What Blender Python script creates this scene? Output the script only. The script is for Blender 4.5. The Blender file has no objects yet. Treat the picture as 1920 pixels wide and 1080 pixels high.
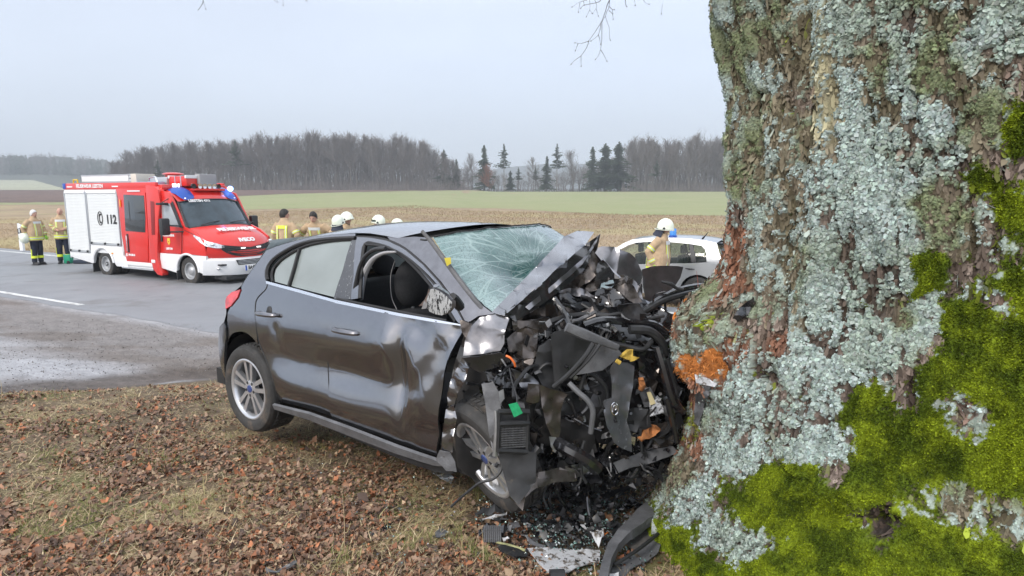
import bpy, bmesh, math, random
import numpy as np
from mathutils import Vector, Matrix
random.seed(7); rng = np.random.default_rng(11)
SC = bpy.context.scene; COL = SC.collection
PI = math.pi
# ------------------------------------------------------------------ camera
CH, FL = 1.78, 1200.0
PITCH = math.atan(175.0 / FL); CP, SP = math.cos(PITCH), math.sin(PITCH)
cam = bpy.data.cameras.new("camera"); cam.sensor_width = 36.0; cam.lens = 36.0 * FL / 1920.0
cam.clip_start = 0.05; cam.clip_end = 12000
cam.dof.use_dof = True; cam.dof.focus_distance = 3.9; cam.dof.aperture_fstop = 11.0
co = bpy.data.objects.new("camera", cam); COL.objects.link(co)
co.location = (0, 0, CH); co.rotation_euler = (PI / 2 - PITCH, 0, 0); SC.camera = co
# ------------------------------------------------------------------ world, sun, exposure
SUN_EL, SUN_AZ = 38.0, 215.0         # azimuth clockwise from +Y (the view direction)
w = bpy.data.worlds.new("World"); SC.world = w; w.use_nodes = True
nt = w.node_tree; nt.nodes.clear()
N = nt.nodes.new; L = nt.links.new
out = N("ShaderNodeOutputWorld"); bg = N("ShaderNodeBackground"); bg2 = N("ShaderNodeBackground"); add = N("ShaderNodeAddShader")
sky = N("ShaderNodeTexSky"); sky.sky_type = 'NISHITA'; sky.sun_disc = False
sky.sun_elevation = math.radians(SUN_EL); sky.sun_rotation = math.radians(SUN_AZ); sky.dust_density = 4.0; sky.altitude = 450
bg.inputs[1].default_value = 0.05
L(sky.outputs[0], bg.inputs[0])
# the cloud layer: even stratus, a little brighter overhead, with soft faint banks
tc = N("ShaderNodeTexCoord"); sep = N("ShaderNodeSeparateXYZ"); L(tc.outputs['Generated'], sep.inputs[0])
rmp = N("ShaderNodeValToRGB"); L(sep.outputs[2], rmp.inputs[0])
e = rmp.color_ramp.elements
e[0].position = 0.0; e[0].color = (0.500, 0.560, 0.665, 1)
e[1].position = 1.0; e[1].color = (1.10, 1.14, 1.20, 1)
q = e.new(0.09); q.color = (0.535, 0.580, 0.675, 1)
q = e.new(0.25); q.color = (0.520, 0.555, 0.640, 1)
q = e.new(0.45); q.color = (0.780, 0.81, 0.87, 1)
mp = N("ShaderNodeMapping"); mp.inputs['Scale'].default_value = (1.6, 1.6, 5.0); L(tc.outputs['Generated'], mp.inputs[0])
nz = N("ShaderNodeTexNoise"); nz.inputs['Scale'].default_value = 1.3; nz.inputs['Detail'].default_value = 4; L(mp.outputs[0], nz.inputs[0])
mr = N("ShaderNodeMapRange"); mr.inputs[1].default_value = 0.3; mr.inputs[2].default_value = 0.7
mr.inputs[3].default_value = 0.92; mr.inputs[4].default_value = 1.08; L(nz.outputs[0], mr.inputs[0])
vm = N("ShaderNodeVectorMath"); vm.operation = 'SCALE'; L(rmp.outputs[0], vm.inputs[0]); L(mr.outputs[0], vm.inputs['Scale'])
L(vm.outputs[0], bg2.inputs[0]); bg2.inputs[1].default_value = 1.09
L(bg.outputs[0], add.inputs[0]); L(bg2.outputs[0], add.inputs[1]); L(add.outputs[0], out.inputs[0])
sl = bpy.data.lights.new("sun", 'SUN'); sl.energy = 1.5; sl.angle = math.radians(14); sl.color = (1.0, 0.95, 0.88)
so = bpy.data.objects.new("sun", sl); COL.objects.link(so)
a_, e_ = math.radians(SUN_AZ), math.radians(SUN_EL)
sdir = Vector((math.sin(a_) * math.cos(e_), math.cos(a_) * math.cos(e_), math.sin(e_)))
so.rotation_euler = sdir.to_track_quat('Z', 'Y').to_euler(); so.location = sdir * 50
SC.view_settings.view_transform = 'Standard'; SC.view_settings.look = 'None'
SC.view_settings.exposure = 0.40; SC.view_settings.gamma = 1.0; SC.view_settings.use_curve_mapping = False
SC.cycles.max_bounces = 7; SC.cycles.transparent_max_bounces = 12; SC.cycles.volume_bounces = 0
SC.cycles.diffuse_bounces = 3; SC.cycles.glossy_bounces = 3; SC.cycles.transmission_bounces = 4
SC.cycles.volume_max_steps = 8

# ------------------------------------------------------------------ tracing helpers (pixel of the photo -> point in space)
def ray(u, v):
    a = (u - 960) / FL; b = (540 - v) / FL
    return np.array([a, CP + b * SP, -SP + b * CP])
def at(u, v, Y):
    r = ray(u, v); q = r * (Y / r[1]); q[2] += CH; return q
def gnd(u, v, z):
    r = ray(u, v); q = r * ((z - CH) / r[2]); q[2] += CH; return q
def proj(P):
    P = np.asarray(P, float); X = P[..., 0]; Y = P[..., 1]; Z = P[..., 2] - CH
    d = Y * CP - Z * SP
    return 960 + FL * X / d, 540 - FL * (Y * SP + Z * CP) / d
class Frame:
    """x forward, y to the left, z up"""
    def __init__(s, O, psi, roll=0.0, pitch=0.0):
        a = math.radians(psi); s.O = np.array(O, float)
        F = np.array([math.sin(a), -math.cos(a), 0.0]); Lf = np.array([math.cos(a), math.sin(a), 0.0]); U = np.array([0, 0, 1.0])
        p = math.radians(pitch); F, U = F * math.cos(p) + U * math.sin(p), U * math.cos(p) - F * math.sin(p)
        r = math.radians(roll); Lf, U = Lf * math.cos(r) + U * math.sin(r), U * math.cos(r) - Lf * math.sin(r)
        s.A = np.array([F, Lf, U])
    def w(s, x, y, z): return s.O + s.A[0] * x + s.A[1] * y + s.A[2] * z
    def loc(s, P): return s.A @ (np.asarray(P) - s.O)
    def on(s, u, v, axis, val):
        r = ray(u, v); C = np.array([0, 0, CH]); n = s.A[axis]
        t = (np.dot(s.O + n * val - C, n)) / np.dot(r, n)
        return s.loc(C + r * t)
    def mat(s):
        m = Matrix.Identity(4)
        for i in range(3):
            for j in range(3): m[j][i] = s.A[i][j]
            m[i][3] = s.O[i]
        return m
    def pxY(s, u, v, Y): return s.loc(at(u, v, Y))

# ------------------------------------------------------------------ noise in numpy
def _h(ix, iy, iz, seed):
    n = (ix * 73856093) ^ (iy * 19349663) ^ (iz * 83492791) ^ (seed * 2654435761)
    n = (n ^ (n >> 13)) * 1274126177 & 0x7fffffff
    n = (n ^ (n >> 15)) * 668265263 & 0x7fffffff
    return (n ^ (n >> 11)) % 65536 / 65535.0
def vnoise(P, seed=0):
    P = np.asarray(P, float); i = np.floor(P).astype(np.int64); f = P - i; f = f * f * (3 - 2 * f)
    r = 0
    for dx in (0, 1):
        wx = f[..., 0] if dx else 1 - f[..., 0]
        for dy in (0, 1):
            wy = f[..., 1] if dy else 1 - f[..., 1]
            for dz in (0, 1):
                wz = f[..., 2] if dz else 1 - f[..., 2]
                r = r + wx * wy * wz * _h(i[..., 0] + dx, i[..., 1] + dy, i[..., 2] + dz, seed)
    return r
def fbm(P, oct=4, seed=0, g=0.5):
    P = np.asarray(P, float); a = 1; s = 0; t = 0
    for o in range(oct):
        s = s + a * vnoise(P * (2.03 ** o) + 17.3 * o, seed + o); t += a; a *= g
    return s / t
def cubic(xs, ys, x):
    xs = np.asarray(xs, float); ys = np.asarray(ys, float); x = np.clip(np.asarray(x, float), xs[0], xs[-1])
    m = np.gradient(ys, xs); i = np.clip(np.searchsorted(xs, x, side='right') - 1, 0, len(xs) - 2)
    h = xs[i + 1] - xs[i]; t = (x - xs[i]) / h
    return ((2 * t**3 - 3 * t**2 + 1) * ys[i] + (t**3 - 2 * t**2 + t) * h * m[i] + (-2 * t**3 + 3 * t**2) * ys[i + 1] + (t**3 - t**2) * h * m[i + 1])
def sstep(a, b, x):
    t = np.clip((x - a) / (b - a), 0, 1); return t * t * (3 - 2 * t)

# ------------------------------------------------------------------ materials
MATS = {}
def mat(name, col, rough=0.6, metal=0.0, var=0.0, scale=8.0, bump=0.0, bscale=60.0, spec=0.5, coat=0.0, col2=None, emit=None, estr=0.0, attr=None, dirt_or_reflection=None, dscale=3.0, dlo=0.5, dhi=0.65, alpha=1.0, trans=0.0, ior=1.5, rvar=0.0, stretch=None, bdist=0.01, sheen=0):
    if name in MATS: return MATS[name]
    m = bpy.data.materials.new(name); m.use_nodes = True; nt = m.node_tree; n = nt.nodes; l = nt.links
    b = n["Principled BSDF"]
    b.inputs['Roughness'].default_value = rough; b.inputs['Metallic'].default_value = metal
    b.inputs['Specular IOR Level'].default_value = spec; b.inputs['Coat Weight'].default_value = coat
    b.inputs['Coat Roughness'].default_value = 0.06; b.inputs['IOR'].default_value = ior
    b.inputs['Alpha'].default_value = alpha; b.inputs['Transmission Weight'].default_value = trans
    c = (*col, 1) if len(col) == 3 else col
    b.inputs['Base Color'].default_value = c
    src = None
    tc = n.new("ShaderNodeTexCoord"); vec = tc.outputs['Object']
    if stretch:
        mpn = n.new("ShaderNodeMapping"); mpn.inputs['Scale'].default_value = stretch; l.new(vec, mpn.inputs[0]); vec = mpn.outputs[0]
    if attr:
        at_ = n.new("ShaderNodeAttribute"); at_.attribute_name = attr; src = at_.outputs['Color']
    def mix(a, bcol, fac, mode='MIX'):
        mx = n.new("ShaderNodeMix"); mx.data_type = 'RGBA'; mx.blend_type = mode
        if isinstance(fac, float): mx.inputs[0].default_value = fac
        else: l.new(fac, mx.inputs[0])
        for inp, x in ((mx.inputs[6], a), (mx.inputs[7], bcol)):
            if isinstance(x, tuple): inp.default_value = x
            else: l.new(x, inp)
        return mx.outputs[2]
    if var > 0 or col2:
        nz = n.new("ShaderNodeTexNoise"); nz.inputs['Scale'].default_value = scale; nz.inputs['Detail'].default_value = 6
        nz.inputs['Roughness'].default_value = 0.62; l.new(vec, nz.inputs[0])
        mr = n.new("ShaderNodeMapRange"); mr.inputs[1].default_value = 0.32; mr.inputs[2].default_value = 0.68; l.new(nz.outputs[0], mr.inputs[0])
        if col2: src = mix(src or c, (*col2, 1), mr.outputs[0])
        else:
            mr.inputs[3].default_value = 1 - var; mr.inputs[4].default_value = 1 + var
            v = n.new("ShaderNodeVectorMath"); v.operation = 'SCALE'
            if src: l.new(src, v.inputs[0])
            else: v.inputs[0].default_value = c[:3]
            l.new(mr.outputs[0], v.inputs['Scale']); src = v.outputs[0]
    if dirt_or_reflection:
        nz2 = n.new("ShaderNodeTexNoise"); nz2.inputs['Scale'].default_value = dscale; nz2.inputs['Detail'].default_value = 9
        nz2.inputs['Roughness'].default_value = 0.7; l.new(vec, nz2.inputs[0])
        mr2 = n.new("ShaderNodeMapRange"); mr2.inputs[1].default_value = dlo; mr2.inputs[2].default_value = dhi; l.new(nz2.outputs[0], mr2.inputs[0])
        src = mix(src or c, (*dirt_or_reflection, 1), mr2.outputs[0])
        rr = n.new("ShaderNodeMapRange"); rr.inputs[3].default_value = rough; rr.inputs[4].default_value = 0.85; l.new(mr2.outputs[0], rr.inputs[0])
        l.new(rr.outputs[0], b.inputs['Roughness'])
    if src: l.new(src, b.inputs['Base Color'])
    if rvar > 0:
        nz3 = n.new("ShaderNodeTexNoise"); nz3.inputs['Scale'].default_value = scale * 0.7; nz3.inputs['Detail'].default_value = 5; l.new(vec, nz3.inputs[0])
        mr3 = n.new("ShaderNodeMapRange"); mr3.inputs[1].default_value = 0.3; mr3.inputs[2].default_value = 0.7
        mr3.inputs[3].default_value = max(rough - rvar, 0.02); mr3.inputs[4].default_value = min(rough + rvar, 1); l.new(nz3.outputs[0], mr3.inputs[0])
        l.new(mr3.outputs[0], b.inputs['Roughness'])
    if bump > 0:
        nb = n.new("ShaderNodeTexNoise"); nb.inputs['Scale'].default_value = bscale; nb.inputs['Detail'].default_value = 5; l.new(vec, nb.inputs[0])
        bp = n.new("ShaderNodeBump"); bp.inputs['Strength'].default_value = bump; bp.inputs['Distance'].default_value = bdist
        l.new(nb.outputs[0], bp.inputs['Height']); l.new(bp.outputs[0], b.inputs['Normal'])
    if emit:
        b.inputs['Emission Color'].default_value = (*emit, 1); b.inputs['Emission Strength'].default_value = estr
    MATS[name] = m; return m

# ------------------------------------------------------------------ mesh building
def new_obj(name, me, m=None, parent=None, smooth=False):
    if m is not None: me.materials.append(m)
    if smooth and len(me.polygons): me.polygons.foreach_set("use_smooth", [True] * len(me.polygons))
    o = bpy.data.objects.new(name, me); COL.objects.link(o)
    if parent is not None: o.parent = parent
    return o
def raw(name, V, F, m=None, parent=None, smooth=False, cols=None):
    me = bpy.data.meshes.new(name)
    V = np.asarray(V, float)
    if isinstance(F, np.ndarray):
        k = F.shape[1]; me.vertices.add(len(V)); me.vertices.foreach_set("co", V.astype(np.float32).ravel())
        me.loops.add(F.size); me.loops.foreach_set("vertex_index", F.astype(np.int32).ravel())
        me.polygons.add(len(F)); me.polygons.foreach_set("loop_start", np.arange(0, F.size, k, dtype=np.int32))
        me.update(calc_edges=True); me.validate()
    else:
        me.from_pydata([tuple(v) for v in V], [], F); me.update()
    if cols is not None:
        ca = me.color_attributes.new("Col", 'FLOAT_COLOR', 'POINT')
        c4 = np.ones((len(V), 4), np.float32); c4[:, :3] = cols; ca.data.foreach_set("color", c4.ravel())
    return new_obj(name, me, m, parent, smooth)
def tag(o, label=None, cat=None, group=None, kind=None):
    if label: o["label"] = label
    if cat: o["category"] = cat
    if group: o["group"] = group
    if kind: o["kind"] = kind
    return o
def empty(name, M=None, loc=None):
    o = bpy.data.objects.new(name, None); COL.objects.link(o); o.empty_display_size = 0.2
    if M is not None: o.matrix_world = M
    if loc is not None: o.location = loc
    return o
class MB:
    def __init__(s): s.V = []; s.F = []
    def add(s, V, F):
        o = len(s.V); s.V += [tuple(v) for v in V]; s.F += [tuple(i + o for i in f) for f in F]; return s
    def box(s, a, b, ch=0.0):
        x0, y0, z0 = a; x1, y1, z1 = b
        if ch <= 0:
            return s.add([(x0,y0,z0),(x1,y0,z0),(x1,y1,z0),(x0,y1,z0),(x0,y0,z1),(x1,y0,z1),(x1,y1,z1),(x0,y1,z1)],
                  [(3,2,1,0),(4,5,6,7),(0,1,5,4),(1,2,6,5),(2,3,7,6),(3,0,4,7)])
        bm = bmesh.new(); bmesh.ops.create_cube(bm, size=1)
        for v in bm.verts: v.co = Vector(((x0+x1)/2 + v.co.x*(x1-x0), (y0+y1)/2 + v.co.y*(y1-y0), (z0+z1)/2 + v.co.z*(z1-z0)))
        bmesh.ops.bevel(bm, geom=list(bm.edges), offset=ch, segments=2, affect='EDGES', profile=0.6)
        s.add([v.co[:] for v in bm.verts], [[v.index for v in f.verts] for f in bm.faces]) if not bm.verts.index_update() else None
        bm.free(); return s
    def tube(s, pts, r, n=8, smooth=0, cap=True, flat=None):
        P = [np.asarray(p, float) for p in pts]
        rs = list(r) if hasattr(r, '__len__') else [r] * len(P)
        if smooth and len(P) > 2:
            t = np.arange(len(P)); tt = np.linspace(0, len(P) - 1, (len(P) - 1) * smooth + 1)
            A = np.array(P); A = np.stack([cubic(t, A[:, k], tt) for k in range(3)], 1); rs = list(np.interp(tt, t, rs)); P = list(A)
        up = None; V = []; F = []
        for i, p in enumerate(P):
            d = P[min(i + 1, len(P) - 1)] - P[max(i - 1, 0)]; d = d / (np.linalg.norm(d) + 1e-9)
            if up is None:
                up = np.array([0, 0, 1.0]) if abs(d[2]) < 0.9 else np.array([1.0, 0, 0])
            sx = np.cross(d, up); sx /= np.linalg.norm(sx) + 1e-9; up = np.cross(sx, d)
            for k in range(n):
                a = 2 * PI * k / n
                V.append(p + (sx * math.cos(a) * (1 if flat is None else flat) + up * math.sin(a)) * rs[i])
        for i in range(len(P) - 1):
            for k in range(n):
                k2 = (k + 1) % n; F.append((i*n + k, i*n + k2, (i+1)*n + k2, (i+1)*n + k))
        if cap: F.append(tuple(range(n - 1, -1, -1))); F.append(tuple((len(P)-1)*n + k for k in range(n)))
        return s.add(V, F)
    def lathe(s, prof, c=(0,0,0), axis=(0,0,1), n=32, ref=None):
        """prof: list of (distance along axis, radius)"""
        ax = Vector(axis).normalized(); u = ax.orthogonal().normalized() if ref is None else (Vector(ref) - ax * Vector(ref).dot(ax)).normalized(); v = ax.cross(u); c = Vector(c)
        V = []; F = []
        for (h, r) in prof:
            for k in range(n):
                a = 2 * PI * k / n; V.append((c + ax*h + (u*math.cos(a) + v*math.sin(a))*r)[:])
        for i in range(len(prof) - 1):
            for k in range(n):
                k2 = (k+1) % n; F.append((i*n+k, i*n+k2, (i+1)*n+k2, (i+1)*n+k))
        return s.add(V, F)
    def ball(s, c, r, n=12, m=8):
        rx, ry, rz = r if hasattr(r, '__len__') else (r, r, r)
        V = [(c[0] + rx*math.sin(PI*i/m)*math.cos(2*PI*k/n), c[1] + ry*math.sin(PI*i/m)*math.sin(2*PI*k/n), c[2] + rz*math.cos(PI*i/m)) for i in range(m+1) for k in range(n)]
        F = [(i*n+k, (i+1)*n+k, (i+1)*n+(k+1)%n, i*n+(k+1)%n) for i in range(m) for k in range(n)]
        return s.add(V, F)
    def prism(s, poly, y0, y1, axis=1):
        """poly in the two remaining axes, extruded along axis"""
        def p(a, b, c): return (c, a, b) if axis == 0 else ((a, c, b) if axis == 1 else (a, b, c))
        n = len(poly); V = [p(a, b, y0) for a, b in poly] + [p(a, b, y1) for a, b in poly]
        F = [tuple(range(n)), tuple(range(2*n-1, n-1, -1))] + [(i, (i+1) % n + 0, (i+1) % n + n, i + n) for i in range(n)]
        return s.add(V, F)
    def grid(s, G):
        """G: array [i][j] of points"""
        G = np.asarray(G); a, b = G.shape[:2]
        return s.add(G.reshape(-1, 3), [(i*b+j, i*b+j+1, (i+1)*b+j+1, (i+1)*b+j) for i in range(a-1) for j in range(b-1)])
    def build(s, name, m=None, parent=None, smooth=False, fix=True, auto=None, bevel=0):
        me = bpy.data.meshes.new(name); me.from_pydata(s.V, [], s.F); me.update()
        bm = bmesh.new(); bm.from_mesh(me)
        if fix:
            bmesh.ops.remove_doubles(bm, verts=bm.verts, dist=1e-5)
            bmesh.ops.recalc_face_normals(bm, faces=bm.faces)
        if bevel: bmesh.ops.bevel(bm, geom=[e for e in bm.edges if len(e.link_faces) == 2 and e.calc_face_angle(0) > 0.6], offset=bevel, segments=2, affect='EDGES', profile=0.6)
        if smooth or auto:
            lim = math.radians(auto or 40)
            for f in bm.faces: f.smooth = True
            for e in bm.edges: e.smooth = len(e.link_faces) == 2 and e.calc_face_angle(0) < lim
        bm.to_mesh(me); bm.free()
        o = new_obj(name, me, m, parent); return o

def clip_poly(poly, sx, sy):
    """cut a flat polygon into grid cells -> bmesh in the (x, y) plane"""
    bm = bmesh.new(); vs = [bm.verts.new((p[0], p[1], 0)) for p in poly]; f = bm.faces.new(vs)
    bmesh.ops.triangulate(bm, faces=[f])
    xs = [p[0] for p in poly]; ys = [p[1] for p in poly]
    for ax, lo, hi, st in ((0, min(xs), max(xs), sx), (1, min(ys), max(ys), sy)):
        k = math.floor(lo / st) + 1
        while k * st < hi:
            c = [0, 0, 0]; nn = [0, 0, 0]; c[ax] = k * st; nn[ax] = 1
            bmesh.ops.bisect_plane(bm, geom=bm.verts[:] + bm.edges[:] + bm.faces[:], plane_co=c, plane_no=nn, dist=1e-7)
            k += 1
    return bm
def finish_bm(bm, name, m, parent, thick=0.0, smooth=True, ang=35, flip=False):
    bmesh.ops.recalc_face_normals(bm, faces=bm.faces)
    if thick:
        bm.normal_update(); vs = list(bm.verts); nr = {v: v.normal.copy() for v in vs}
        old = list(bm.faces); dup = bmesh.ops.duplicate(bm, geom=bm.faces[:]); vm_ = dup['vert_map']; mp_ = {v: vm_[v] for v in vs}
        for v in vs: mp_[v].co = v.co - nr[v] * thick
        for e in [e for e in bm.edges if e.verts[0] in nr and e.verts[1] in nr and len(e.link_faces) == 1]:
            a, b = e.verts
            try: bm.faces.new((a, b, mp_[b], mp_[a]))
            except ValueError: pass
        bmesh.ops.recalc_face_normals(bm, faces=bm.faces)
    if smooth:
        lim = math.radians(ang)
        for f in bm.faces: f.smooth = True
        for e in bm.edges: e.smooth = len(e.link_faces) == 2 and e.calc_face_angle(0) < lim
    me = bpy.data.meshes.new(name); bm.to_mesh(me); bm.free()
    return new_obj(name, me, m, parent)
def panel(name, poly, fn, m, parent=None, step=0.05, thick=0.004, smooth=True, ang=35):
    """polygon in (x,z), each grid vertex placed by fn(x,z) -> 3D"""
    bm = clip_poly(poly, step, step)
    for v in bm.verts: v.co = Vector(fn(v.co.x, v.co.y))
    return finish_bm(bm, name, m, parent, thick, smooth, ang)
def sheet(name, pts, m, fr=None, parent=None, step=14, amp=0.012, fs=14.0, thick=0.003, seed=None, ang=25, facet=True, smooth=True):
    """crumpled sheet: pts are (u, v, Y); vertices between get Y by inverse distance; ridged creases"""
    seed = seed if seed is not None else random.randint(0, 999)
    P = np.array(pts, float); bm = clip_poly([(p[0], p[1]) for p in pts], step, step)
    co = np.array([v.co[:2] for v in bm.verts]); d = np.linalg.norm(co[:, None] - P[None, :, :2], axis=2) + 0.5
    wgt = 1 / d**2; Y = (wgt * P[None, :, 2]).sum(1) / wgt.sum(1)
    W = np.array([at(a, b, y) for (a, b), y in zip(co, Y)])
    n1 = 1 - np.abs(2 * fbm(W * fs, 2, seed) - 1) * 2; n2 = fbm(W * fs * 0.5 + 9, 2, seed + 5) - 0.5
    n3 = 1 - np.abs(2 * vnoise(W * fs * 2.3, seed + 9) - 1)
    disp = amp * (n1 * 0.7 + n2 * 3.2 + n3 * 0.25)
    for v, q, dd in zip(bm.verts, W, disp):
        q = q.copy(); q[1] += dd; q[2] += dd * 0.35
        v.co = Vector(fr.loc(q) if fr is not None else q)
    return finish_bm(bm, name, m, parent, thick, smooth, ang)
def text(name, body, size, m, parent, M, extrude=0.002, bold=0.0, sx=1.0, shear=0.0, align='CENTER'):
    cu = bpy.data.curves.new(name, 'FONT'); cu.body = body; cu.size = size; cu.extrude = extrude; cu.offset = bold; cu.shear = shear
    cu.align_x = align; cu.align_y = 'CENTER'; cu.resolution_u = 3
    o = bpy.data.objects.new(name + "_c", cu); COL.objects.link(o)
    dg = bpy.context.evaluated_depsgraph_get(); me = bpy.data.meshes.new_from_object(o.evaluated_get(dg)); me.name = name
    bpy.data.objects.remove(o); bpy.data.curves.remove(cu)
    for v in me.vertices: v.co.x *= sx
    me.materials.clear()
    t = new_obj(name, me, m, parent); t.matrix_local = M; return t
def basis(o, x, y, z=None):
    x = Vector(x).normalized(); y = Vector(y); z = x.cross(y).normalized(); y = z.cross(x)
    m = Matrix.Identity(4)
    for i, a in enumerate((x, y, z)):
        for j in range(3): m[j][i] = a[j]
    for j in range(3): m[j][3] = o[j]
    return m
def copy_tree(o, parent=None):
    c = o.copy(); COL.objects.link(c); c.parent = parent
    for ch in list(o.children): copy_tree(ch, c)
    return c

# ------------------------------------------------------------------ shared materials
M_BLACK = mat("black plastic", (0.022, 0.023, 0.025), 0.5, var=0.3, scale=20, dirt_or_reflection=(0.10, 0.085, 0.07), dscale=14, dlo=0.62, dhi=0.75)
M_RUBBER = mat("tyre rubber", (0.035, 0.034, 0.033), 0.8, var=0.25, scale=25, dirt_or_reflection=(0.13, 0.10, 0.075), dscale=7, dlo=0.52, dhi=0.72, bump=0.4, bscale=120, bdist=0.002)
M_ALU = mat("alloy rim", (0.62, 0.63, 0.65), 0.3, metal=0.75, var=0.08, scale=12, dirt_or_reflection=(0.2, 0.17, 0.14), dscale=9, dlo=0.6, dhi=0.8)
M_DARKMET = mat("dark metal", (0.05, 0.05, 0.053), 0.42, metal=0.6, var=0.4, scale=18, rvar=0.15)
M_STEEL = mat("grey steel", (0.35, 0.36, 0.37), 0.4, metal=0.8, var=0.2, scale=12)
M_CHROME = mat("chrome", (0.75, 0.76, 0.78), 0.12, metal=1.0)
M_WHITE = mat("white paint", (0.74, 0.75, 0.76), 0.32, coat=0.3, var=0.03, scale=3, dirt_or_reflection=(0.5, 0.47, 0.42), dscale=3, dlo=0.6, dhi=0.8)
M_RED = mat("fire red paint", (0.62, 0.022, 0.016), 0.28, coat=0.5, var=0.06, scale=2, dirt_or_reflection=(0.36, 0.05, 0.04), dscale=3, dlo=0.6, dhi=0.8)
# ================================================================== GROUND
RD = np.array([0.8655, -0.501]); RN = np.array([0.501, 0.8655])   # along the road / across it (away from the camera)
S0 = float(RN @ np.array([-8.8, 12.85]))                        # near painted line
ROAD_W = 5.4
def road_s(X, Y): return X * RN[0] + Y * RN[1] - S0
# field surface beyond: rises slowly
def hgt(X, Y):
    X = np.asarray(X, float); Y = np.asarray(Y, float); s = road_s(X, Y)
    z = 0.055 - 0.50 * sstep(-4.9, -0.5, s)
    # driveway mouth on the left is cut down to the road
    apr = sstep(0.5, -1.3, X + 3.0 - (Y - 8) * 0.12) * sstep(5.6, 7.6, Y + (X + 3.4) * -0.30)
    z = z * (1 - apr) + apr * np.minimum(z, -0.30 - 0.143 * sstep(-4, -1, s))
    z = z + 0.015 * (fbm(np.stack([X * 0.9, Y * 0.9, X * 0], -1), 3, 3) - 0.5) * 2 * (s < -0.8)
    s2 = s - ROAD_W
    bank = 0.42 * sstep(0.5, 3.5, s2) * sstep(-6, -14, X)
    z = np.where(s2 > 0.3, -0.47 + bank - 0.10 * sstep(0.3, 1.5, s2) * (1 - sstep(-6, -14, X)) + 0.06 * (fbm(np.stack([X * 0.4, Y * 0.4, X * 0], -1), 4, 8) - 0.5), z)
    z = z + 3.35 * sstep(60, 225, Y) * (s2 > 0) + 0.020 * np.maximum(Y - 225, 0) * (Y < 400) * 0
    return z
def zone_masks(X, Y):
    s = road_s(X, Y)
    n = fbm(np.stack([X * 1.3, Y * 1.3, X * 0], -1), 4, 21) - 0.5
    e = X + 3.35 - (Y - 7.0) * 0.75 + n * 0.5                 # <0 : left of the verge edge
    apron = sstep(0.15, -0.15, e) * sstep(6.55, 6.85, Y - (X + 4.0) * 0.62 + n * 0.7)
    edge = sstep(-1.15, -0.75, s + n * 0.5)                    # bare strip beside the road
    return np.clip(np.maximum(apron, edge), 0, 1)
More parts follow.
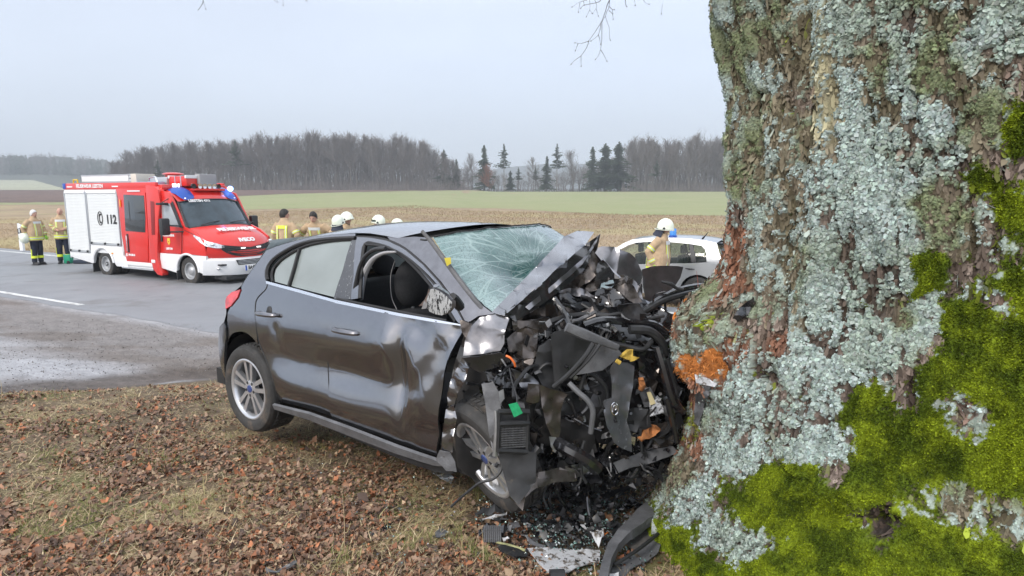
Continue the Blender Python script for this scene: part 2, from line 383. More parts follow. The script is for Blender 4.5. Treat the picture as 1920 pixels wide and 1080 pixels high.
def build_ground():
    th = np.radians(np.arange(-62, 62.01, 0.33)); r = [1.2]
    while r[-1] < 2600: r.append(r[-1] * 1.0125 + 0.002)
    r = np.array(r); T, R = np.meshgrid(th, r); X = np.sin(T) * R; Y = np.cos(T) * R
    Z = hgt(X, Y)
    Z = np.where(Y > 300, Z - 0.02 * (Y - 300), Z)
    near = sstep(16, 5, R)
    P = np.stack([X * 9, Y * 9, X * 0], -1); Z += near * (fbm(P, 4, 31) - 0.5) * 0.035 * (1 - 0.75 * zone_masks(X, Y))
    mask = zone_masks(X, Y); s = road_s(X, Y)
    rut = sstep(0.55, 0.75, fbm(np.stack([X * 0.8, Y * 0.8, X * 0 + 4], -1), 3, 77))
    # base colours (albedo)
    def c(*a): return np.array(a)
    n1 = fbm(np.stack([X * 3, Y * 3, X * 0], -1), 5, 5)[..., None]; n2 = fbm(np.stack([X * 14, Y * 14, X * 0], -1), 3, 6)[..., None]
    soil = c(.105, .080, .056) * (0.55 + 0.9 * n2) + c(.045, .03, .01) * n1
    ng = sstep(0.55, 0.72, fbm(np.stack([X * 1.5, Y * 1.5, X * 0], -1), 4, 9))[..., None]
    soil = soil * (1 - 0.55 * ng) + 0.55 * ng * c(.12, .125, .035)
    nn = fbm(np.stack([X * 0.7, Y * 2.4, X * 0], -1), 4, 12)[..., None]
    ga = c(.34, .342, .358) * (0.72 + 0.55 * n2)
    brown = sstep(0.42, 0.62, nn)
    sband = sstep(-2.9, -1.9, s)[..., None] * (1 - sstep(-0.7, -0.1, s))[..., None]
    ga = ga * (1 - 0.75 * np.clip(brown * 0.35 + sband * 0.8, 0, 1)) + c(.105, .08, .06) * (0.75 * np.clip(brown * 0.35 + sband * 0.8, 0, 1)) * (0.7 + 0.6 * n2)
    edge_dark = (np.clip(np.exp(-((mask - 0.4) / 0.28) ** 2) + sstep(6.9, 6.3, Y - (X + 4.0) * 0.62 + (fbm(np.stack([X * 3, Y * 3, X * 0], -1), 3, 44) - .5) * .6) * (mask > .3) , 0, 1) * (s < -.5))[..., None]
    col = soil * (1 - mask[..., None]) + ga * mask[..., None]
    q_ = Y - (X + 4.0) * 0.62 + (fbm(np.stack([X * 2.1, Y * 2.1, X * 0], -1), 4, 24) - .5) * 1.1
    band = (sstep(6.5, 6.8, q_) * (1 - sstep(7.5, 8.3, q_)) * (s < -1.2) * (X < -2.2))[..., None] * .85
    col = col * (1 - band) + c(.075, .058, .047) * (.5 + n2) * band
    col = col * (1 - 0.45 * edge_dark) + c(.045, .034, .028) * 0.45 * edge_dark
    # the field beyond the road
    f1 = fbm(np.stack([X * 0.25, Y * 0.09, X * 0], -1), 5, 41)[..., None]; f2 = fbm(np.stack([X * 2.2, Y * 1.1, X * 0], -1), 4, 42)[..., None]
    f3 = fbm(np.stack([X * 0.12 + Y * 0.05, Y * 0.30, X * 0], -1), 3, 43)[..., None]
    fld = c(.30, .225, .145) * (0.55 + 0.55 * f2 + 0.38 * f1) + c(.02, .045, .0) * sstep(0.5, 0.7, f3)
    fld = fld * (1 - 0.25 * sstep(0.55, 0.75, f1)) + c(.04, .03, .03) * 0.25 * sstep(0.55, 0.75, f1)
    far = (s > ROAD_W + 0.2)[..., None]
    col = np.where(far, fld, col)
    a, b = T.shape; V = np.stack([X, Y, Z], -1).reshape(-1, 3)
    idx = np.arange(a * b).reshape(a, b); F = np.stack([idx[:-1, :-1], idx[:-1, 1:], idx[1:, 1:], idx[1:, :-1]], -1).reshape(-1, 4)
    m = mat("ground soil", (1, 1, 1), 0.92, attr="Col", var=0.22, scale=30, bump=0.7, bscale=70, spec=0.25, bdist=0.012)
    o = raw("ground", V, F[:, ::-1].copy(), m, None, True, col.reshape(-1, 3)); tag(o, kind='structure')
    # ground behind the camera too
    g = MB(); g.add([(-400, -400, -0.6), (400, -400, -0.6), (400, 0.4, -0.6), (-400, 0.4, -0.6)], [(0, 1, 2, 3)])
    g.add([(-3.5, -3, 0.03), (4, -3, 0.03), (4, 1.6, 0.03), (-3.5, 1.6, 0.03)], [(0, 1, 2, 3)])
    tag(g.build("ground", mat("verge soil", (.10, .075, .045), 0.95, var=0.4, scale=5)), kind='structure')
build_ground()
def drape(name, us, ss, m, dz, kind='structure', jag=0.0, parent=None, zf=None):
    """strip along the road: us distance along, ss offsets across from the near line"""
    G = []
    for i, t in enumerate(us):
        row = []
        for j, s in enumerate(ss):
            k = 0
            if jag and j in (0, len(ss) - 1): k = (float(vnoise(np.array([t * 2.1, j * 5.0, 0.3]), 4)) - 0.5) * jag
            q = RD * t + RN * (S0 + s + k)
            z = (hgt(q[0], q[1]) if zf is None else zf) + dz; row.append((q[0], q[1], float(z)))
        G.append(row)
    mb = MB(); mb.grid(G); o = mb.build(name, m, parent, fix=False)
    for p in o.data.polygons:
        if p.normal.z < 0: p.flip()
    return tag(o, kind=kind) if parent is None else o
m_asph = mat("asphalt", (.215, .223, .238), 0.60, var=0.10, scale=1.1, bump=0.5, bscale=160, spec=0.45, dirt_or_reflection=(.165, .16, .158), dscale=0.5, dlo=0.52, dhi=0.68, stretch=(1, 1, 1))
u_ = np.arange(-60, 30, 0.5)
drape("road", u_, [-0.28, 0.5, 1.5, 2.7, 4, ROAD_W, ROAD_W + 0.35], m_asph, 0.0, jag=0.16, zf=-0.440)
m_line = mat("road paint", (.60, .61, .60), 0.55, var=0.12, scale=6, dirt_or_reflection=(.2, .19, .18), dscale=5, dlo=0.52, dhi=0.7)
tu = lambda X, Y: float(RD @ np.array([X, Y]))
for (a, b, s0_) in ((-60, tu(-8.5, 12.7), 0.0), (tu(0.6, 8.7), 30, 0.0)):
    drape("road_marking", np.arange(a, b, 0.5), [s0_ - 0.06, s0_ + 0.07], m_line, 0.004, jag=0.03, zf=-0.440)
drape("road_marking", np.arange(-60, 30, 0.5), [ROAD_W - 0.35, ROAD_W - 0.19], m_line, 0.004, zf=-0.440)
# field sheets beyond: solved from where their borders run in the view
def field_pt(u, v):
    r = ray(u, v); t = 20.0
    while t < 900:
        q = r * t
        if q[2] + CH <= float(hgt(q[0], q[1])): break
        t *= 1.01
    return r[0] * t, r[1] * t
def field_sheet(name, lower, upper, m, dz):
    us = np.arange(-260, 2050, 22); G = []
    lo = np.interp(us, [p[0] for p in lower], [p[1] for p in lower]); up = np.interp(us, [p[0] for p in upper], [p[1] for p in upper])
    for i, u in enumerate(us):
        a = field_pt(u, lo[i] + 0.9 * (random.random() - 0.5)); b = field_pt(u, up[i]) if up[i] > 357 else (ray(u, 357)[0] * 262, 262 * ray(u, 357)[1])
        row = []
        for k in np.linspace(0, 1, 16):
            X = a[0] + (b[0] - a[0]) * k; Y = a[1] + (b[1] - a[1]) * k; row.append((X, Y, float(hgt(X, Y)) + dz))
        G.append(row)
    mb = MB(); mb.grid(G); o = mb.build(name, m, None, smooth=True, fix=False)
    for p in o.data.polygons:
        if p.normal.z < 0: p.flip()
    return tag(o, kind='structure')
m_green = mat("winter crop", (.215, .245, .098), 0.9, col2=(.27, .265, .13), scale=0.10, dirt_or_reflection=(.30, .26, .19), dscale=0.5, dlo=0.60, dhi=0.72)
m_plough = mat("ploughed earth", (.115, .070, .055), 0.95, var=0.35, scale=0.35, dirt_or_reflection=(.2, .15, .12), dscale=1.2, dlo=0.55, dhi=0.7)
field_sheet("green_field", [(-260, 384), (120, 384), (450, 394), (640, 389), (940, 391), (1155, 403), (1400, 405), (2050, 410)], [(-260, 352), (2050, 352)], m_green, 0.02)
field_sheet("ploughed_field", [(-260, 381), (110, 380), (430, 369), (560, 363), (760, 358.5), (900, 357), (2050, 357)], [(-260, 352), (2050, 352)], m_plough, 0.05)

# ================================================================== FAR WOODS AND TREES
m_bark_far = mat("bare bark", (.15, .138, .128), 0.9, var=0.3, scale=0.8)
m_twig_far = mat("bare twigs", (.170, .152, .142), 0.95, var=0.25, scale=0.4)
m_twig_red = mat("rust twigs", (.22, .095, .055), 0.95, var=0.25, scale=0.4)
m_conif = mat("conifer green", (.028, .048, .030), 0.9, col2=(.055, .075, .040), scale=0.6)
def prisms(segs):
    """segs: array of x0 y0 z0 x1 y1 z1 r0 r1 -> three-sided prisms"""
    S = np.asarray(segs, float); A = S[:, :3]; B = S[:, 3:6]; d = B - A; d /= np.linalg.norm(d, axis=1)[:, None] + 1e-9
    ref = np.where(np.abs(d[:, 2:3]) < 0.9, np.array([[0, 0, 1.0]]), np.array([[1.0, 0, 0]])); s = np.cross(d, ref); s /= np.linalg.norm(s, axis=1)[:, None]; t = np.cross(s, d)
    V = []
    for (P, rr) in ((A, S[:, 6]), (B, S[:, 7])):
        for k in range(3):
            a = 2 * PI * k / 3; V.append(P + (s * math.cos(a) + t * math.sin(a)) * rr[:, None])
    V = np.stack(V, 1).reshape(-1, 3); o = np.arange(len(S)) * 6
    F = np.concatenate([np.stack([o + k, o + (k + 1) % 3, o + 3 + (k + 1) % 3, o + 3 + k], 1) for k in range(3)])
    return V, F
def bare_proto(seed, h=20.0, spread=0.28, start=0.42, nb=34, up=0.75, tw=4, r0=0.20, thin=1.0, lean=0.0):
    R = random.Random(seed); trunk = []; crown = []
    pts = [np.array([0, 0, -0.5])]; d = np.array([lean, 0, 1.0])
    n = 12
    for i in range(n):
        d = d + np.array([R.uniform(-.06, .06), R.uniform(-.06, .06), 0]); d /= np.linalg.norm(d); pts.append(pts[-1] + d * (h * 0.93 / n))
    rad = lambda z: max(r0 * (1 - z / h) ** 0.9, 0.035)
    for a, b in zip(pts[:-1], pts[1:]): trunk.append([*a, *b, rad(a[2]), rad(b[2])])
    def grow(p, d, ln, r, lev):
        k = 3 if lev < 2 else 2; q = p
        for i in range(k):
            d = d + np.array([R.uniform(-.22, .22), R.uniform(-.22, .22), R.uniform(-.02, .16) * up]); d /= np.linalg.norm(d)
            q2 = q + d * ln / k; crown.append([*q, *q2, max(r * (1 - i / k * .5), .022 * thin), max(r * (1 - (i + 1) / k * .5), .018 * thin)])
            if lev < 3:
                for _ in range(tw if lev == 0 else (3 if lev == 1 else 2)):
                    a = np.array([R.uniform(-1, 1), R.uniform(-1, 1), R.uniform(-.2, .9)]); dd = d + a * 0.75; dd /= np.linalg.norm(dd)
                    if R.random() < 0.85: grow(q + (q2 - q) * R.random(), dd, ln * R.uniform(.35, .6), r * 0.5, lev + 1)
            q = q2
    for i in range(nb):
        t = start + (1 - start) * (i + R.random()) / nb; z = t * (n - 0.01); k = int(z); p = pts[k] + (pts[k + 1] - pts[k]) * (z - k)
        az = R.uniform(0, 2 * PI); prof = math.sin(min(1, (1.08 - t) / (1.08 - start)) * PI * 0.62) + 0.15
        el = 0.55 + 0.9 * (t - start) / (1 - start)
        dd = np.array([math.cos(az) * math.cos(el), math.sin(az) * math.cos(el), math.sin(el)])
        grow(p, dd, h * spread * prof * R.uniform(.7, 1.1), max(rad(p[2]) * 0.45, .04), 1)
    return trunk, crown
def conifer_proto(seed, h=18.0, base=0.12, wid=0.17, dens=1.0, droop=0.25, thin=False):
    R = random.Random(seed); V = []; F = []
    n = int(62 * dens)
    for i in range(n):
        t = base + (1 - base) * (i / n) ** 0.95; z = h * t; m = R.randint(6, 9) if not thin else R.randint(3, 5)
        rr = h * wid * (1 - t) ** 0.8 * R.uniform(.5, 1.25) * (1 + .35 * math.sin(t * 23 + seed)) + 0.12
        for k in range(m):
            az = R.uniform(0, 2 * PI); ln = rr * R.uniform(.55, 1.1); ca, sa = math.cos(az), math.sin(az)
            for j in range(4):
                a = ln * (j / 4) * .9; b = ln * (j + 1.4) / 4
                wd = ln * 0.20 * (1 - j / 5) + 0.10; z1 = z - droop * a - R.uniform(0, .2); z2 = z - droop * b - R.uniform(.1, .45)
                o = len(V); off = R.uniform(-.4, .4) * wd
                V += [(ca * a - sa * off, sa * a + ca * off, z1), (ca * b - sa * (wd + off), sa * b + ca * (wd + off), z2 - R.uniform(0, .3)), (ca * b * 1.08, sa * b * 1.08, z2 + .1), (ca * b + sa * (wd - off), sa * b - ca * (wd - off), z2 - R.uniform(0, .3))]
                F += [(o, o + 1, o + 2), (o, o + 2, o + 3)]
    return V, F
def tree_from(name, tm, cm, mt, mc, loc, sc, rz, label, cat, group, lean=0):
    r = empty(name, loc=loc); r.rotation_euler = (lean, 0, rz); r.scale = sc
    for nm, me, mm in (("trunk", tm, mt), ("crown", cm, mc)):
        o = bpy.data.objects.new(nm, me); COL.objects.link(o); o.parent = r
    return tag(r, label, cat, group)
BARE = []
for i, kw in enumerate([dict(), dict(start=.5, spread=.22), dict(start=.35, spread=.30, nb=40), dict(start=.55, spread=.20, nb=28), dict(start=.3, spread=.25, nb=38), dict(start=.48, spread=.26, lean=.05)]):
    t, c = bare_proto(100 + i, **kw); ms = []
    for seg, mm, nm in ((t, m_bark_far, "trunk"), (c, m_twig_far, "crown")):
        V, F = prisms(seg); me = bpy.data.meshes.new(nm + "_mesh"); me.from_pydata([tuple(v) for v in V], [], [tuple(int(k) for k in f) for f in F]); me.materials.append(mm); ms.append(me)
    BARE.append(ms)
CON = []
for i, kw in enumerate([dict(), dict(wid=.2, dens=1.2), dict(base=.35, wid=.16, thin=True, dens=.7, droop=.05), dict(base=.5, wid=.2, dens=.6, droop=-.1, thin=True)]):
    V, F = conifer_proto(200 + i, **kw); me = bpy.data.meshes.new("crown_mesh"); me.from_pydata(V, [], F); me.materials.append(m_conif)
    V, F = prisms([[0, 0, -.5, 0, 0, 17.6, .22, .04]]); mt_ = bpy.data.meshes.new("trunk_mesh"); mt_.from_pydata([tuple(v) for v in V], [], [tuple(int(k) for k in f) for f in F]); mt_.materials.append(m_bark_far)
    CON.append((mt_, me))
def place_far(u, vtop, Y, vbase=357.5):
    p = at(u, vbase, Y); z0 = float(hgt(p[0], p[1])); top = at(u, vtop, Y)
    return (p[0], p[1], z0), top[2] - z0
prof_u = [196, 215, 250, 330, 430, 480, 540, 600, 680, 760, 800, 832, 868]; prof_v = [330, 303, 280, 265, 264, 256, 252, 249, 251, 256, 270, 288, 305]
prof2_u = [1168, 1180, 1205, 1230, 1262, 1300, 1385]; prof2_v = [280, 262, 252, 262, 266, 256, 262]
k = 0
G1 = "bare broadleaf trees along the wood edge behind the truck"; G2 = "bare broadleaf trees along the wood edge beside the trunk"
def wood_row(us, pu, pv, Y, grp, lab, jit=5):
    global k
    for u in us:
        uu = u + random.uniform(-jit, jit); v = float(np.interp(uu, pu, pv)) + random.uniform(-4, 9) + (random.uniform(4, 14) if random.random() < .25 else 0)
        loc, h = place_far(uu, v, Y + random.uniform(-6, 6)); ms = BARE[k % len(BARE)]; s = h / 20.0; k += 1
        tree_from("broadleaf_tree", ms[0], ms[1], None, None, loc, (s * random.uniform(.9, 1.3), s * random.uniform(.9, 1.3), s), random.uniform(0, 6.28), lab(uu), "tree", grp)
def labL(u):
    for a, t in ((236, "bare tree at the low left end of the wood edge, above the fire engine"), (300, "bare tree of the long wood edge, above the fire engine's roof load"), (350, "bare tree of the long wood edge, above the fire engine's windscreen"), (420, "bare tree of the long wood edge, above the fire engine's lit beacon"), (500, "bare tree of the long wood edge, above the fire engine's right mirror"), (570, "bare tree of the long wood edge, above the man turning his back"), (625, "bare tree of the long wood edge, above the man bending forward"), (680, "bare tree of the long wood edge, above the two left helmets"), (730, "bare tree of the long wood edge, above the helmet with goggles"), (790, "tall bare tree of the long wood edge, above the crashed car's roof")):
        if u < a: return t
    return "lower bare tree at the right end of the long wood edge"
def labR(u):
    if u < 1230: return "bare tree of the right wood edge, next to the broad spruces"
    if u < 1300: return "bare tree of the right wood edge, above the silver car's roof"
    return "bare tree of the right wood edge, nearest the mossy trunk"
wood_row(np.arange(212, 866, 8.2), prof_u, prof_v, 222, G1, labL)
wood_row(np.arange(1176, 1392, 8.2), prof2_u, prof2_v, 226, G2, labR)
def merged_wood(name, items, m, label=None):
    """items: (mesh arrays V,F), loc, scale, rot -> one mesh"""
    Vs = []; Fs = []; o = 0
    for (V, F), loc, sc, rz in items:
        c, s = math.cos(rz), math.sin(rz); W = V * np.array(sc); W = np.stack([W[:, 0] * c - W[:, 1] * s, W[:, 0] * s + W[:, 1] * c, W[:, 2]], 1) + np.array(loc)
        Vs.append(W); Fs.append(F + o); o += len(V)
    ob = raw(name, np.concatenate(Vs), np.concatenate(Fs), m); return ob
def simple_bare(seed):
    t, c = bare_proto(seed, nb=22, tw=2, start=.3, spread=.3); S = t + random.Random(seed).sample(c, min(len(c), 420)); S = [[*s[:6], s[6] * 1.7, s[7] * 1.7] for s in S]; V, F = prisms(S); return V, F
SB = [simple_bare(300 + i) for i in range(3)]
items = []
for (lo, hi, pu, pv) in ((208, 868, prof_u, prof_v), (1180, 1400, prof2_u, prof2_v)):
    for Y, st in ((240, 11), (256, 12), (275, 12)):
        for u in np.arange(lo, hi, st):
            uu = u + random.uniform(-6, 6); v = float(np.interp(uu, pu, pv)) + random.uniform(4, 16); loc, h = place_far(uu, v, Y)
            items.append((SB[random.randrange(3)], loc, (h / 20 * 1.15, h / 20 * 1.15, h / 20), random.uniform(0, 6.28)))
tag(merged_wood("woodland", items, m_twig_far), "deep bare wood standing behind the front row of trees across the field", "wood", kind='stuff')
# brushwood at the foot of the wood
R_ = random.Random(5); segs = []
for (lo, hi, Y) in ((205, 880, 216), (880, 1170, 232), (1165, 1400, 220), (205, 880, 235), (1180, 1400, 238)):
    for u in np.arange(lo, hi, 0.55):
        p = at(u + R_.uniform(-1, 1), 357, Y + R_.uniform(-6, 6)); z0 = float(hgt(p[0], p[1])); h = R_.uniform(.8, 4.0 if lo != 880 else 1.4)
        segs.append([p[0], p[1], z0, p[0] + R_.uniform(-.8, .8), p[1] + R_.uniform(-.8, .8), z0 + h, .09, .03])
for (lo, hi, Y, pu, pv) in ((210, 868, 262, prof_u, prof_v), (210, 868, 290, prof_u, prof_v), (1180, 1400, 262, prof2_u, prof2_v), (1180, 1400, 290, prof2_u, prof2_v)):
    for u in np.arange(lo, hi, .45):
        p = at(u + R_.uniform(-1, 1), 357, Y + R_.uniform(-8, 8)); z0 = float(hgt(p[0], p[1])); hm = max((357 - float(np.interp(u, pu, pv))) / FL * Y * .78, 2); h = hm * R_.uniform(.3, 1)
        segs.append([p[0], p[1], z0 - .5, p[0] + R_.uniform(-1.6, 1.6), p[1] + R_.uniform(-1.6, 1.6), z0 + h, .13, .05])
V, F = prisms(segs); tag(raw("undergrowth", V, F, m_twig_far), "low bare brushwood at the foot of the wood edge", "undergrowth", kind='stuff')
# the evergreens and single trees in the gap
singles = [
 (833, 279, 1, 'c', "dark spruce at the right end of the long wood edge"),
 (856, 297, 0, 'c', "shorter dark spruce just right of the spruce closing the long wood edge"),
 (884, 288, 1, 'b', "bare tree just left of the tall layered spruce in the gap"),
 (908, 270, 0, 'c', "tall dark layered spruce left of the lone bare larch in the gap"),
 (945, 268, 3, 'l', "lone bare larch with a small crown left of the distant hill"),
 (957, 319, 1, 'c', "small dark bushy conifer at the foot of the lone bare larch"),
 (972, 313, 3, 'c', "small ragged pine right of the lone larch, before the hill"),
 (1001, 295, 4, 'b', "thin bare tree left of the mid-sized spruce before the hill"),
 (1004, 312, 3, 'c', "low ragged pine under the thin bare tree before the hill"),
 (1025, 291, 0, 'c', "mid-sized dark spruce left of the tall open-crowned pine"),
 (1044, 268, 3, 'l', "tall open-crowned pine with a bare lower trunk in the gap"),
 (1076, 283, 2, 'b', "round-crowned bare tree left of the dark spruce clump"),
 (1110, 273, 0, 'c', "slim spruce at the left of the dark spruce clump"),
 (1134, 267, 1, 'c', "broad dark spruce in the middle of the spruce clump"),
 (1159, 264, 1, 'c', "broad dark spruce at the right of the spruce clump, next to the bare wood"),
]
for (u, v, i, kd, lab) in singles:
    loc, h = place_far(u, v, 224 if kd != 'l' else 220)
    if kd == 'b': ms = BARE[i]; s = h / 20
    else: ms = CON[i]; s = h / 18
    wd = s * (1.35 if (kd == 'c' and u > 1120) else 1.0) * (1.3 if kd == 'c' else 1.15)
    tree_from("spruce_tree" if kd == 'c' else ("larch_tree" if kd == 'l' else "broadleaf_tree"), ms[0], ms[1], None, None, loc, (wd, wd, s), random.uniform(0, 6), lab, "tree", None)
for (u, v, lab) in ((300, 300, "dark pine crown rising inside the left part of the wood"), (446, 262, "green pine crown among the bare trees above the truck"), (1230, 300, "dark green conifer standing in the wood right of the spruce clump")):
    loc, h = place_far(u, v, 216); ms = CON[3]; s = h / 18; tree_from("pine_tree", ms[0], ms[1], None, None, loc, (s * 1.3, s * 1.3, s), 1.0, lab, "tree", None)
items = []
for Y, lo, hi, st in ((262, 868, 1172, 7), (300, 868, 1172, 6)):
    for u in np.arange(lo, hi, st):
        uu = u + random.uniform(-5, 5); v = float(np.interp(uu, [868, 900, 960, 1010, 1060, 1110, 1172], [306, 316, 330, 326, 318, 306, 292])) + random.uniform(-4, 14); loc, h = place_far(uu, v, Y)
        items.append((SB[random.randrange(3)], loc, (h / 20 * 1.7, h / 20 * 1.7, h / 20), random.uniform(0, 6.28)))
tag(merged_wood("woodland", items, m_twig_far), "low hazy bare scrub behind the single trees in the gap of the wood", "wood", kind='stuff')
# rust bush
V, F = prisms(bare_proto(77, h=9, start=.15, spread=.35, nb=34, r0=.1)[1]); r = empty("shrub", loc=place_far(917, 330, 219)[0])
raw("crown", V, F, m_twig_red, r); tag(r, "rust-brown leafy young tree at the foot of the tall layered spruce", "shrub")
# blue ridge far behind, left forest
def hill(name, pu, pv, Y, col, depth=300, mname="far wooded hill"):
    us = np.arange(pu[0], pu[-1], 4.0); G = []
    for u in us:
        v = float(np.interp(u, pu, pv)); t = at(u, v, Y); nzv = float(fbm(np.array([u * .13, 0, 0]), 3, 7)) * 5.0; b = at(u, 372, Y * 0.8)
        G.append([(b[0], b[1], b[2] - 20), ((b[0] + t[0]) / 2, (b[1] + t[1]) / 2, b[2] + (t[2] - b[2]) * .55), (t[0], t[1], t[2] + nzv), (t[0] * 1.3, t[1] * 1.3, b[2] - 30)])
    mb = MB(); mb.grid(G); return tag(mb.build(name, mat(mname, col, 0.95, var=0.3, scale=0.02), None, smooth=True), kind='structure')
hill("hills", [820, 880, 930, 990, 1040, 1100, 1160, 1220], [350, 330, 318, 313, 309, 311, 318, 335], 1300, (.060, .070, .062))
hill("hills", [-400, -100, 0, 100, 200, 260, 330], [296, 297, 299, 300, 306, 322, 352], 620, (.075, .085, .07), mname="left wooded hill")
items = []
CL = []
for i in range(2):
    V, F = conifer_proto(400 + i, h=18, base=.15, wid=.2, dens=.35); CL.append((np.array(V), np.array([(a, b, c_, c_) for a, b, c_ in F])))
def tri4(F): return F
its_c = []; its_b = []
for row, Y in enumerate((560, 585, 610)):
    for u in np.arange(-320, 262, 4.2):
        v = float(np.interp(u, [-400, 0, 100, 190, 262], [286, 288, 290, 297, 318])) + random.uniform(-1, 9) + row * -0.5
        p = at(u, 350, Y); h = (at(u, v, Y)[2] - p[2]) + 4; base = p[2] - 4
        if random.random() < 0.55: its_c.append((CL[random.randrange(2)], (p[0], p[1], base), (h / 18 * .9, h / 18 * .9, h / 18), random.uniform(0, 6)))
        else: its_b.append((SB[random.randrange(3)], (p[0], p[1], base), (h / 20, h / 20, h / 20), random.uniform(0, 6)))
Vs = []; Fs = []; o_ = 0
for (V, F), loc, sc, rz in its_c:
    Vs.append(V * np.array(sc) + np.array(loc)); Fs.append(F[:, :3] + o_); o_ += len(V)
tag(raw("forest", np.concatenate(Vs), np.concatenate(Fs), m_conif), "distant hazy blue conifers on the hill behind the truck's rear", "forest", kind='stuff')
tag(merged_wood("forest", its_b, m_twig_far), "distant hazy bare trees among the conifers on the far left hill", "forest", kind='stuff')
# pale meadow strip at the far left
mb = MB(); a = [at(u, 356, 330) for u in (-500, 130)]; b = [at(u, 337, 560) for u in (-900, 60)]
mb.add([a[0], a[1], b[1], b[0]], [(0, 1, 2, 3)]); tag(mb.build("meadow", mat("pale meadow", (.33, .33, .22), 0.95, var=0.1, scale=0.05)), kind='structure')
# ------------------------------------------------------------------ the air
mb = MB(); mb.box((-1500, -3, -45), (1500, 1800, 190))
hz = mb.build("haze"); hz.data.materials.clear(); hm = bpy.data.materials.new("air"); hm.use_nodes = True; hn = hm.node_tree; hn.nodes.clear()
ho = hn.nodes.new("ShaderNodeOutputMaterial"); hv = hn.nodes.new("ShaderNodeVolumePrincipled"); hv.inputs['Color'].default_value = (.86, .93, 1, 1); hv.inputs['Density'].default_value = 0.00085
hn.links.new(hv.outputs[0], ho.inputs['Volume']); hz.data.materials.append(hm); tag(hz, kind='stuff')
# ================================================================== THE BIG TREE
TC = np.array([2.245, 2.915]); TD = float(np.hypot(*TC)); TAZ = math.atan2(TC[0], TC[1])
sil = [(1335, -120), (1347, 0), (1356, 50), (1366, 100), (1378, 150), (1388, 200), (1385, 260), (1382, 320), (1385, 380), (1380, 430), (1371, 480), (1352, 520), (1318, 560), (1292, 590), (1279, 630), (1274, 665), (1277, 690), (1300, 706), (1322, 722), (1314, 760), (1303, 810), (1290, 860), (1272, 910), (1255, 960), (1236, 1000), (1215, 1040), (1190, 1085), (1150, 1130)]
zs_, rs_, th_ = [], [], []
for u, v in sil:
    r = ray(u, v); az = math.atan2(r[0], r[1]); R_0 = TD * math.sin(TAZ - az); dist = math.sqrt(TD**2 - R_0**2); p = at(u, v, dist * math.cos(az)); zs_.append(p[2]); rs_.append(R_0)
zs_ = np.array(zs_)[::-1]; rs_ = np.array(rs_)[::-1]
ok_ = [0]
for i in range(1, len(zs_)):
    if zs_[i] > zs_[ok_[-1]] + 0.004: ok_.append(i)
zs_, rs_ = zs_[ok_], rs_[ok_]
TH_CAM = math.degrees(math.atan2(-TC[1], -TC[0])) % 360
def trunk_r(TH, Z):
    rt = np.interp(Z, zs_, rs_); rt = np.where(Z > zs_[-1], rs_[-1] + (Z - zs_[-1]) * 0.06, rt)
    base = 1.13 + 0.42 * np.exp(-np.maximum(Z, 0) / 0.42) + 0.05 * sstep(1.6, 3.2, Z)
    tht = TH_CAM - 90 + np.degrees(np.arcsin(np.clip(rt / TD, 0, .95)))
    sig = np.where(Z > 1.35, 42.0, np.where(Z > 0.85, 24.0, 34.0)); sig = np.interp(Z, [0, 0.5, 0.8, 0.95, 1.3, 1.6, 4], [40, 36, 30, 24, 24, 40, 45])
    d = (TH - tht + 180) % 360 - 180
    wgt = np.exp(-np.abs(d / sig) ** 2.6)
    wgt = np.where(d < 0, np.exp(-np.abs(d / 30.0) ** 3), wgt)
    r = base * (1 - wgt) + rt * wgt
    # roots
    r = r + 0.10 * np.exp(-np.maximum(Z, 0) / 0.5) * np.sin(np.radians(TH) * 5 + 0.6)
    return r
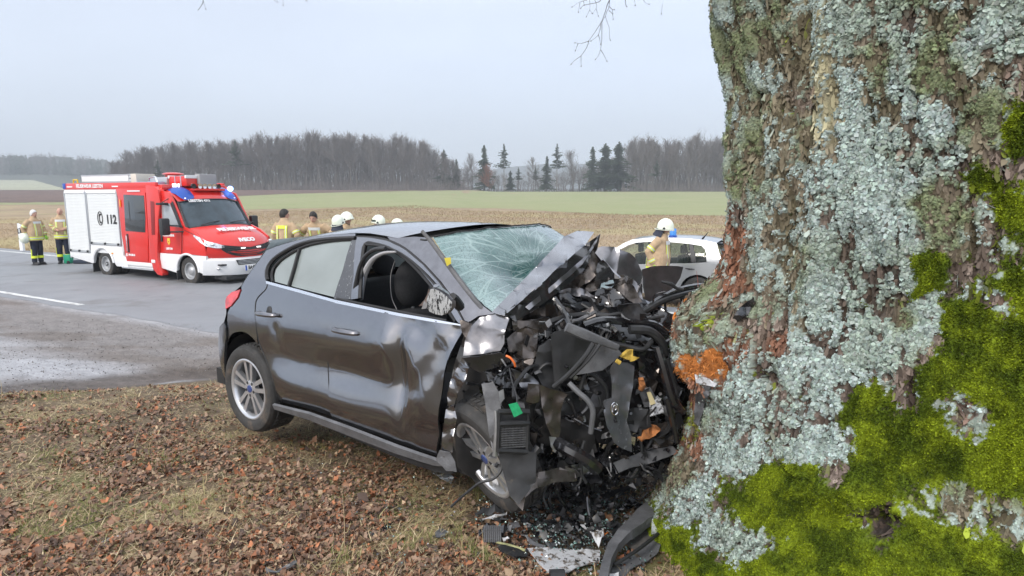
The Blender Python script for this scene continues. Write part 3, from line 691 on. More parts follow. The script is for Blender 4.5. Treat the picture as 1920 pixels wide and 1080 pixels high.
def trunk_cols(TH, Z, X, Y, R):
    u, v = proj(np.stack([X, Y, Z], -1))
    P = np.stack([X, Y, Z], -1)
    T = {}
    cps = [  # u, v, kind
     (1365,30,'G'),(1400,120,'G'),(1430,60,'G'),(1395,230,'G'),(1410,330,'G'),(1440,200,'D'),(1480,90,'D'),(1500,160,'B'),(1492,250,'D'),(1470,330,'G'),(1445,420,'G'),(1400,400,'B'),(1392,450,'R'),(1385,500,'R'),(1366,520,'R'),
     (1340,560,'G'),(1300,600,'S'),(1290,650,'G'),(1320,630,'S'),(1360,600,'Y'),(1400,560,'S'),(1420,500,'G'),(1440,600,'B'),(1460,640,'R'),(1340,650,'G'),(1300,682,'O'),(1345,690,'O'),(1385,690,'R'),(1280,610,'R'),
     (1545,40,'W'),(1530,130,'W'),(1535,220,'W'),(1525,300,'P'),(1520,400,'D'),(1500,480,'D'),(1480,540,'G'),(1510,600,'P'),(1500,700,'L'),
     (1600,40,'L'),(1640,120,'G'),(1700,60,'L'),(1760,30,'G'),(1830,60,'L'),(1890,40,'L'),(1660,200,'G'),(1600,260,'L'),(1560,330,'L'),(1700,150,'L'),(1740,230,'L'),(1800,190,'G'),(1860,130,'G'),(1900,140,'B'),(1760,120,'G'),
     (1650,330,'L'),(1720,330,'L'),(1790,300,'L'),(1700,420,'L'),(1620,420,'L'),(1570,430,'L'),(1640,500,'L'),(1560,520,'L'),(1700,500,'L'),(1760,380,'G'),(1800,240,'G'),(1830,260,'D'),(1850,220,'G'),
     (1590,600,'L'),(1650,600,'L'),(1540,650,'L'),(1600,680,'L'),(1700,640,'L'),(1650,700,'L'),(1450,700,'L'),(1420,760,'L'),(1500,780,'L'),(1560,760,'L'),(1380,780,'L'),(1360,850,'L'),(1420,860,'L'),(1500,850,'L'),(1550,820,'L'),(1330,920,'L'),(1330,800,'S'),(1310,960,'L'),(1345,1010,'L'),(1400,1030,'L'),(1410,1000,'L'),
     (1740,560,'L'),(1700,590,'G'),(1730,610,'L'),(1680,740,'B'),(1740,680,'B'),(1620,760,'M'),(1570,880,'B'),(1500,900,'M'),
     (1920,250,'M'),(1880,300,'B'),(1850,330,'M'),(1840,400,'B'),(1900,400,'M'),(1800,430,'G'),(1770,460,'G'),(1735,480,'M'),(1740,530,'M'),(1800,520,'B'),(1860,480,'B'),(1880,540,'M'),(1850,560,'B'),(1800,600,'M'),(1900,640,'M'),(1840,700,'M'),(1760,700,'M'),(1820,770,'B'),(1900,760,'M'),(1700,780,'M'),(1640,840,'M'),(1750,860,'M'),(1850,880,'M'),(1900,860,'M'),(1800,960,'D'),(1900,980,'D'),(1640,920,'M'),(1560,940,'M'),(1480,960,'M'),(1640,990,'K'),(1660,960,'K'),(1600,1040,'M'),(1700,1030,'M'),(1780,1060,'M'),(1880,1060,'M'),(1500,1040,'M'),(1400,950,'M'),(1440,900,'M'),(1330,1060,'M'),(1260,1040,'M'),(1230,1075,'M'),(1300,1000,'M'),(1430,1060,'M'),(1600,880,'M'),
     (1310,740,'R'),(1310,790,'Y'),(1300,850,'R'),(1290,880,'D'),(1435,705,'K'),(1470,735,'B'),(1395,725,'L')]
    kinds = 'LGDBRMWPOSYK'
    cu = np.array([c[0] for c in cps], float); cv = np.array([c[1] for c in cps], float)
    wob = (fbm(P * 5, 3, 61) - .5) * 90; wob2 = (fbm(P * 5 + 7, 3, 62) - .5) * 90
    uu = (u + wob).ravel(); vv = (v + wob2).ravel()
    Wt = {k: np.zeros(uu.size) for k in kinds}; tot = np.zeros(uu.size)
    for c, a, b in zip(cps, cu, cv):
        d = 1 / (((uu - a) ** 2 + (vv - b) ** 2) ** 1.6 + 2000.0); Wt[c[2]] += d; tot += d
    Wt = {k: (x / tot).reshape(u.shape) for k, x in Wt.items()}
    vis = (np.abs((TH - TH_CAM + 180) % 360 - 180) < 92) & (Z < 3.3) & (u < 2100)
    g = 1 - vis.astype(float)
    pz = fbm(P * 1.7, 3, 91)
    mz = sstep(1.3, 0.6, Z)
    Wt['M'] = Wt['M'] * (1 - g) + g * mz; Wt['L'] = Wt['L'] * (1 - g) + g * (1 - mz) * sstep(.45, .6, pz); Wt['G'] = Wt['G'] * (1 - g) + g * (1 - mz) * .4
    Wt['B'] = Wt['B'] * (1 - g) + g * (1 - mz) * .4
    return u, v, Wt
def build_big_tree():
    fine = np.arange(128, 262, 0.27); coarse = np.arange(262, 488, 4.0)
    th = np.concatenate([fine, coarse]); zz = np.concatenate([np.arange(-0.12, 3.35, 0.0062), np.arange(3.36, 6.5, 0.12)])
    TH, Z = np.meshgrid(th, zz); r0 = trunk_r(TH, Z); t = np.radians(TH)
    X = TC[0] + np.cos(t) * r0; Y = TC[1] + np.sin(t) * r0; P = np.stack([X, Y, Z], -1)
    # bark: long plates and furrows that run up the trunk, leaning slightly, spreading in the roots
    lean = 0.10 * Z + 0.45 * np.exp(-np.maximum(Z, 0) / .5)
    A = np.stack([np.cos(t + lean) * 13, np.sin(t + lean) * 13, Z * 2.1], -1)
    rid = 1 - np.abs(2 * fbm(A, 3, 51, .45) - 1) * 2.2
    plates = fbm(A * np.array([2.2, 2.2, 2.5]), 3, 52)
    big = fbm(P * 1.6, 3, 53) - .5
    u, v, W = trunk_cols(TH, Z, X, Y, r0)
    leftish = sstep(1560, 1400, u) * (Z > .9)
    fine_ = fbm(P * np.array([38, 38, 16.]), 3, 57)
    crk = np.clip((fbm(A * np.array([1.7, 1.7, 1.4]) + 3, 3, 58, .5) - .5) * 2, -1, 1); crk = np.exp(-(crk / .085) ** 2)
    c2_ = (fbm(A * np.array([3.6, 3.6, 2.6]) + 11, 2, 59, .5) - .5) * 2; c2_ = np.exp(-(c2_ / .07) ** 2); disp = -.010 * c2_ * (.7 + .5 * leftish) + 0.13 * big + 0.026 * (rid - .2) * (1 + .9 * leftish) + 0.026 * (plates - .5) * (1 + .7 * leftish) + .010 * (fine_ - .5) * (1 + leftish) - .022 * crk * (.6 + .6 * leftish)
    # the long bulge under the pale strip and the hollow to its left
    def gs(a, b, c, d): return np.exp(-((u - a) / c) ** 2 - ((v - b) / d) ** 2)
    line = np.exp(-((u - np.interp(v, [0, 300, 520, 700], [1560, 1545, 1535, 1500])) / 26) ** 2) * (Z > .7)
    disp += 0.035 * line - 0.045 * np.exp(-((u - np.interp(v, [0, 300, 520], [1505, 1500, 1470])) / 20) ** 2) * (Z > 1.2)
    disp -= 0.09 * gs(1640, 985, 50, 22); disp -= .05 * gs(1440, 712, 30, 18); disp += 0.05 * gs(1330, 600, 60, 50); disp += .05 * gs(1560, 915, 90, 30)
    # lichen: raised lobed crusts; moss: soft cushion
    l1 = fbm(P * 14, 3, 71); l2 = fbm(P * 42, 3, 72); l3 = fbm(P * 110, 2, 73); l3_ = l3
    Lw = W['L'] * .93 + .55 * W['P'] + .72 * W['S'] + .74 * W['G'] + .45 * W['D'] + .30 * W['W'] + .38 * W['B'] + .12 * W['R'] + .06 * W['M']
    cut = 0.60 - 0.20 * Lw + .10 * crk + .05 * (rid < 0)
    lich = sstep(cut - .015, cut + .02, l1 * .34 + l2 * .42 + .24 * l3) * (Lw > .02)
    Mw = W['M'] * 1.35 + .16 * W['B'] * (Z < 1.6) + .12 * W['L'] * (Z < 1.0) + .55 * W['K'] * .3 + .35 * W['Y'] + .08 * W['D']
    mcut = .605 - .30 * Mw
    moss = sstep(mcut - .03, mcut + .05, l1 * .22 + l2 * .36 + .42 * l3) * (Mw > .04)
    moss = moss * (1 - lich * (W['M'] < .6))
    lich = lich * (1 - moss * .95)
    disp += lich * (0.003 + 0.006 * l2 + .004 * l3) + moss * (0.003 + 0.010 * l1 + .008 * l3)
    disp += 0.012 * (l3 - .5) * W['O'] * 2 + .004 * (l2 - .5)
    R = r0 + disp; X = TC[0] + np.cos(t) * R; Y = TC[1] + np.sin(t) * R
    def c(*a): return np.array(a, float)
    f = lambda m: m[..., None]
    bark = c(.140, .115, .100) * (0.30 + .8 * f(plates) + .6 * f(fine_)) + c(.03, .022, .02) * f(l2)
    bark = bark * (1 - .55 * f(crk)) * (1 - .45 * f(c2_)) * (.7 + .6 * f(l3_))  # cracks and furrows darkened: crevice shade painted into the bark colour
    bark = bark * (1 - .4 * f(sstep(.45, .0, rid)))
    green_bark = c(.115, .115, .062)
    bark = bark * (1 - .55 * f(np.clip(W['G'] + W['D'] + .5 * W['S'] + .35 * W['Y'], 0, 1))) + green_bark * (.6 + .8 * f(l2)) * .55 * f(np.clip(W['G'] + W['D'] + .5 * W['S'] + .35 * W['Y'], 0, 1))
    red = sstep(.25, .6, W['R'] + .25 * W['B'] + (l1 - .5)); bark = bark * (1 - .7 * f(red)) + c(.20, .082, .045) * (.5 + f(l2)) * .7 * f(red)
    pale = np.clip(W['W'] * 1.4 + W['P'] * .5, 0, 1); bark = bark * (1 - f(pale)) + c(.33, .31, .20) * (.55 + .75 * f(plates)) * f(pale)
    org = sstep(.30, .55, W['O'] + (l2 - .5) * .6) * (Z > .6); bark = bark * (1 - f(org)) + (c(.42, .15, .04) * (.35 + 1.1 * f(l3))) * f(org)
    rim = (np.exp(-((TH - (TH_CAM - 71)) / 5.5) ** 2) * np.exp(-((Z - 1.11) / .14) ** 2)) > (.35 + l2 * .5)
    bark = np.where(f(rim), c(.46, .16, .035) * (.4 + f(l3)), bark)
    dark = np.clip(W['K'], 0, 1); bark = bark * (1 - .6 * f(dark))
    gl = f(np.clip(W['G'] * 1.5 + W['S'] * .7 + W['D'] * 1.3 + W['B'] * .4, 0, 1) * sstep(.35, .6, fbm(P * 7, 3, 88)) + .25 * sstep(.55, .7, fbm(P * 4, 3, 89)))
    lc = c(.33, .395, .365) * (1 - np.clip(gl, 0, 1)) + c(.20, .225, .135) * np.clip(gl, 0, 1)
    lc = lc * (.62 + .62 * f(l3)) * (.75 + .5 * f(l2))
    mc = (c(.085, .125, .008) * (1 - f(sstep(.4, .65, l1))) + c(.19, .25, .014) * f(sstep(.4, .65, l1))) * (.5 + f(l3))
    yel = f(W['Y'] * sstep(.5, .6, l2)); mc = mc * (1 - yel) + c(.30, .28, .03) * yel
    col = bark * (1 - f(lich)) + lc * f(lich); col = col * (1 - f(moss)) + mc * f(moss)
    a, b = TH.shape; idx = np.arange(a * b).reshape(a, b); nxt = np.concatenate([idx[:, 1:], idx[:, :1]], 1)
    F = np.stack([idx[:-1], nxt[:-1], nxt[1:], idx[1:]], -1).reshape(-1, 4)
    m = mat("tree bark", (1, 1, 1), 0.9, attr="Col", var=.14, scale=160, bump=.8, bscale=260, bdist=.004, spec=.2)
    root = empty("broadleaf_tree", loc=(float(TC[0]), float(TC[1]), 0.0))
    tag(root, "huge old tree under pale blue lichen and green moss, hit by the grey car", "tree")
    V = np.stack([X - TC[0], Y - TC[1], Z], -1).reshape(-1, 3)
    raw("trunk", V, F, m, root, True, col.reshape(-1, 3))
    # ---------- lichen rosettes and moss tufts standing on the bark
    nrm = np.stack([np.cos(t), np.sin(t), np.zeros_like(t)], -1)
    vis = (TH > 130) & (TH < 248) & (Z < 3.1) & (Z > 0.0) & (u > 1100) & (u < 1990) & (v < 1130) & (v > -40)
    def pick(wgt, n):
        p = (wgt * vis).ravel(); p = p / p.sum(); return rng.choice(p.size, n, p=p)
    Vf = V.reshape(-1, 3); Nf = nrm.reshape(-1, 3)
    du = np.gradient(np.stack([X, Y, Z], -1), axis=1).reshape(-1, 3); dv = np.gradient(np.stack([X, Y, Z], -1), axis=0).reshape(-1, 3)
    NN = np.cross(du, dv); NN /= np.linalg.norm(NN, axis=1)[:, None] + 1e-12; sg = np.sign((NN * Nf).sum(1)); NN *= sg[:, None]
    id_ = pick(np.clip(lich - .45, 0, 1) * (.3 + W['L'] + .9 * W['G'] + .5 * W['S']), 120000); n = len(id_)
    p0 = Vf[id_] + rng.normal(0, .003, (n, 3)); nn = NN[id_] + rng.normal(0, .30, (n, 3)); nn /= np.linalg.norm(nn, axis=1)[:, None]
    s1 = np.cross(nn, np.array([.1, .2, 1.0])); s1 /= np.linalg.norm(s1, axis=1)[:, None]; s2 = np.cross(nn, s1)
    rad = rng.uniform(.0022, .0068, n) * (.75 + .6 * W['L'].ravel()[id_]); K = 7; ph = rng.uniform(0, 6.28, n)
    VV = [p0 + nn * .002]
    for k in range(K):
        a = ph + 2 * PI * k / K; rr = rad * rng.uniform(.65, 1.25, n)
        VV.append(p0 + (s1 * np.cos(a)[:, None] + s2 * np.sin(a)[:, None]) * rr[:, None] + nn * (rad * rng.uniform(-.1, .55, n))[:, None])
    VV = np.stack(VV, 1).reshape(-1, 3); o = np.arange(n) * (K + 1)
    FF = np.concatenate([np.stack([o, o + 1 + k, o + 1 + (k + 1) % K], 1) for k in range(K)])
    glf = np.clip(gl.ravel()[id_], 0, 1)[:, None]; cc = (c(.385, .465, .440) * (1 - glf) + c(.20, .235, .13) * glf) * rng.uniform(.55, 1.3, (n, 1)) * (.70 + .6 * l2.ravel()[id_])[:, None] * rng.uniform(.95, 1.05, (n, 3))
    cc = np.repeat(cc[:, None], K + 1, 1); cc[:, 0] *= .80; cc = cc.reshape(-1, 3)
    ml = mat("lichen", (1, 1, 1), .9, attr="Col", spec=.15, bump=.4, bscale=400, bdist=.002)
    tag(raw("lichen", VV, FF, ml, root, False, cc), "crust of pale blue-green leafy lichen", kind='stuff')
    # thin bark scales standing off between the lichen
    id_ = pick(np.clip(1 - lich - moss, 0, 1) * (1 - org) * (.25 + W['B'] + W['D'] + W['R'] + .5 * W['G']), 42000); n = len(id_)
    p0 = Vf[id_] + rng.normal(0, .002, (n, 3)); nn = NN[id_] + rng.normal(0, .22, (n, 3)); nn /= np.linalg.norm(nn, axis=1)[:, None]
    s1 = np.cross(nn, np.array([0, 0, 1.0]) + rng.normal(0, .15, (n, 3))); s1 /= np.linalg.norm(s1, axis=1)[:, None]; s2 = np.cross(nn, s1)
    wd = rng.uniform(.0025, .009, n)[:, None]; ln = wd * rng.uniform(1.2, 4.0, (n, 1)); th_k = rng.uniform(.001, .005, (n, 1)); VV = []
    for (a, b, k) in ((-1, -1, .2), (0, -1.3, .8), (1, -.8, .3), (1.1, .7, .9), (.1, 1.2, 1.0), (-1, .9, .5)): VV.append(p0 + s1 * wd * a * rng.uniform(.6, 1.2, (n, 1)) + s2 * ln * b * rng.uniform(.7, 1.1, (n, 1)) + nn * th_k * k)
    VV = np.stack(VV, 1).reshape(-1, 3); o = np.arange(n) * 6; FF = np.concatenate([np.stack([o, o + k, o + k + 1], 1) for k in (1, 2, 3, 4)])
    base_ = col.reshape(-1, 3)[id_] * rng.uniform(.55, 1.7, (n, 1)) + c(.02, .012, .008); cc = np.repeat(base_[:, None], 6, 1).reshape(-1, 3)
    tag(raw("bark_scales", VV, FF, ml, root, False, cc), "thin brown bark scales between the lichen", kind='stuff')
    id_ = pick(np.clip(moss - .3, 0, 1) * (.15 + W['M']), 200000); n = len(id_)
    p0 = Vf[id_] + rng.normal(0, .003, (n, 3)); nn = NN[id_] * .8 + rng.normal(0, .45, (n, 3)) + np.array([0, 0, .35]); nn /= np.linalg.norm(nn, axis=1)[:, None]
    s1 = np.cross(nn, rng.normal(0, 1, (n, 3))); s1 /= np.linalg.norm(s1, axis=1)[:, None]
    ln = rng.uniform(.003, .009, n)[:, None]; wd = rng.uniform(.0009, .0022, n)[:, None]
    VV = np.stack([p0 - s1 * wd, p0 + s1 * wd, p0 + nn * ln * .6 + s1 * wd * 1.3, p0 + nn * ln, p0 + nn * ln * .6 - s1 * wd * 1.3], 1).reshape(-1, 3); o = np.arange(n) * 5
    FF = np.concatenate([np.stack([o, o + 1, o + 2], 1), np.stack([o, o + 2, o + 4], 1), np.stack([o + 4, o + 2, o + 3], 1)])
    pm = l1.ravel()[id_][:, None]; cc = (c(.065, .10, .008) + (c(.27, .345, .016) - c(.065, .10, .008)) * sstep(.36, .66, pm * .7 + .3 * l2.ravel()[id_][:, None])) * rng.uniform(.5, 1.35, (n, 1))
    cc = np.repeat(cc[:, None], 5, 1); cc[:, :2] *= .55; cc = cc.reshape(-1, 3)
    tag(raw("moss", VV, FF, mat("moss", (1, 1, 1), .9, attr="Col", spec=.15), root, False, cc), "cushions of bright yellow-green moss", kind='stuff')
    # torn orange wood splinters on the gouged burl
    id_ = pick(org * np.exp(-((u - 1325) / 70) ** 2 - ((v - 686) / 26) ** 2), 2600); n = len(id_)
    p0 = Vf[id_]; nn = NN[id_] * .6 + rng.normal(0, .6, (n, 3)) + np.array([0, 0, -.5]); nn /= np.linalg.norm(nn, axis=1)[:, None]; s1 = np.cross(nn, rng.normal(0, 1, (n, 3))); s1 /= np.linalg.norm(s1, axis=1)[:, None]
    ln = rng.uniform(.008, .03, n)[:, None]; wd = rng.uniform(.001, .0035, n)[:, None]
    VV = np.stack([p0 - s1 * wd, p0 + s1 * wd, p0 + nn * ln], 1).reshape(-1, 3); o = np.arange(n) * 3; FF = np.stack([o, o + 1, o + 2], 1)
    cc = np.repeat((c(.50, .19, .045) * rng.uniform(.3, 1.35, (n, 1)))[:, None], 3, 1).reshape(-1, 3)
    tag(raw("splinters", VV, FF, mat("torn wood", (1, 1, 1), .8, attr="Col"), root, False, cc), "torn bright orange wood fibres", kind='stuff')
    # branches overhead, two reach down into view
    mbk = mat("branch bark", (.085, .075, .065), .9, var=.3, scale=40)
    mb = MB(); cx, cy = TC
    mb.tube([(-.3, -.2, 4.6), (-.9, .3, 6.0), (-1.8, 1.2, 7.2), (-3.0, 2.4, 8.0)], [.34, .26, .2, .1], 10, smooth=4)
    mb.tube([(.1, .2, 5.5), (.2, .3, 7.5), (.5, .2, 9.5)], [.75, .5, .3], 12, smooth=3)
    mb.tube([(.5, .1, 5.5), (1.3, -.4, 6.8), (2.4, -.6, 8.0)], [.4, .25, .12], 10, smooth=3)
    mb.build("limb", mbk, root, smooth=True)
    def twig(name, runs, Y, r0, src):
        mb = MB(); first = at(*runs[0][0], Y)
        s_ = np.array(src); mid = (s_ + first) / 2 + np.array([0, 0, .35])
        mb.tube([s_, mid, first], [.03, .014, r0], 6, smooth=5)
        for i, run in enumerate(runs):
            pts = [at(a, b, Y + j * 0.03 + i * .02) for j, (a, b) in enumerate(run)]; k = r0 if i == 0 else r0 * .55
            mb.tube(pts, list(np.linspace(k, k * .35, len(pts))), 5, smooth=2)
            e_ = pts[-1]; mb.ball(e_, .0035, 5, 4)
        o = mb.build(name, mbk, root, smooth=True); o.location = (-cx, -cy, 0)
    q = lambda x, y: (1040 + x * .1203, y * .1203)
    twig("branch", [[(1146, -25), q(855, 0), q(820, 70), q(735, 330), q(530, 640)], [q(530, 640), q(500, 740), q(410, 870), q(300, 950), q(258, 1000)], [q(410, 870), q(412, 1030)], [q(530, 640), q(410, 678), q(315, 668)], [q(365, 680), q(322, 790)], [q(735, 330), q(735, 600), q(715, 770), q(680, 870), q(636, 925)], [q(720, 780), q(770, 860), q(815, 955)], [q(720, 370), q(685, 540), q(565, 640)], [q(680, 540), q(705, 620), q(714, 690)], [q(855, 20), q(840, 130), q(790, 255), q(850, 430), q(852, 590), q(870, 625)], [q(790, 255), q(740, 330)], [q(850, 100), q(895, 145), q(930, 150)], [q(845, 165), q(900, 215), q(912, 300)], [q(895, 145), q(905, 215)],
                   ], 3.6, .0030, (cx - 1.2, cy + .5, 5.6))
    twig("branch", [[(1128, -20), q(720, 0), q(640, 45), q(460, 80), q(405, 130)], [(1094, -8), q(545, 0), q(548, 150), q(585, 210)], [q(548, 150), q(495, 260)], [q(500, 5), q(380, 35), q(270, 110)], [q(395, 40), q(370, 190)], [q(625, 0), q(655, 80), q(645, 130), q(590, 210)], [q(645, 130), q(680, 250)], [q(445, 10), q(460, 80)]], 3.9, .0024, (cx - 1.3, cy + .8, 5.7))
    twig("branch", [[(1172, -15), (1173, 8), (1175, 12)], [(1188, -12), (1190, 3), (1191, 10)], [(1202, -8), (1210, 5), (1217, 8)], [(1242, 8), (1240, 26)]], 3.7, .002, (cx - 1.3, cy + .6, 5.2))
    twig("branch", [[(380, -18), (381, 2), (376, 13), (372, 18)], [(381, 2), (386, 17)], [(530, -12), (531, 10)], [(500, -14), (515, 1), (520, 4)], [(560, -12), (575, 2)]], 3.8, .002, (cx - 3.0, cy + 2.0, 7.8))
build_big_tree()
# ================================================================== THE WRECKED CAR
CAR = Frame((-1.880, 4.44, 0.08), 52.5)
car = empty("crashed_car", M=CAR.mat())
tag(car, "dark grey hatchback with crushed front end wrapped against the big mossy tree", "car")
z2 = lambda x, y: (400 + x * .29167, 400 + y * .29167)
z3 = lambda x, y: (780 + x * .3241, 400 + y * .3241)
z5 = lambda x, y: (400 + x * .2963, 600 + y * .2963)
z6 = lambda x, y: (400 + x * .2778, 520 + y * .2778)
zz = lambda x, y: (640 + x * .1852, 440 + y * .1852)
z4 = lambda x, y: (920 + x * .2408, 600 + y * .2408)
_sz = [.15, .25, .33, .42, .50, .57, .63, .70, .78, .86, .92, 1.0, 1.1, 1.2, 1.3, 1.4, 1.5]
_sy = [.06, .035, .0, -.026, -.016, .004, .016, .010, .0, .002, .014, .038, .075, .125, .175, .235, .31]
def S(x, z):
    y = cubic(_sz, _sy, z)
    conc = sstep(.15, .55, x) * (1 - sstep(1.45, 1.9, x))
    flat = np.interp(z, _sz, [.06, .035, .006, -.004, -.004, -.002, 0, 0, 0, .002, .014, .038, .075, .125, .175, .235, .31])
    y = y * conc + flat * (1 - conc)
    r = np.clip((-.28 - np.asarray(x, float)) / .5, 0, 1.4); y = y + .30 * r ** 2.1
    return y + .05 * np.clip((np.asarray(x, float) - 1.7) / .6, 0, 1.3) ** 2
def st(u, v, off=0.0):
    y = 0.05
    for _ in range(12):
        p = CAR.on(u, v, 1, y); y = 0.5 * y + 0.5 * (float(S(p[0], p[2])) + off)
    return float(p[0]), float(p[2])
def dent(x, z):
    d = 0.0
    for (u, v, a, r, rz) in ((z2(1130, 830)[0], z2(1130, 830)[1], -.024, .10, .12), (z5(1335, 520)[0], z5(1335, 520)[1], -.030, .15, .14), (z5(1200, 420)[0], z5(1200, 420)[1], .040, .07, .30),
                             (z2(1480, 900)[0], z2(1480, 900)[1], .018, .12, .10), (z5(1350, 700)[0], z5(1350, 700)[1], .022, .14, .06), (z2(1300, 740)[0], z2(1300, 740)[1], .020, .10, .07), (z5(880, 320)[0], z5(880, 320)[1], .012, .25, .10)):
        cx, cz = st(u, v); d += a * math.exp(-((x - cx) / r) ** 2 - ((z - cz) / rz) ** 2)
    return d
_dc = {}
def dentf(x, z):
    if 'c' not in _dc:
        L_ = []
        for (uv, a, r, rz, rot) in ((z2(1120, 830), -.022, .085, .10, 0), (z5(1335, 520), -.032, .13, .13, 0), (z5(1195, 380), .030, .055, .26, .12), (z5(1180, 180), .02, .05, .12, 0),
                                (z2(1480, 880), .020, .10, .08, 0), (z5(1360, 705), .024, .13, .05, -.25), (z2(1300, 730), .018, .10, .05, 0), (z5(880, 330), .014, .25, .10, 0), (z2(400, 760), .012, .05, .08, .3), (z2(1560, 760), .02, .06, .05, 0)):
            cx, cz = st(*uv); L_.append((cx, cz, a, r, rz, rot))
        _dc['c'] = L_
    d = 0
    for cx, cz, a, r, rz, rot in _dc['c']:
        X = (x - cx) + rot * (z - cz); Z = z - cz; d += a * math.exp(-(X / r) ** 2 - (Z / rz) ** 2)
    k = float(sstep(1.45, 1.62, x) * sstep(.55, .68, z)); d += k * .010 * (abs(math.sin(x * 9 + z * 5 + math.sin(z * 7) * .6)) - .6) + k * .006 * (abs(math.sin(x * 15 - z * 13)) - .6)
    d += .0012 * math.sin(x * 9 + z * 5) + .0009 * math.sin(z * 21 + x * 4)
    return d
side = lambda x, z: (x, float(S(x, z)) + dentf(x, z), z)
sideoff = lambda k: (lambda x, z: (x, float(S(x, z)) + k, z))
far_side = lambda x, z: (x, 1.80 - float(S(x, z)), z)
M_PAINT = mat("grey car paint", (.215, .22, .238), 0.15, metal=.95, coat=.9, var=.03, scale=30, dirt_or_reflection=(.20, .18, .15), dscale=26, dlo=.72, dhi=.84)
M_PAINTR = mat("scuffed car paint", (.20, .20, .215), 0.30, metal=.9, coat=.5, var=.2, scale=12, dirt_or_reflection=(.16, .13, .11), dscale=30, dlo=.68, dhi=.78)
M_UNDER = mat("bare crumpled metal", (.105, .092, .085), 0.27, metal=0.75, var=.5, scale=16, dirt_or_reflection=(.20, .13, .10), dscale=22, dlo=.66, dhi=.78)
M_GLOSSBLK = mat("gloss black", (.013, .013, .015), 0.16, coat=.9, var=.3, scale=20, dirt_or_reflection=(.12, .10, .09), dscale=30, dlo=.66, dhi=.76)
M_PLGREY = mat("grey plastic", (.115, .118, .126), 0.5, var=.25, scale=14, dirt_or_reflection=(.2, .17, .13), dscale=24, dlo=.64, dhi=.74, bump=.3, bscale=90)
M_FABRIC = mat("seat fabric", (.022, .023, .026), .9, var=.2, scale=60, bump=.3, bscale=300)
M_SEAL = mat("rubber seal", (.016, .016, .017), .6)
M_DRY = mat("dark cavity lining", (.018, .017, .017), .85, var=.3, scale=12)
def glass_mat(name, tint=(.80, .86, .86), fog=.36, fogc=(.56, .63, .62), rough=.03):
    m = bpy.data.materials.new(name); m.use_nodes = True; n = m.node_tree.nodes; l = m.node_tree.links; n.clear()
    o = n.new("ShaderNodeOutputMaterial"); t = n.new("ShaderNodeBsdfTransparent"); t.inputs[0].default_value = (*tint, 1)
    b = n.new("ShaderNodeBsdfPrincipled"); b.inputs['Base Color'].default_value = (*fogc, 1); b.inputs['Roughness'].default_value = rough; b.inputs['IOR'].default_value = 1.8; b.inputs['Coat Weight'].default_value = 1
    mx = n.new("ShaderNodeMixShader"); mx.inputs[0].default_value = fog
    tc = n.new("ShaderNodeTexCoord"); nz = n.new("ShaderNodeTexNoise"); nz.inputs['Scale'].default_value = 5; nz.inputs['Detail'].default_value = 8; l.new(tc.outputs['Object'], nz.inputs[0])
    mr = n.new("ShaderNodeMapRange"); mr.inputs[3].default_value = fog - .08; mr.inputs[4].default_value = fog + .08; l.new(nz.outputs[0], mr.inputs[0])
    fr = n.new("ShaderNodeFresnel"); fr.inputs[0].default_value = 1.5; ad = n.new("ShaderNodeMath"); ad.operation = 'ADD'; ad.use_clamp = True
    l.new(mr.outputs[0], ad.inputs[0]); l.new(fr.outputs[0], ad.inputs[1]); l.new(ad.outputs[0], mx.inputs[0])
    l.new(t.outputs[0], mx.inputs[1]); l.new(b.outputs[0], mx.inputs[2]); l.new(mx.outputs[0], o.inputs[0]); return m
M_GLASS = glass_mat("car window glass")
# --- traced outlines on the body side
WL = [z2(350, 430), z2(343, 390), z2(355, 340), z2(392, 292), z2(460, 245), z2(540, 205), z2(620, 182), z2(700, 170), z2(800, 162), z2(912, 158)]
RL = [z2(338, 238), z2(400, 214), z2(480, 190), z2(560, 168), z2(650, 148), z2(760, 134), z2(912, 128), z2(1010, 132), z2(1110, 144), z2(1180, 158)]
DF = [z2(925, 152), z2(1010, 156), z2(1120, 175), z2(1230, 228), z2(1350, 330), z2(1450, 440), z2(1540, 560), z2(1600, 680), z2(1615, 715)]
T = lambda pts: [st(*p) for p in pts]
rear_edge = [z2(350, 440), z2(338, 485), z2(300, 525), z2(275, 560), z2(268, 620), z2(272, 700), z5(285, 120), z5(300, 170), z5(330, 240), z5(360, 320), z5(390, 420), z5(408, 515)]
rd = T(rear_edge + [z5(520, 541), z5(640, 572), z5(755, 611), z5(735, 500), z5(722, 250), z2(745, 800), z2(756, 640), z2(786, 560), z2(560, 497)])
panel("rear_door", rd, side, M_PAINT, car, .035, .012)
fd = T([z2(792, 562), z2(1200, 650), z2(1400, 685), z2(1612, 722), z2(1607, 745), z2(1560, 830), z2(1510, 940), z5(1480, 260), z5(1460, 400), z5(1442, 560), z5(1430, 700), z5(1425, 852), z5(1200, 779), z5(1000, 704), z5(762, 613), z5(742, 500), z5(728, 250), z2(751, 800), z2(762, 640)])
fdo = panel("front_door", fd, side, M_PAINT, car, .022, .012, ang=60)
arch = [z6(96, 440), z6(104, 408), z6(120, 385), z6(150, 370), z6(190, 365), z6(230, 378), z6(268, 410), z6(300, 450)]
qp = T([z2(350, 432), z2(343, 390), z2(355, 340), z2(392, 292), z2(460, 245), z2(540, 205), z2(620, 182), z2(700, 170), z2(800, 162), z2(912, 158)] + RL[:7][::-1] +
       [z2(300, 292), z2(250, 360), z2(210, 425), z2(180, 470), z2(181, 490), z2(160, 540), z2(112, 600), z2(92, 640), z2(88, 690), z2(93, 745)] + arch + [z2(272, 700), z2(268, 620), z2(275, 560), z2(300, 525), z2(338, 485)])
panel("rear_fender", qp, side, M_PAINT, car, .04, .01)
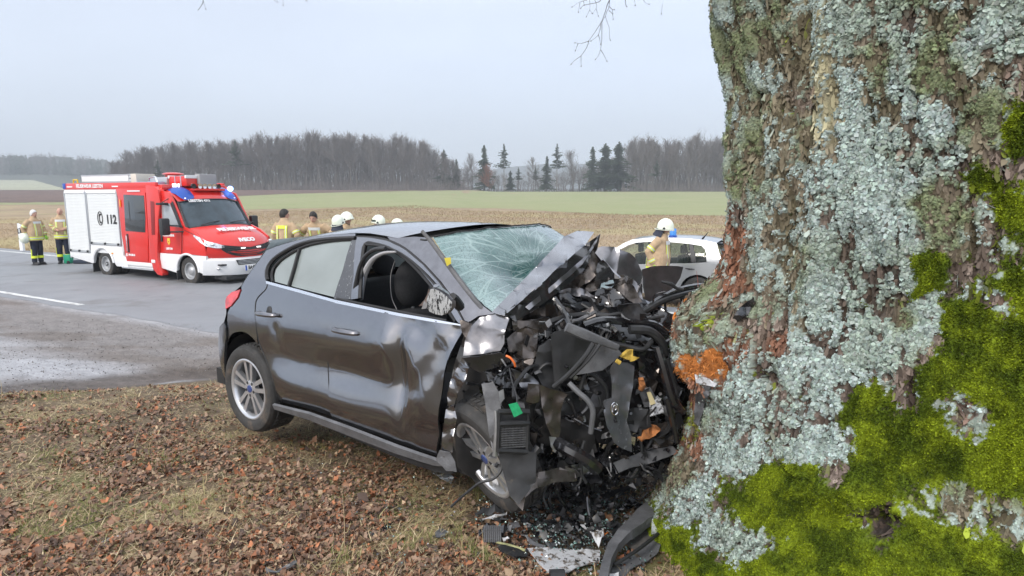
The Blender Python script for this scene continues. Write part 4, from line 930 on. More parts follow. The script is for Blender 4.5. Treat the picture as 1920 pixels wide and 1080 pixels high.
# rear bumper corner
rb = T([z6(52, 335), z6(82, 298), z6(90, 330), z6(96, 400), z6(88, 450), z6(83, 520), z6(84, 600), z6(90, 660), z6(100, 700), z6(78, 655), z6(56, 560), z6(44, 440)])
panel("rear_bumper", rb, sideoff(-.012), M_PAINT, car, .04, .02)
panel("tail_light", T([z2(85, 612), z2(84, 560), z2(92, 535), z2(125, 505), z2(180, 488), z2(160, 540), z2(118, 595)]), sideoff(-.008), mat("tail light red", (.55, .03, .035), .12, coat=1, var=.4, scale=20), car, .03, .02)
# hatch and rear end, closing the shell
RZ = [.28, .45, .60, .72, .80, .96, 1.05, 1.17, 1.31, 1.4]; RX = [-.33, -.41, -.42, -.36, -.262, -.275, -.135, -.07, .005, .03]
def rearshell(name, m, za, zb):
    G = []
    for t in np.linspace(0, 1, 13):
        row = []
        for z in np.linspace(za, zb, 7):
            x = float(np.interp(z, RZ, RX)) + .006 - .15 * math.sin(PI * t); y0 = float(S(x, z)) - .004; y = y0 + t * (1.80 - 2 * y0); row.append((x, y, z))
        G.append(row)
    mb = MB(); mb.grid(G); return mb.build(name, m, car, smooth=True)
rearshell("rear_bumper", M_PAINT, .28, .62); rearshell("tailgate", M_PAINT, .62, 1.05); rearshell("rear_window", M_GLASS, 1.05, 1.38)
# roof
rl = T(RL); G = []
for i, (x, z) in enumerate(rl):
    row = []
    for t in np.linspace(0, 1, 17):
        s = math.sin(PI * t) ** .7; k = (x - rl[0][0]) / (rl[-1][0] - rl[0][0]); y = float(S(x, z)) + t * (1.80 - 2 * float(S(x, z)))
        row.append((x + s * (.10 * k - .06 * (1 - k)), y, z + .058 * s + .004 * math.sin(x * 8 + t * 5)))
    G.append(row)
mb = MB(); mb.grid(G); roof = mb.build("roof", M_PAINT, car, smooth=True)
hdr = G[-1]
# roof strips and headliner
mb = MB(); mb.grid([[(p[0], p[1], p[2] - .045) for p in row[1:-1]] for row in G]); mb.build("headliner", mat("headliner", (.42, .39, .35), .95, var=.1, scale=20), car, smooth=True)
# window seals and chrome
def trace_tube(name, pts, r, m, off=0.0, parent=None, flat=None, n=6, sm=3):
    mb = MB(); P = []
    for p in pts:
        x, z = st(*p, off); P.append((x, float(S(x, z)) + off, z))
    mb.tube(P, r, n, smooth=sm, flat=flat); return mb.build(name, m, parent or car, smooth=True)
trace_tube("window_seal", WL, .014, M_SEAL, -.004)
panel("chrome_strip", T([z2(348, 433), z2(560, 488), z2(790, 553), z2(790, 572), z2(560, 508), z2(350, 451)]), sideoff(-.012), M_CHROME, car, .05, .010)
panel("chrome_strip", T([z2(792, 553), z2(1200, 638), z2(1420, 676), z2(1610, 712), z2(1622, 722), z2(1400, 692), z2(1200, 657), z2(792, 574)]), sideoff(-.014), M_CHROME, car, .05, .010)
trace_tube("window_seal", [z2(795, 548), z2(1200, 632), z2(1500, 690)], .008, M_SEAL, -.004)
trace_tube('door_seam', [z2(788, 575), z2(758, 640), z2(748, 800), z5(725, 250), z5(738, 500), z5(759, 612)], .0035, M_SEAL, -.001, sm=4)
trace_tube('door_seam', rear_edge, .0035, M_SEAL, -.001)
# rear window, quarter light and pillar
panel("window", T([z2(480, 466), z2(385, 440), z2(383, 400), z2(392, 360), z2(430, 312), z2(480, 275), z2(548, 238)]), sideoff(.012), M_GLASS, car, .08, 0)
panel("window", T([z2(492, 470), z2(556, 234), z2(640, 202), z2(760, 182), z2(893, 172), z2(835, 360), z2(775, 543)]), sideoff(.012), M_GLASS, car, .08, 0)
trace_tube("window_seal", [z2(484, 470), z2(520, 350), z2(552, 234)], .012, M_SEAL, -.002)
trace_tube("window_seal", [z2(383, 442), z2(376, 400), z2(388, 352), z2(430, 305), z2(480, 268), z2(545, 232), z2(620, 203), z2(760, 177), z2(900, 167)], .010, M_SEAL, .004)
M_PIL = mat("black pillar trim", (.030, .030, .032), .16, coat=1, dirt_or_reflection=(.30, .31, .32), dscale=38, dlo=.60, dhi=.64, stretch=(2.2, 1, .8))
panel("pillar_trim", T([z2(893, 170), z2(950, 172), z2(925, 300), z2(905, 400), z2(886, 553), z2(775, 548), z2(835, 360)]), sideoff(-.002), M_PIL, car, .06, .012)
# front door frame ring
ring = DF[:1] + DF[1:] + [z2(1575, 700), z2(1510, 610), z2(1420, 480), z2(1330, 372), z2(1230, 278), z2(1130, 218), z2(1040, 192), z2(975, 190), z2(955, 300), z2(940, 545), z2(888, 553), z2(905, 400)]
panel("door_frame", T(ring), sideoff(-.004), M_PAINT, car, .05, .03)
IN = [z2(942, 548), z2(958, 300), z2(978, 198), z2(1040, 198), z2(1130, 224), z2(1230, 284), z2(1330, 380), z2(1420, 488), z2(1510, 618), z2(1560, 695)]
trace_tube("window_seal", IN, .013, M_SEAL, .004); trace_tube("window_seal", DF, .010, M_SEAL, .006)
trace_tube("window_seal", [zz(235, 100), zz(400, 115), zz(560, 165), zz(700, 260), zz(850, 400), zz(980, 540), zz(1100, 640)], .006, M_SEAL, -.014)
# B-pillar inner trim and seat-belt side, deeper in the car
def otube(name, pts, y, r, m, flat=None, sm=3, n=8):
    mb = MB(); mb.tube([CAR.on(u, v, 1, y) for u, v in pts], r, n, smooth=sm, flat=flat); return mb.build(name, m, car, smooth=True)
M_TRIM = mat("pale interior trim", (.36, .36, .37), .7, var=.1, scale=20)
otube("pillar_lining", [zz(185, 650), zz(205, 520), zz(235, 400), zz(290, 290), zz(350, 225), zz(440, 185), zz(550, 175)], .17, [.022, .022, .020, .018, .014, .010, .006], M_TRIM)
otube("pillar_lining", [zz(120, 640), zz(150, 480), zz(190, 320), zz(250, 210), zz(340, 150), zz(450, 140)], .10, .013, M_BLACK)
# A pillar + windscreen
WE = [z2(1395, 158), z2(1440, 230), z2(1500, 320), z2(1560, 400), z2(1640, 500), z2(1720, 590), z2(1800, 648)]
pl = T(RL[-2:] + [z2(1290, 150), z2(1395, 158)] + WE[1:] + [z2(1700, 660), z2(1640, 700), z2(1612, 690), z2(1550, 560), z2(1462, 440), z2(1362, 330), z2(1240, 225), z2(1130, 170)])
panel("windscreen_pillar", pl, sideoff(.005), M_PAINTR, car, .04, .02)
we = T(WE); NR = 34; G = []
for i in range(NR):
    t = i / (NR - 1); k = t * (len(we) - 1); a = int(min(k, len(we) - 2)); x = we[a][0] + (we[a + 1][0] - we[a][0]) * (k - a); z = we[a][1] + (we[a + 1][1] - we[a][1]) * (k - a)
    row = []
    for j in range(56):
        s = j / 55; y0 = float(S(x, z)) + .02; b = math.sin(PI * s) ** .8
        sag = .25 * math.exp(-((s - .46) / .24) ** 2 - ((t - .76) / .32) ** 2) + .05 * math.exp(-((s - .25) / .14) ** 2 - ((t - .5) / .3) ** 2)
        rip = .075 * math.exp(-((s - .5) / .3) ** 2 - ((t - .7) / .35) ** 2) * float(1 - abs(2 * vnoise(np.array([s * 5 + t * 3, t * 7 - s * 2, 2.0]), 9) - 1)) + .012 * float(1 - abs(2 * vnoise(np.array([s * 9, t * 6, 1.0]), 4) - 1)) * b + .006 * float(vnoise(np.array([s * 30, t * 22, 3.0]), 4))
        row.append((x + .16 * b - sag * .5, y0 + s * (1.80 - 2 * y0), z + .045 * b - sag * .75 + rip))
    G.append(row)
mb = MB(); mb.grid(G)
def shattered():
    m = bpy.data.materials.new("shattered windscreen"); m.use_nodes = True; n = m.node_tree.nodes; l = m.node_tree.links; b = n["Principled BSDF"]
    tc = n.new("ShaderNodeTexCoord"); vo = n.new("ShaderNodeTexVoronoi"); vo.feature = 'DISTANCE_TO_EDGE'; vo.inputs['Scale'].default_value = 42; l.new(tc.outputs['Object'], vo.inputs[0])
    vo2 = n.new("ShaderNodeTexVoronoi"); vo2.feature = 'DISTANCE_TO_EDGE'; vo2.inputs['Scale'].default_value = 11; l.new(tc.outputs['Object'], vo2.inputs[0])
    nz = n.new("ShaderNodeTexNoise"); nz.inputs['Scale'].default_value = 3.2; nz.inputs['Detail'].default_value = 6; l.new(tc.outputs['Object'], nz.inputs[0])
    vd = n.new("ShaderNodeVectorMath"); vd.operation = 'DISTANCE'; vd.inputs[1].default_value = (1.95, .75, 1.05); l.new(tc.outputs['Object'], vd.inputs[0])
    ms = n.new("ShaderNodeMath"); ms.operation = 'MULTIPLY_ADD'; ms.inputs[1].default_value = .42; l.new(vd.outputs['Value'], ms.inputs[0]); l.new(nz.outputs[0], ms.inputs[2])
    r1 = n.new("ShaderNodeValToRGB"); l.new(ms.outputs[0], r1.inputs[0]); e = r1.color_ramp.elements; e[0].position = .58; e[0].color = (.03, .11, .105, 1); e[1].position = .95; e[1].color = (.27, .38, .38, 1)  # paler away from the damage: sky reflection painted into the colour
    c1 = n.new("ShaderNodeMapRange"); c1.inputs[1].default_value = 0.0; c1.inputs[2].default_value = .07; l.new(vo.outputs[0], c1.inputs[0])
    mx = n.new("ShaderNodeMix"); mx.data_type = 'RGBA'; l.new(c1.outputs[0], mx.inputs[0]); mx.inputs[6].default_value = (.05, .10, .10, 1); l.new(r1.outputs[0], mx.inputs[7])
    c2 = n.new("ShaderNodeMapRange"); c2.inputs[1].default_value = 0.0; c2.inputs[2].default_value = .010; l.new(vo2.outputs[0], c2.inputs[0])
    sb = n.new("ShaderNodeVectorMath"); sb.operation = 'SUBTRACT'; sb.inputs[1].default_value = (1.95, .75, 1.05); l.new(tc.outputs['Object'], sb.inputs[0]); sx_ = n.new("ShaderNodeSeparateXYZ"); l.new(sb.outputs[0], sx_.inputs[0])
    an_ = n.new("ShaderNodeMath"); an_.operation = 'ARCTAN2'; l.new(sx_.outputs[1], an_.inputs[0]); l.new(sx_.outputs[0], an_.inputs[1]); cb = n.new("ShaderNodeCombineXYZ")
    m1 = n.new("ShaderNodeMath"); m1.operation = 'MULTIPLY'; m1.inputs[1].default_value = 7.0; l.new(an_.outputs[0], m1.inputs[0]); m2 = n.new("ShaderNodeMath"); m2.operation = 'MULTIPLY'; m2.inputs[1].default_value = 4.0; l.new(vd.outputs['Value'], m2.inputs[0])
    l.new(m1.outputs[0], cb.inputs[0]); l.new(m2.outputs[0], cb.inputs[1]); vr = n.new("ShaderNodeTexVoronoi"); vr.feature = 'DISTANCE_TO_EDGE'; vr.inputs['Scale'].default_value = 1.0; l.new(cb.outputs[0], vr.inputs[0])
    mn = n.new("ShaderNodeMath"); mn.operation = 'MULTIPLY'; mn.inputs[1].default_value = .22; l.new(vr.outputs[0], mn.inputs[0]); mi_ = n.new("ShaderNodeMath"); mi_.operation = 'MINIMUM'; l.new(mn.outputs[0], mi_.inputs[0]); l.new(vo2.outputs[0], mi_.inputs[1]); l.new(mi_.outputs[0], c2.inputs[0])
    mx2 = n.new("ShaderNodeMix"); mx2.data_type = 'RGBA'; l.new(c2.outputs[0], mx2.inputs[0]); mx2.inputs[6].default_value = (.26, .37, .36, 1); l.new(mx.outputs[2], mx2.inputs[7])
    l.new(mx2.outputs[2], b.inputs['Base Color']); b.inputs['Roughness'].default_value = .18; b.inputs['Coat Weight'].default_value = .8; b.inputs['Coat Roughness'].default_value = .08
    bp = n.new("ShaderNodeBump"); bp.inputs['Strength'].default_value = .6; bp.inputs['Distance'].default_value = .004; l.new(vo.outputs[0], bp.inputs['Height']); l.new(bp.outputs[0], b.inputs['Normal'])
    return m
ws = mb.build("windscreen", shattered(), car, smooth=True)
mb = MB(); mb.tube([tuple(np.array(p) + (0.008, 0, .004)) for p in G[0]], .005, 6); mb.build("windscreen_seal", M_SEAL, car, smooth=True)
# loose wiper / trim rail standing off the pillar
def ptube(name, pts, r, m, parent=car, flat=None, n=8, sm=3, fr=CAR):
    mb = MB(); P = [at(*p) for p in pts]; P = [fr.loc(p) for p in P] if fr is not None else P
    mb.tube(P, r, n, smooth=sm, flat=flat); return mb.build(name, m, parent, smooth=True)
ptube("wiper_arm", [(791, 433, 3.42), (812, 458, 3.40), (850, 510, 3.35), (890, 562, 3.28), (930, 606, 3.24)], [.010, .013, .015, .014, .011], M_PLGREY, flat=.8)
ptube("wiper_arm", [(788, 449, 3.42), (800, 450, 3.42), (806, 446, 3.43)], .005, M_BLACK)
sheet("clip", [(833, 484, 3.33), (845, 483, 3.33), (846, 494, 3.33), (838, 499, 3.33)], mat("yellow tag", (.6, .5, .05), .5), CAR, car, 8, .004)
# door handles
for (a, b) in ((z2(293, 635), z2(417, 655)), (z2(783, 738), z2(942, 770))):
    xa, za = st(*a); xb, zb = st(*b); cx, cz = (xa + xb) / 2, (za + zb) / 2; h = empty("door_handle"); h.parent = car
    mb = MB(); P = [(xa, float(S(xa, za)) + .004, za), (xa + .02, float(S(xa, za)) - .028, za - .003), (cx, float(S(cx, cz)) - .040, cz), (xb - .02, float(S(xb, zb)) - .028, zb), (xb, float(S(xb, zb)) + .004, zb)]
    mb.tube(P, [.010, .015, .018, .015, .010], 8, smooth=4); mb.build("grip", M_PAINTR, h, smooth=True)
    mb = MB(); y = float(S(cx, cz)); mb.ball((cx, y + .012, cz), (.038, .018, .050), 16, 8); mb.build("recess", M_SEAL, h, smooth=True)
# mirror
mc = CAR.on(822, 567, 1, -.13)
mirror = empty("wing_mirror"); mirror.parent = car
mb = MB(); mo = [zz(905, 548), zz(940, 546), zz(1000, 575), zz(1070, 625), zz(1122, 680), zz(1118, 730), zz(1080, 780), zz(1020, 812), zz(950, 800), zz(895, 775), zz(866, 730), zz(865, 660), zz(880, 600)]
M_MIR = mat("cracked mirror with painted reflections", (.66, .68, .70), .22, metal=.55, dirt_or_reflection=(.03, .03, .03), dscale=120, dlo=.49, dhi=.53, stretch=(1.2, 1.2, .22))  # black streaks: cracks and reflected branches painted into the mirror colour
sheet("mirror_glass", [(u, v, 2.86) for u, v in mo], M_MIR, CAR, mirror, 8, .003, thick=.006, ang=50)
sheet("housing", [((u - 822) * 1.07 + 827, (v - 567) * 1.07 + 567, 2.91) for u, v in mo], M_PAINTR, CAR, mirror, 10, .006, thick=.05)
ptube("mirror_arm", [(848, 556, 2.92), (856, 562, 2.95), (862, 575, 3.0)], [.02, .018, .025], M_BLACK, mirror)
# sill
panel("side_skirt", T([z5(412, 519), z5(640, 574), z5(900, 666), z5(1200, 780), z5(1425, 856), z5(1495, 884), z5(1500, 902), z5(1430, 895), z5(1200, 826), z5(900, 712), z5(640, 612), z5(425, 548)]), sideoff(-.03), M_PLGREY, car, .06, .02)
panel("side_skirt", T([z5(425, 548), z5(640, 612), z5(900, 712), z5(1200, 826), z5(1430, 895), z5(1500, 902), z5(1528, 960), z5(1490, 968), z5(1300, 915), z5(1000, 790), z5(750, 680), z5(560, 604), z5(480, 572)]), sideoff(.005), M_BLACK, car, .06, .02)
mb = MB(); mb.box((.45, .12, .17), (2.1, 1.68, .30)); mb.box((-.75, .15, .20), (.5, 1.65, .32)); mb.build("floor_pan", M_DRY, car)
# wheel wells
def well(x, r, y0=.03, y1=.42, z=.33, name="wheel_well"):
    mb = MB(); G = []
    for a in np.linspace(-.15 * PI, 1.15 * PI, 20):
        G.append([(x + r * math.cos(a), y0, z + r * math.sin(a)), (x + r * math.cos(a), y1, z + r * math.sin(a))])
    mb.grid(G); mb.add([(x - r, y1, .1), (x + r, y1, .1), (x + r, y1, z + r), (x - r, y1, z + r)], [(0, 1, 2, 3)]); return mb.build(name, M_DRY, car, smooth=True, auto=50)
well(-.02, .385); 
# interior
sx, _, sz = CAR.on(768, 532, 1, .45)
def seat(y):
    s = empty("front_seat"); s.parent = car
    mb = MB(); mb.ball((sx, y, sz), (.080, .135, .160), 18, 12); mb.build("headrest", M_FABRIC, s, smooth=True)
    mb = MB(); mb.tube([(sx + .02, y - .02, sz - .1), (sx + .03, y - .02, sz - .3)], .012, 6); mb.build("headrest_post", M_STEEL, s)
    mb = MB(); mb.box((sx - .06, y - .25, .50), (sx + .10, y + .25, sz - .155), .07); mb.build("backrest", M_FABRIC, s, smooth=True, auto=60)
    mb = MB(); mb.box((sx + .02, y - .25, .36), (sx + .55, y + .25, .52), .06); mb.build("cushion", M_FABRIC, s, smooth=True, auto=60)
seat(.47); seat(1.30)
mb = MB(); mb.tube([(sx - .03, .36, sz + .162), (sx - .088, .37, sz + .05), (sx - .085, .37, sz - .08), (sx - .04, .37, sz - .16)], .0025, 5, smooth=4); mb.build("seam", M_TRIM, car)
mb = MB(); mb.box((-.12, .2, .45), (.12, 1.6, 1.0), .06)
for y in (.5, 1.3): mb.ball((-.02, y, 1.10), (.05, .13, .09), 12, 8)
mb.build("rear_seat", M_FABRIC, car, smooth=True, auto=60)
mb = MB(); mb.box((.15, 1.62, .35), (2.0, 1.70, 1.02), .02); mb.build("door_lining", M_BLACK, car)
mb = MB(); mb.box((.25, 1.58, .80), (1.1, 1.64, .90), .02); mb.build("armrest", M_PLGREY, car)
far = lambda pts: T(pts)
panel("window_pillar", [(.95, 1.0), (1.08, 1.0), (1.06, 1.42), (.98, 1.42)], far_side, M_TRIM, car, .1, .04)
panel("rear_fender", [(-.70, .4), (.30, .4), (.30, 1.0), (-.1, 1.02), (-.25, 1.1), (-.05, 1.36), (-.45, 1.33), (-.72, .95)], far_side, M_PAINT, car, .08, .02)
panel("front_door", [(.30, .3), (2.0, .3), (2.05, 1.03), (.30, 1.06)], far_side, M_PAINT, car, .08, .02)
panel("side_skirt", [(.35, .2), (2.1, .2), (2.1, .3), (.35, .3)], far_side, M_PLGREY, car, .2, .03)
trace = [(-.2, 1.08), (-.05, 1.36), (.4, 1.42), (1.0, 1.44), (1.45, 1.36), (1.9, 1.12)]
mb = MB(); mb.tube([far_side(*p) for p in trace], .04, 8, smooth=3); mb.build("roof_rail", M_BLACK, car, smooth=True)
mb = MB(); mb.box((1.85, .15, .62), (2.1, 1.65, 1.02), .05); mb.build("dashboard", M_BLACK, car, smooth=True, auto=50)
mb = MB(); c_ = (1.72, 1.3, .92); mb.tube([(c_[0] + .06 * math.cos(a), c_[1] + .18 * math.sin(a), c_[2] + .18 * math.cos(a)) for a in np.linspace(0, 2 * PI, 25)], .014, 6); mb.build("steering_wheel", M_BLACK, car, smooth=True)
M_BAG = mat("airbag cloth", (.55, .42, .37), .9, var=.12, scale=10)
def isheet(name, pts, y, m, amp=.02, seed=3):
    P = [CAR.w(*CAR.on(u, v, 1, y)) for u, v in pts]; return sheet(name, [(u, v, q[1]) for (u, v), q in zip(pts, P)], m, CAR, car, 10, amp, fs=9, seed=seed, ang=60)
isheet("airbag", [zz(835, 390), zz(900, 420), zz(960, 500), zz(1000, 620), zz(940, 740), zz(830, 750), zz(740, 680), zz(800, 600), zz(840, 500)], .72, M_BAG)
isheet("airbag", [zz(870, 450), zz(945, 520), zz(900, 560), zz(868, 540)], .6, M_TRIM, .006)
isheet("airbag", [zz(840, 665), zz(866, 700), zz(862, 745), zz(815, 750)], .45, M_TRIM, .006)

# --- wheels
def make_wheel(parent, M, R=.325, rim=.222, wdt=.20, spokes=5, style='double', mrim=None, name="wheel", tread=True, capcol=None, lugs=5):
    mrim = mrim or M_ALU
    w_ = MB(); w_.lathe([(.012, rim * .90), (.018, rim * .96), (.016, rim * 1.0), (.002, rim * 1.02), (-.03, rim * .97), (-wdt * .5, rim * .90), (-wdt, rim * .97)], n=48)
    w_.lathe([(.012, rim * .90), (.0, rim * .87), (-.02, rim * .86)], n=48)
    if style == 'double':
        for k in range(spokes):
            for sgn in (-1, 1):
                a = 2 * PI * k / spokes + .3; u = np.array([math.cos(a), math.sin(a)]); v = np.array([-u[1], u[0]])
                r0, r1 = rim * .20, rim * .93; o0, o1 = sgn * rim * .075, sgn * rim * .19; w0, w1 = rim * .062, rim * .075
                def p(r, o, z): q = u * r + v * o; return (q[0], q[1], z)
                zt0, zt1, zb = -.002, .006, -.035
                A = [p(r0, o0 - w0, zt0), p(r0, o0 + w0, zt0), p(r1, o1 + w1, zt1), p(r1, o1 - w1, zt1), p(r0, o0 - w0 * .5, zb), p(r0, o0 + w0 * .5, zb), p(r1, o1 + w1 * .6, zb), p(r1, o1 - w1 * .6, zb)]
                w_.add(A, [(0, 1, 2, 3), (7, 6, 5, 4), (0, 4, 5, 1), (1, 5, 6, 2), (2, 6, 7, 3), (3, 7, 4, 0)])
        w_.lathe([(-.035, rim * .30), (-.004, rim * .29), (.0, rim * .24), (.0, .001)], n=24)
    else:
        w_.lathe([(-.0, rim * .90), (-.045, rim * .80), (-.05, rim * .62), (.0 if style == 'bulge' else -.03, rim * .48), (.02 if style == 'bulge' else -.03, rim * .30), (.02 if style == 'bulge' else -.04, .001)], n=32)
    wh = w_.build(name, mrim, parent, smooth=True, auto=35); wh.matrix_local = M
    t_ = MB(); Rn = R
    t_.lathe([(.012, rim * 1.0), (.022, rim * 1.06), (.028, (rim + R) * .5), (.022, R * .93), (.008, R * .972), (-.006, R * .99), (-.02, R * .985), (-.04, R), (-wdt * .28, R), (-wdt * .31, R * .975), (-wdt * .36, R * .975), (-wdt * .39, R), (-wdt * .62, R), (-wdt * .65, R * .975), (-wdt * .70, R * .975), (-wdt * .73, R), (-wdt * .95, R * .99), (-wdt - .01, R * .93), (-wdt - .01, rim)], n=64)
    if tread:
        for row, (za, zb) in enumerate(((-.03, -wdt * .27), (-wdt * .40, -wdt * .61), (-wdt * .74, -wdt * .93))):
            for k in range(52):
                a0 = 2 * PI * (k + .08 + .3 * (row % 2)) / 52; a1 = a0 + 2 * PI * .70 / 52; q = .03 * (1 if row != 1 else -1)
                t_.add([((R + h) * math.cos(a + (q if j else 0)), (R + h) * math.sin(a + (q if j else 0)), zb if j else za) for h in (-.004, .006) for (a, j) in ((a0, 0), (a1, 0), (a1, 1), (a0, 1))], [(4, 5, 6, 7), (0, 1, 5, 4), (1, 2, 6, 5), (2, 3, 7, 6), (3, 0, 4, 7)])
        for k in range(52):
            a0 = 2 * PI * k / 52; a1 = a0 + 2 * PI * .62 / 52
            t_.add([((Rr) * math.cos(a), (Rr) * math.sin(a), zq) for (Rr, zq) in ((R * .985, -.008), (R * .955, .017)) for a in (a0, a1)], [(0, 1, 3, 2)])
    t_.build("tyre", M_RUBBER, wh, smooth=True, auto=30)
    d_ = MB(); d_.lathe([(-.06, rim * .16), (-.06, rim * .72), (-.075, rim * .72), (-.075, .01)], n=32); d_.lathe([(-wdt * .5, rim * .9), (-wdt * .55, .01)], n=24); d_.build("brake_disc", M_DARKMET, wh, smooth=True, auto=40)
    c_ = MB(); c_.lathe([(.0, rim * .125), (.006, rim * .12), (.009, rim * .05), (.009, .001)], n=20); c_.build("hub_cap", capcol or mat("hub blue", (.03, .06, .20), .3, coat=1), wh, smooth=True)
    for k in range(lugs):
        a = 2 * PI * (k + .5) / lugs + .3; l_ = MB(); l_.lathe([(-.02, .012), (.002, .011), (.002, .001)], c=(rim * .22 * math.cos(a), rim * .22 * math.sin(a), 0), n=6)
        l_.build("lug_nut", M_DARKMET, wh)
    return wh
hub = CAR.on(468.5, 729, 1, 0.0)
make_wheel(car, basis(hub, (1, .0, -.0), (0, 0, 1)) , .318, .222)      # axis = x cross z = -y (outward on the near side)
hw = CAR.loc(at(909, 861, 3.14)); nW = np.array([-.80, -.55, -.30]); nW /= np.linalg.norm(nW); nL = CAR.A @ nW; upL = CAR.A @ np.array([-.42, 0, .9])
xL = np.cross(upL, nL)
make_wheel(car, basis(hw, xL, upL), .318, .222, .13)
for (x, y) in ((0, 1.80), (2.45, 1.72)): make_wheel(car, basis((x, y, .318), (-1, 0, 0), (0, 0, 1)), .318, .222, tread=False)
# ================================================================== CRUSHED FRONT
Yf = lambda u: 3.05 + (u - 960) / 320 * .28
def sh(name, pts, m, dY=0.0, amp=.012, step=14, fs=14, seed=None, parent=car, ang=25, thick=.003, fr=CAR):
    """pts: (u, v) or (u, v, Y); without a Y the piece stands dY behind the crushed face"""
    P = [(p[0], p[1], p[2] if len(p) > 2 else Yf(p[0]) + dY) for p in pts]
    return sheet(name, P, m, fr, parent, step, amp, fs, thick, seed, ang)
bonnet = empty("bonnet"); bonnet.parent = car
sh("outer_skin", [(921, 587, 3.14), (962, 546, 3.32), (1005, 501, 3.56), (1058, 444, 3.88), (1085, 433, 3.98), (1114, 436, 3.88), (1098, 460, 3.58), (1060, 493, 3.40), (1012, 538, 3.25), (976, 567, 3.16), (946, 592, 3.10)], M_PAINT, amp=.0022, fs=4, seed=4, parent=bonnet, ang=50)
sh("inner_frame", [(946, 590, 3.12), (976, 565, 3.18), (1012, 536, 3.27), (1060, 491, 3.42), (1098, 458, 3.60), (1126, 441, 3.66), (1120, 468, 3.58), (1096, 506, 3.44), (1052, 546, 3.32), (1010, 578, 3.22), (966, 606, 3.13)], M_GLOSSBLK, amp=.012, fs=16, seed=5, parent=bonnet)
sh("inner_rib", [(985, 576, 3.20), (1040, 532, 3.30), (1096, 482, 3.44), (1122, 446, 3.56), (1119, 456, 3.54), (1092, 496, 3.42), (1044, 540, 3.29), (992, 582, 3.19)], M_PAINTR, amp=.006, step=8, seed=55, parent=bonnet)
sh("torn_flap", [(1126, 441, 3.60), (1118, 470, 3.56), (1108, 500, 3.50), (1088, 528, 3.46), (1062, 538, 3.44), (1050, 528, 3.45), (1085, 500, 3.5), (1102, 470, 3.56)], M_UNDER, amp=.02, seed=6, parent=bonnet)
sh("inner_frame", [(1000, 560, 3.42), (1050, 528, 3.46), (1095, 500, 3.55), (1110, 470, 3.62), (1135, 500, 3.62), (1120, 560, 3.5), (1060, 575, 3.44), (1020, 590, 3.4)], M_GLOSSBLK, amp=.03, seed=16, parent=bonnet)
sh("rear_fold", [(1108, 470, 3.85), (1128, 462, 3.85), (1152, 463, 3.85), (1165, 469, 3.82), (1162, 490, 3.80), (1156, 512, 3.76), (1130, 505, 3.76), (1112, 495, 3.8)], M_PAINTR, amp=.005, fs=4, seed=7, parent=bonnet)
sh("rear_fold", [(1163, 469, 3.80), (1180, 474, 3.80), (1193, 486, 3.80), (1204, 512, 3.78), (1204, 550, 3.74), (1200, 566, 3.70), (1180, 540, 3.70), (1156, 512, 3.74)], M_PAINTR, amp=.010, fs=9, seed=8, parent=bonnet)
for i, (pts, sd, m_) in enumerate([
    ([(1102, 500), (1112, 470), (1122, 490), (1118, 520), (1104, 536), (1084, 541)], 11, M_UNDER),
    ([(1120, 494), (1130, 486), (1150, 512), (1163, 522), (1140, 526), (1124, 530), (1114, 536)], 12, M_GLOSSBLK),
    ([(1130, 487), (1142, 500), (1164, 520), (1160, 525), (1144, 512)], 13, M_PAINT),
    ([(1096, 541), (1114, 528), (1124, 498), (1132, 528), (1120, 545), (1105, 551)], 14, M_UNDER),
    ([(1150, 525), (1172, 522), (1190, 540), (1204, 566), (1192, 572), (1172, 556), (1156, 545)], 15, M_UNDER),
    ([(1166, 522), (1186, 524), (1200, 540), (1208, 568), (1196, 560), (1180, 540)], 17, M_PAINTR),
    ([(1040, 545), (1070, 536), (1100, 546), (1120, 556), (1090, 560), (1052, 556)], 18, M_PAINTR),
    ([(1100, 545), (1150, 540), (1185, 558), (1200, 590), (1150, 580), (1110, 570)], 19, M_GLOSSBLK)]):
    sh("crumpled_metal", [(a, b, 3.36 + .012 * i + (560 - b) * .0018) for a, b in pts], m_, amp=.022, step=9, fs=18, seed=sd)
sh("far_fender", [(1204, 508, 3.62), (1225, 502, 3.66), (1252, 500, 3.70), (1282, 503, 3.74), (1276, 522, 3.70), (1262, 541, 3.66), (1240, 556, 3.62), (1212, 569, 3.58), (1206, 540, 3.6)], M_PAINTR, amp=.012, fs=7, seed=21, step=10)
ptube("bonnet_stay", [(1240, 528, 3.58), (1258, 533, 3.58), (1268, 540, 3.58), (1281, 543, 3.58)], [.006, .012, .009, .010], M_BLACK)
ptube("fender_rail", [(1190, 600, 3.40), (1222, 572, 3.50), (1255, 552, 3.6), (1290, 540, 3.72), (1334, 534, 3.9)], [.022, .024, .022, .02, .016], M_GLOSSBLK, flat=.8)
ptube("fender_rail", [(1200, 590, 3.42), (1240, 566, 3.5), (1290, 550, 3.66), (1334, 541, 3.85)], [.016, .018, .016, .012], M_BLACK)
sh("far_fender", [(1200, 560, 3.50), (1230, 575, 3.5), (1262, 590, 3.48), (1276, 600, 3.44), (1272, 640, 3.42), (1240, 620, 3.45), (1205, 600, 3.46)], M_GLOSSBLK, amp=.02, seed=22)
sh("far_fender", [(1210, 563, 3.46), (1222, 568, 3.46), (1236, 582, 3.46), (1220, 580, 3.46)], M_PAINT, amp=.008, seed=23, step=8)
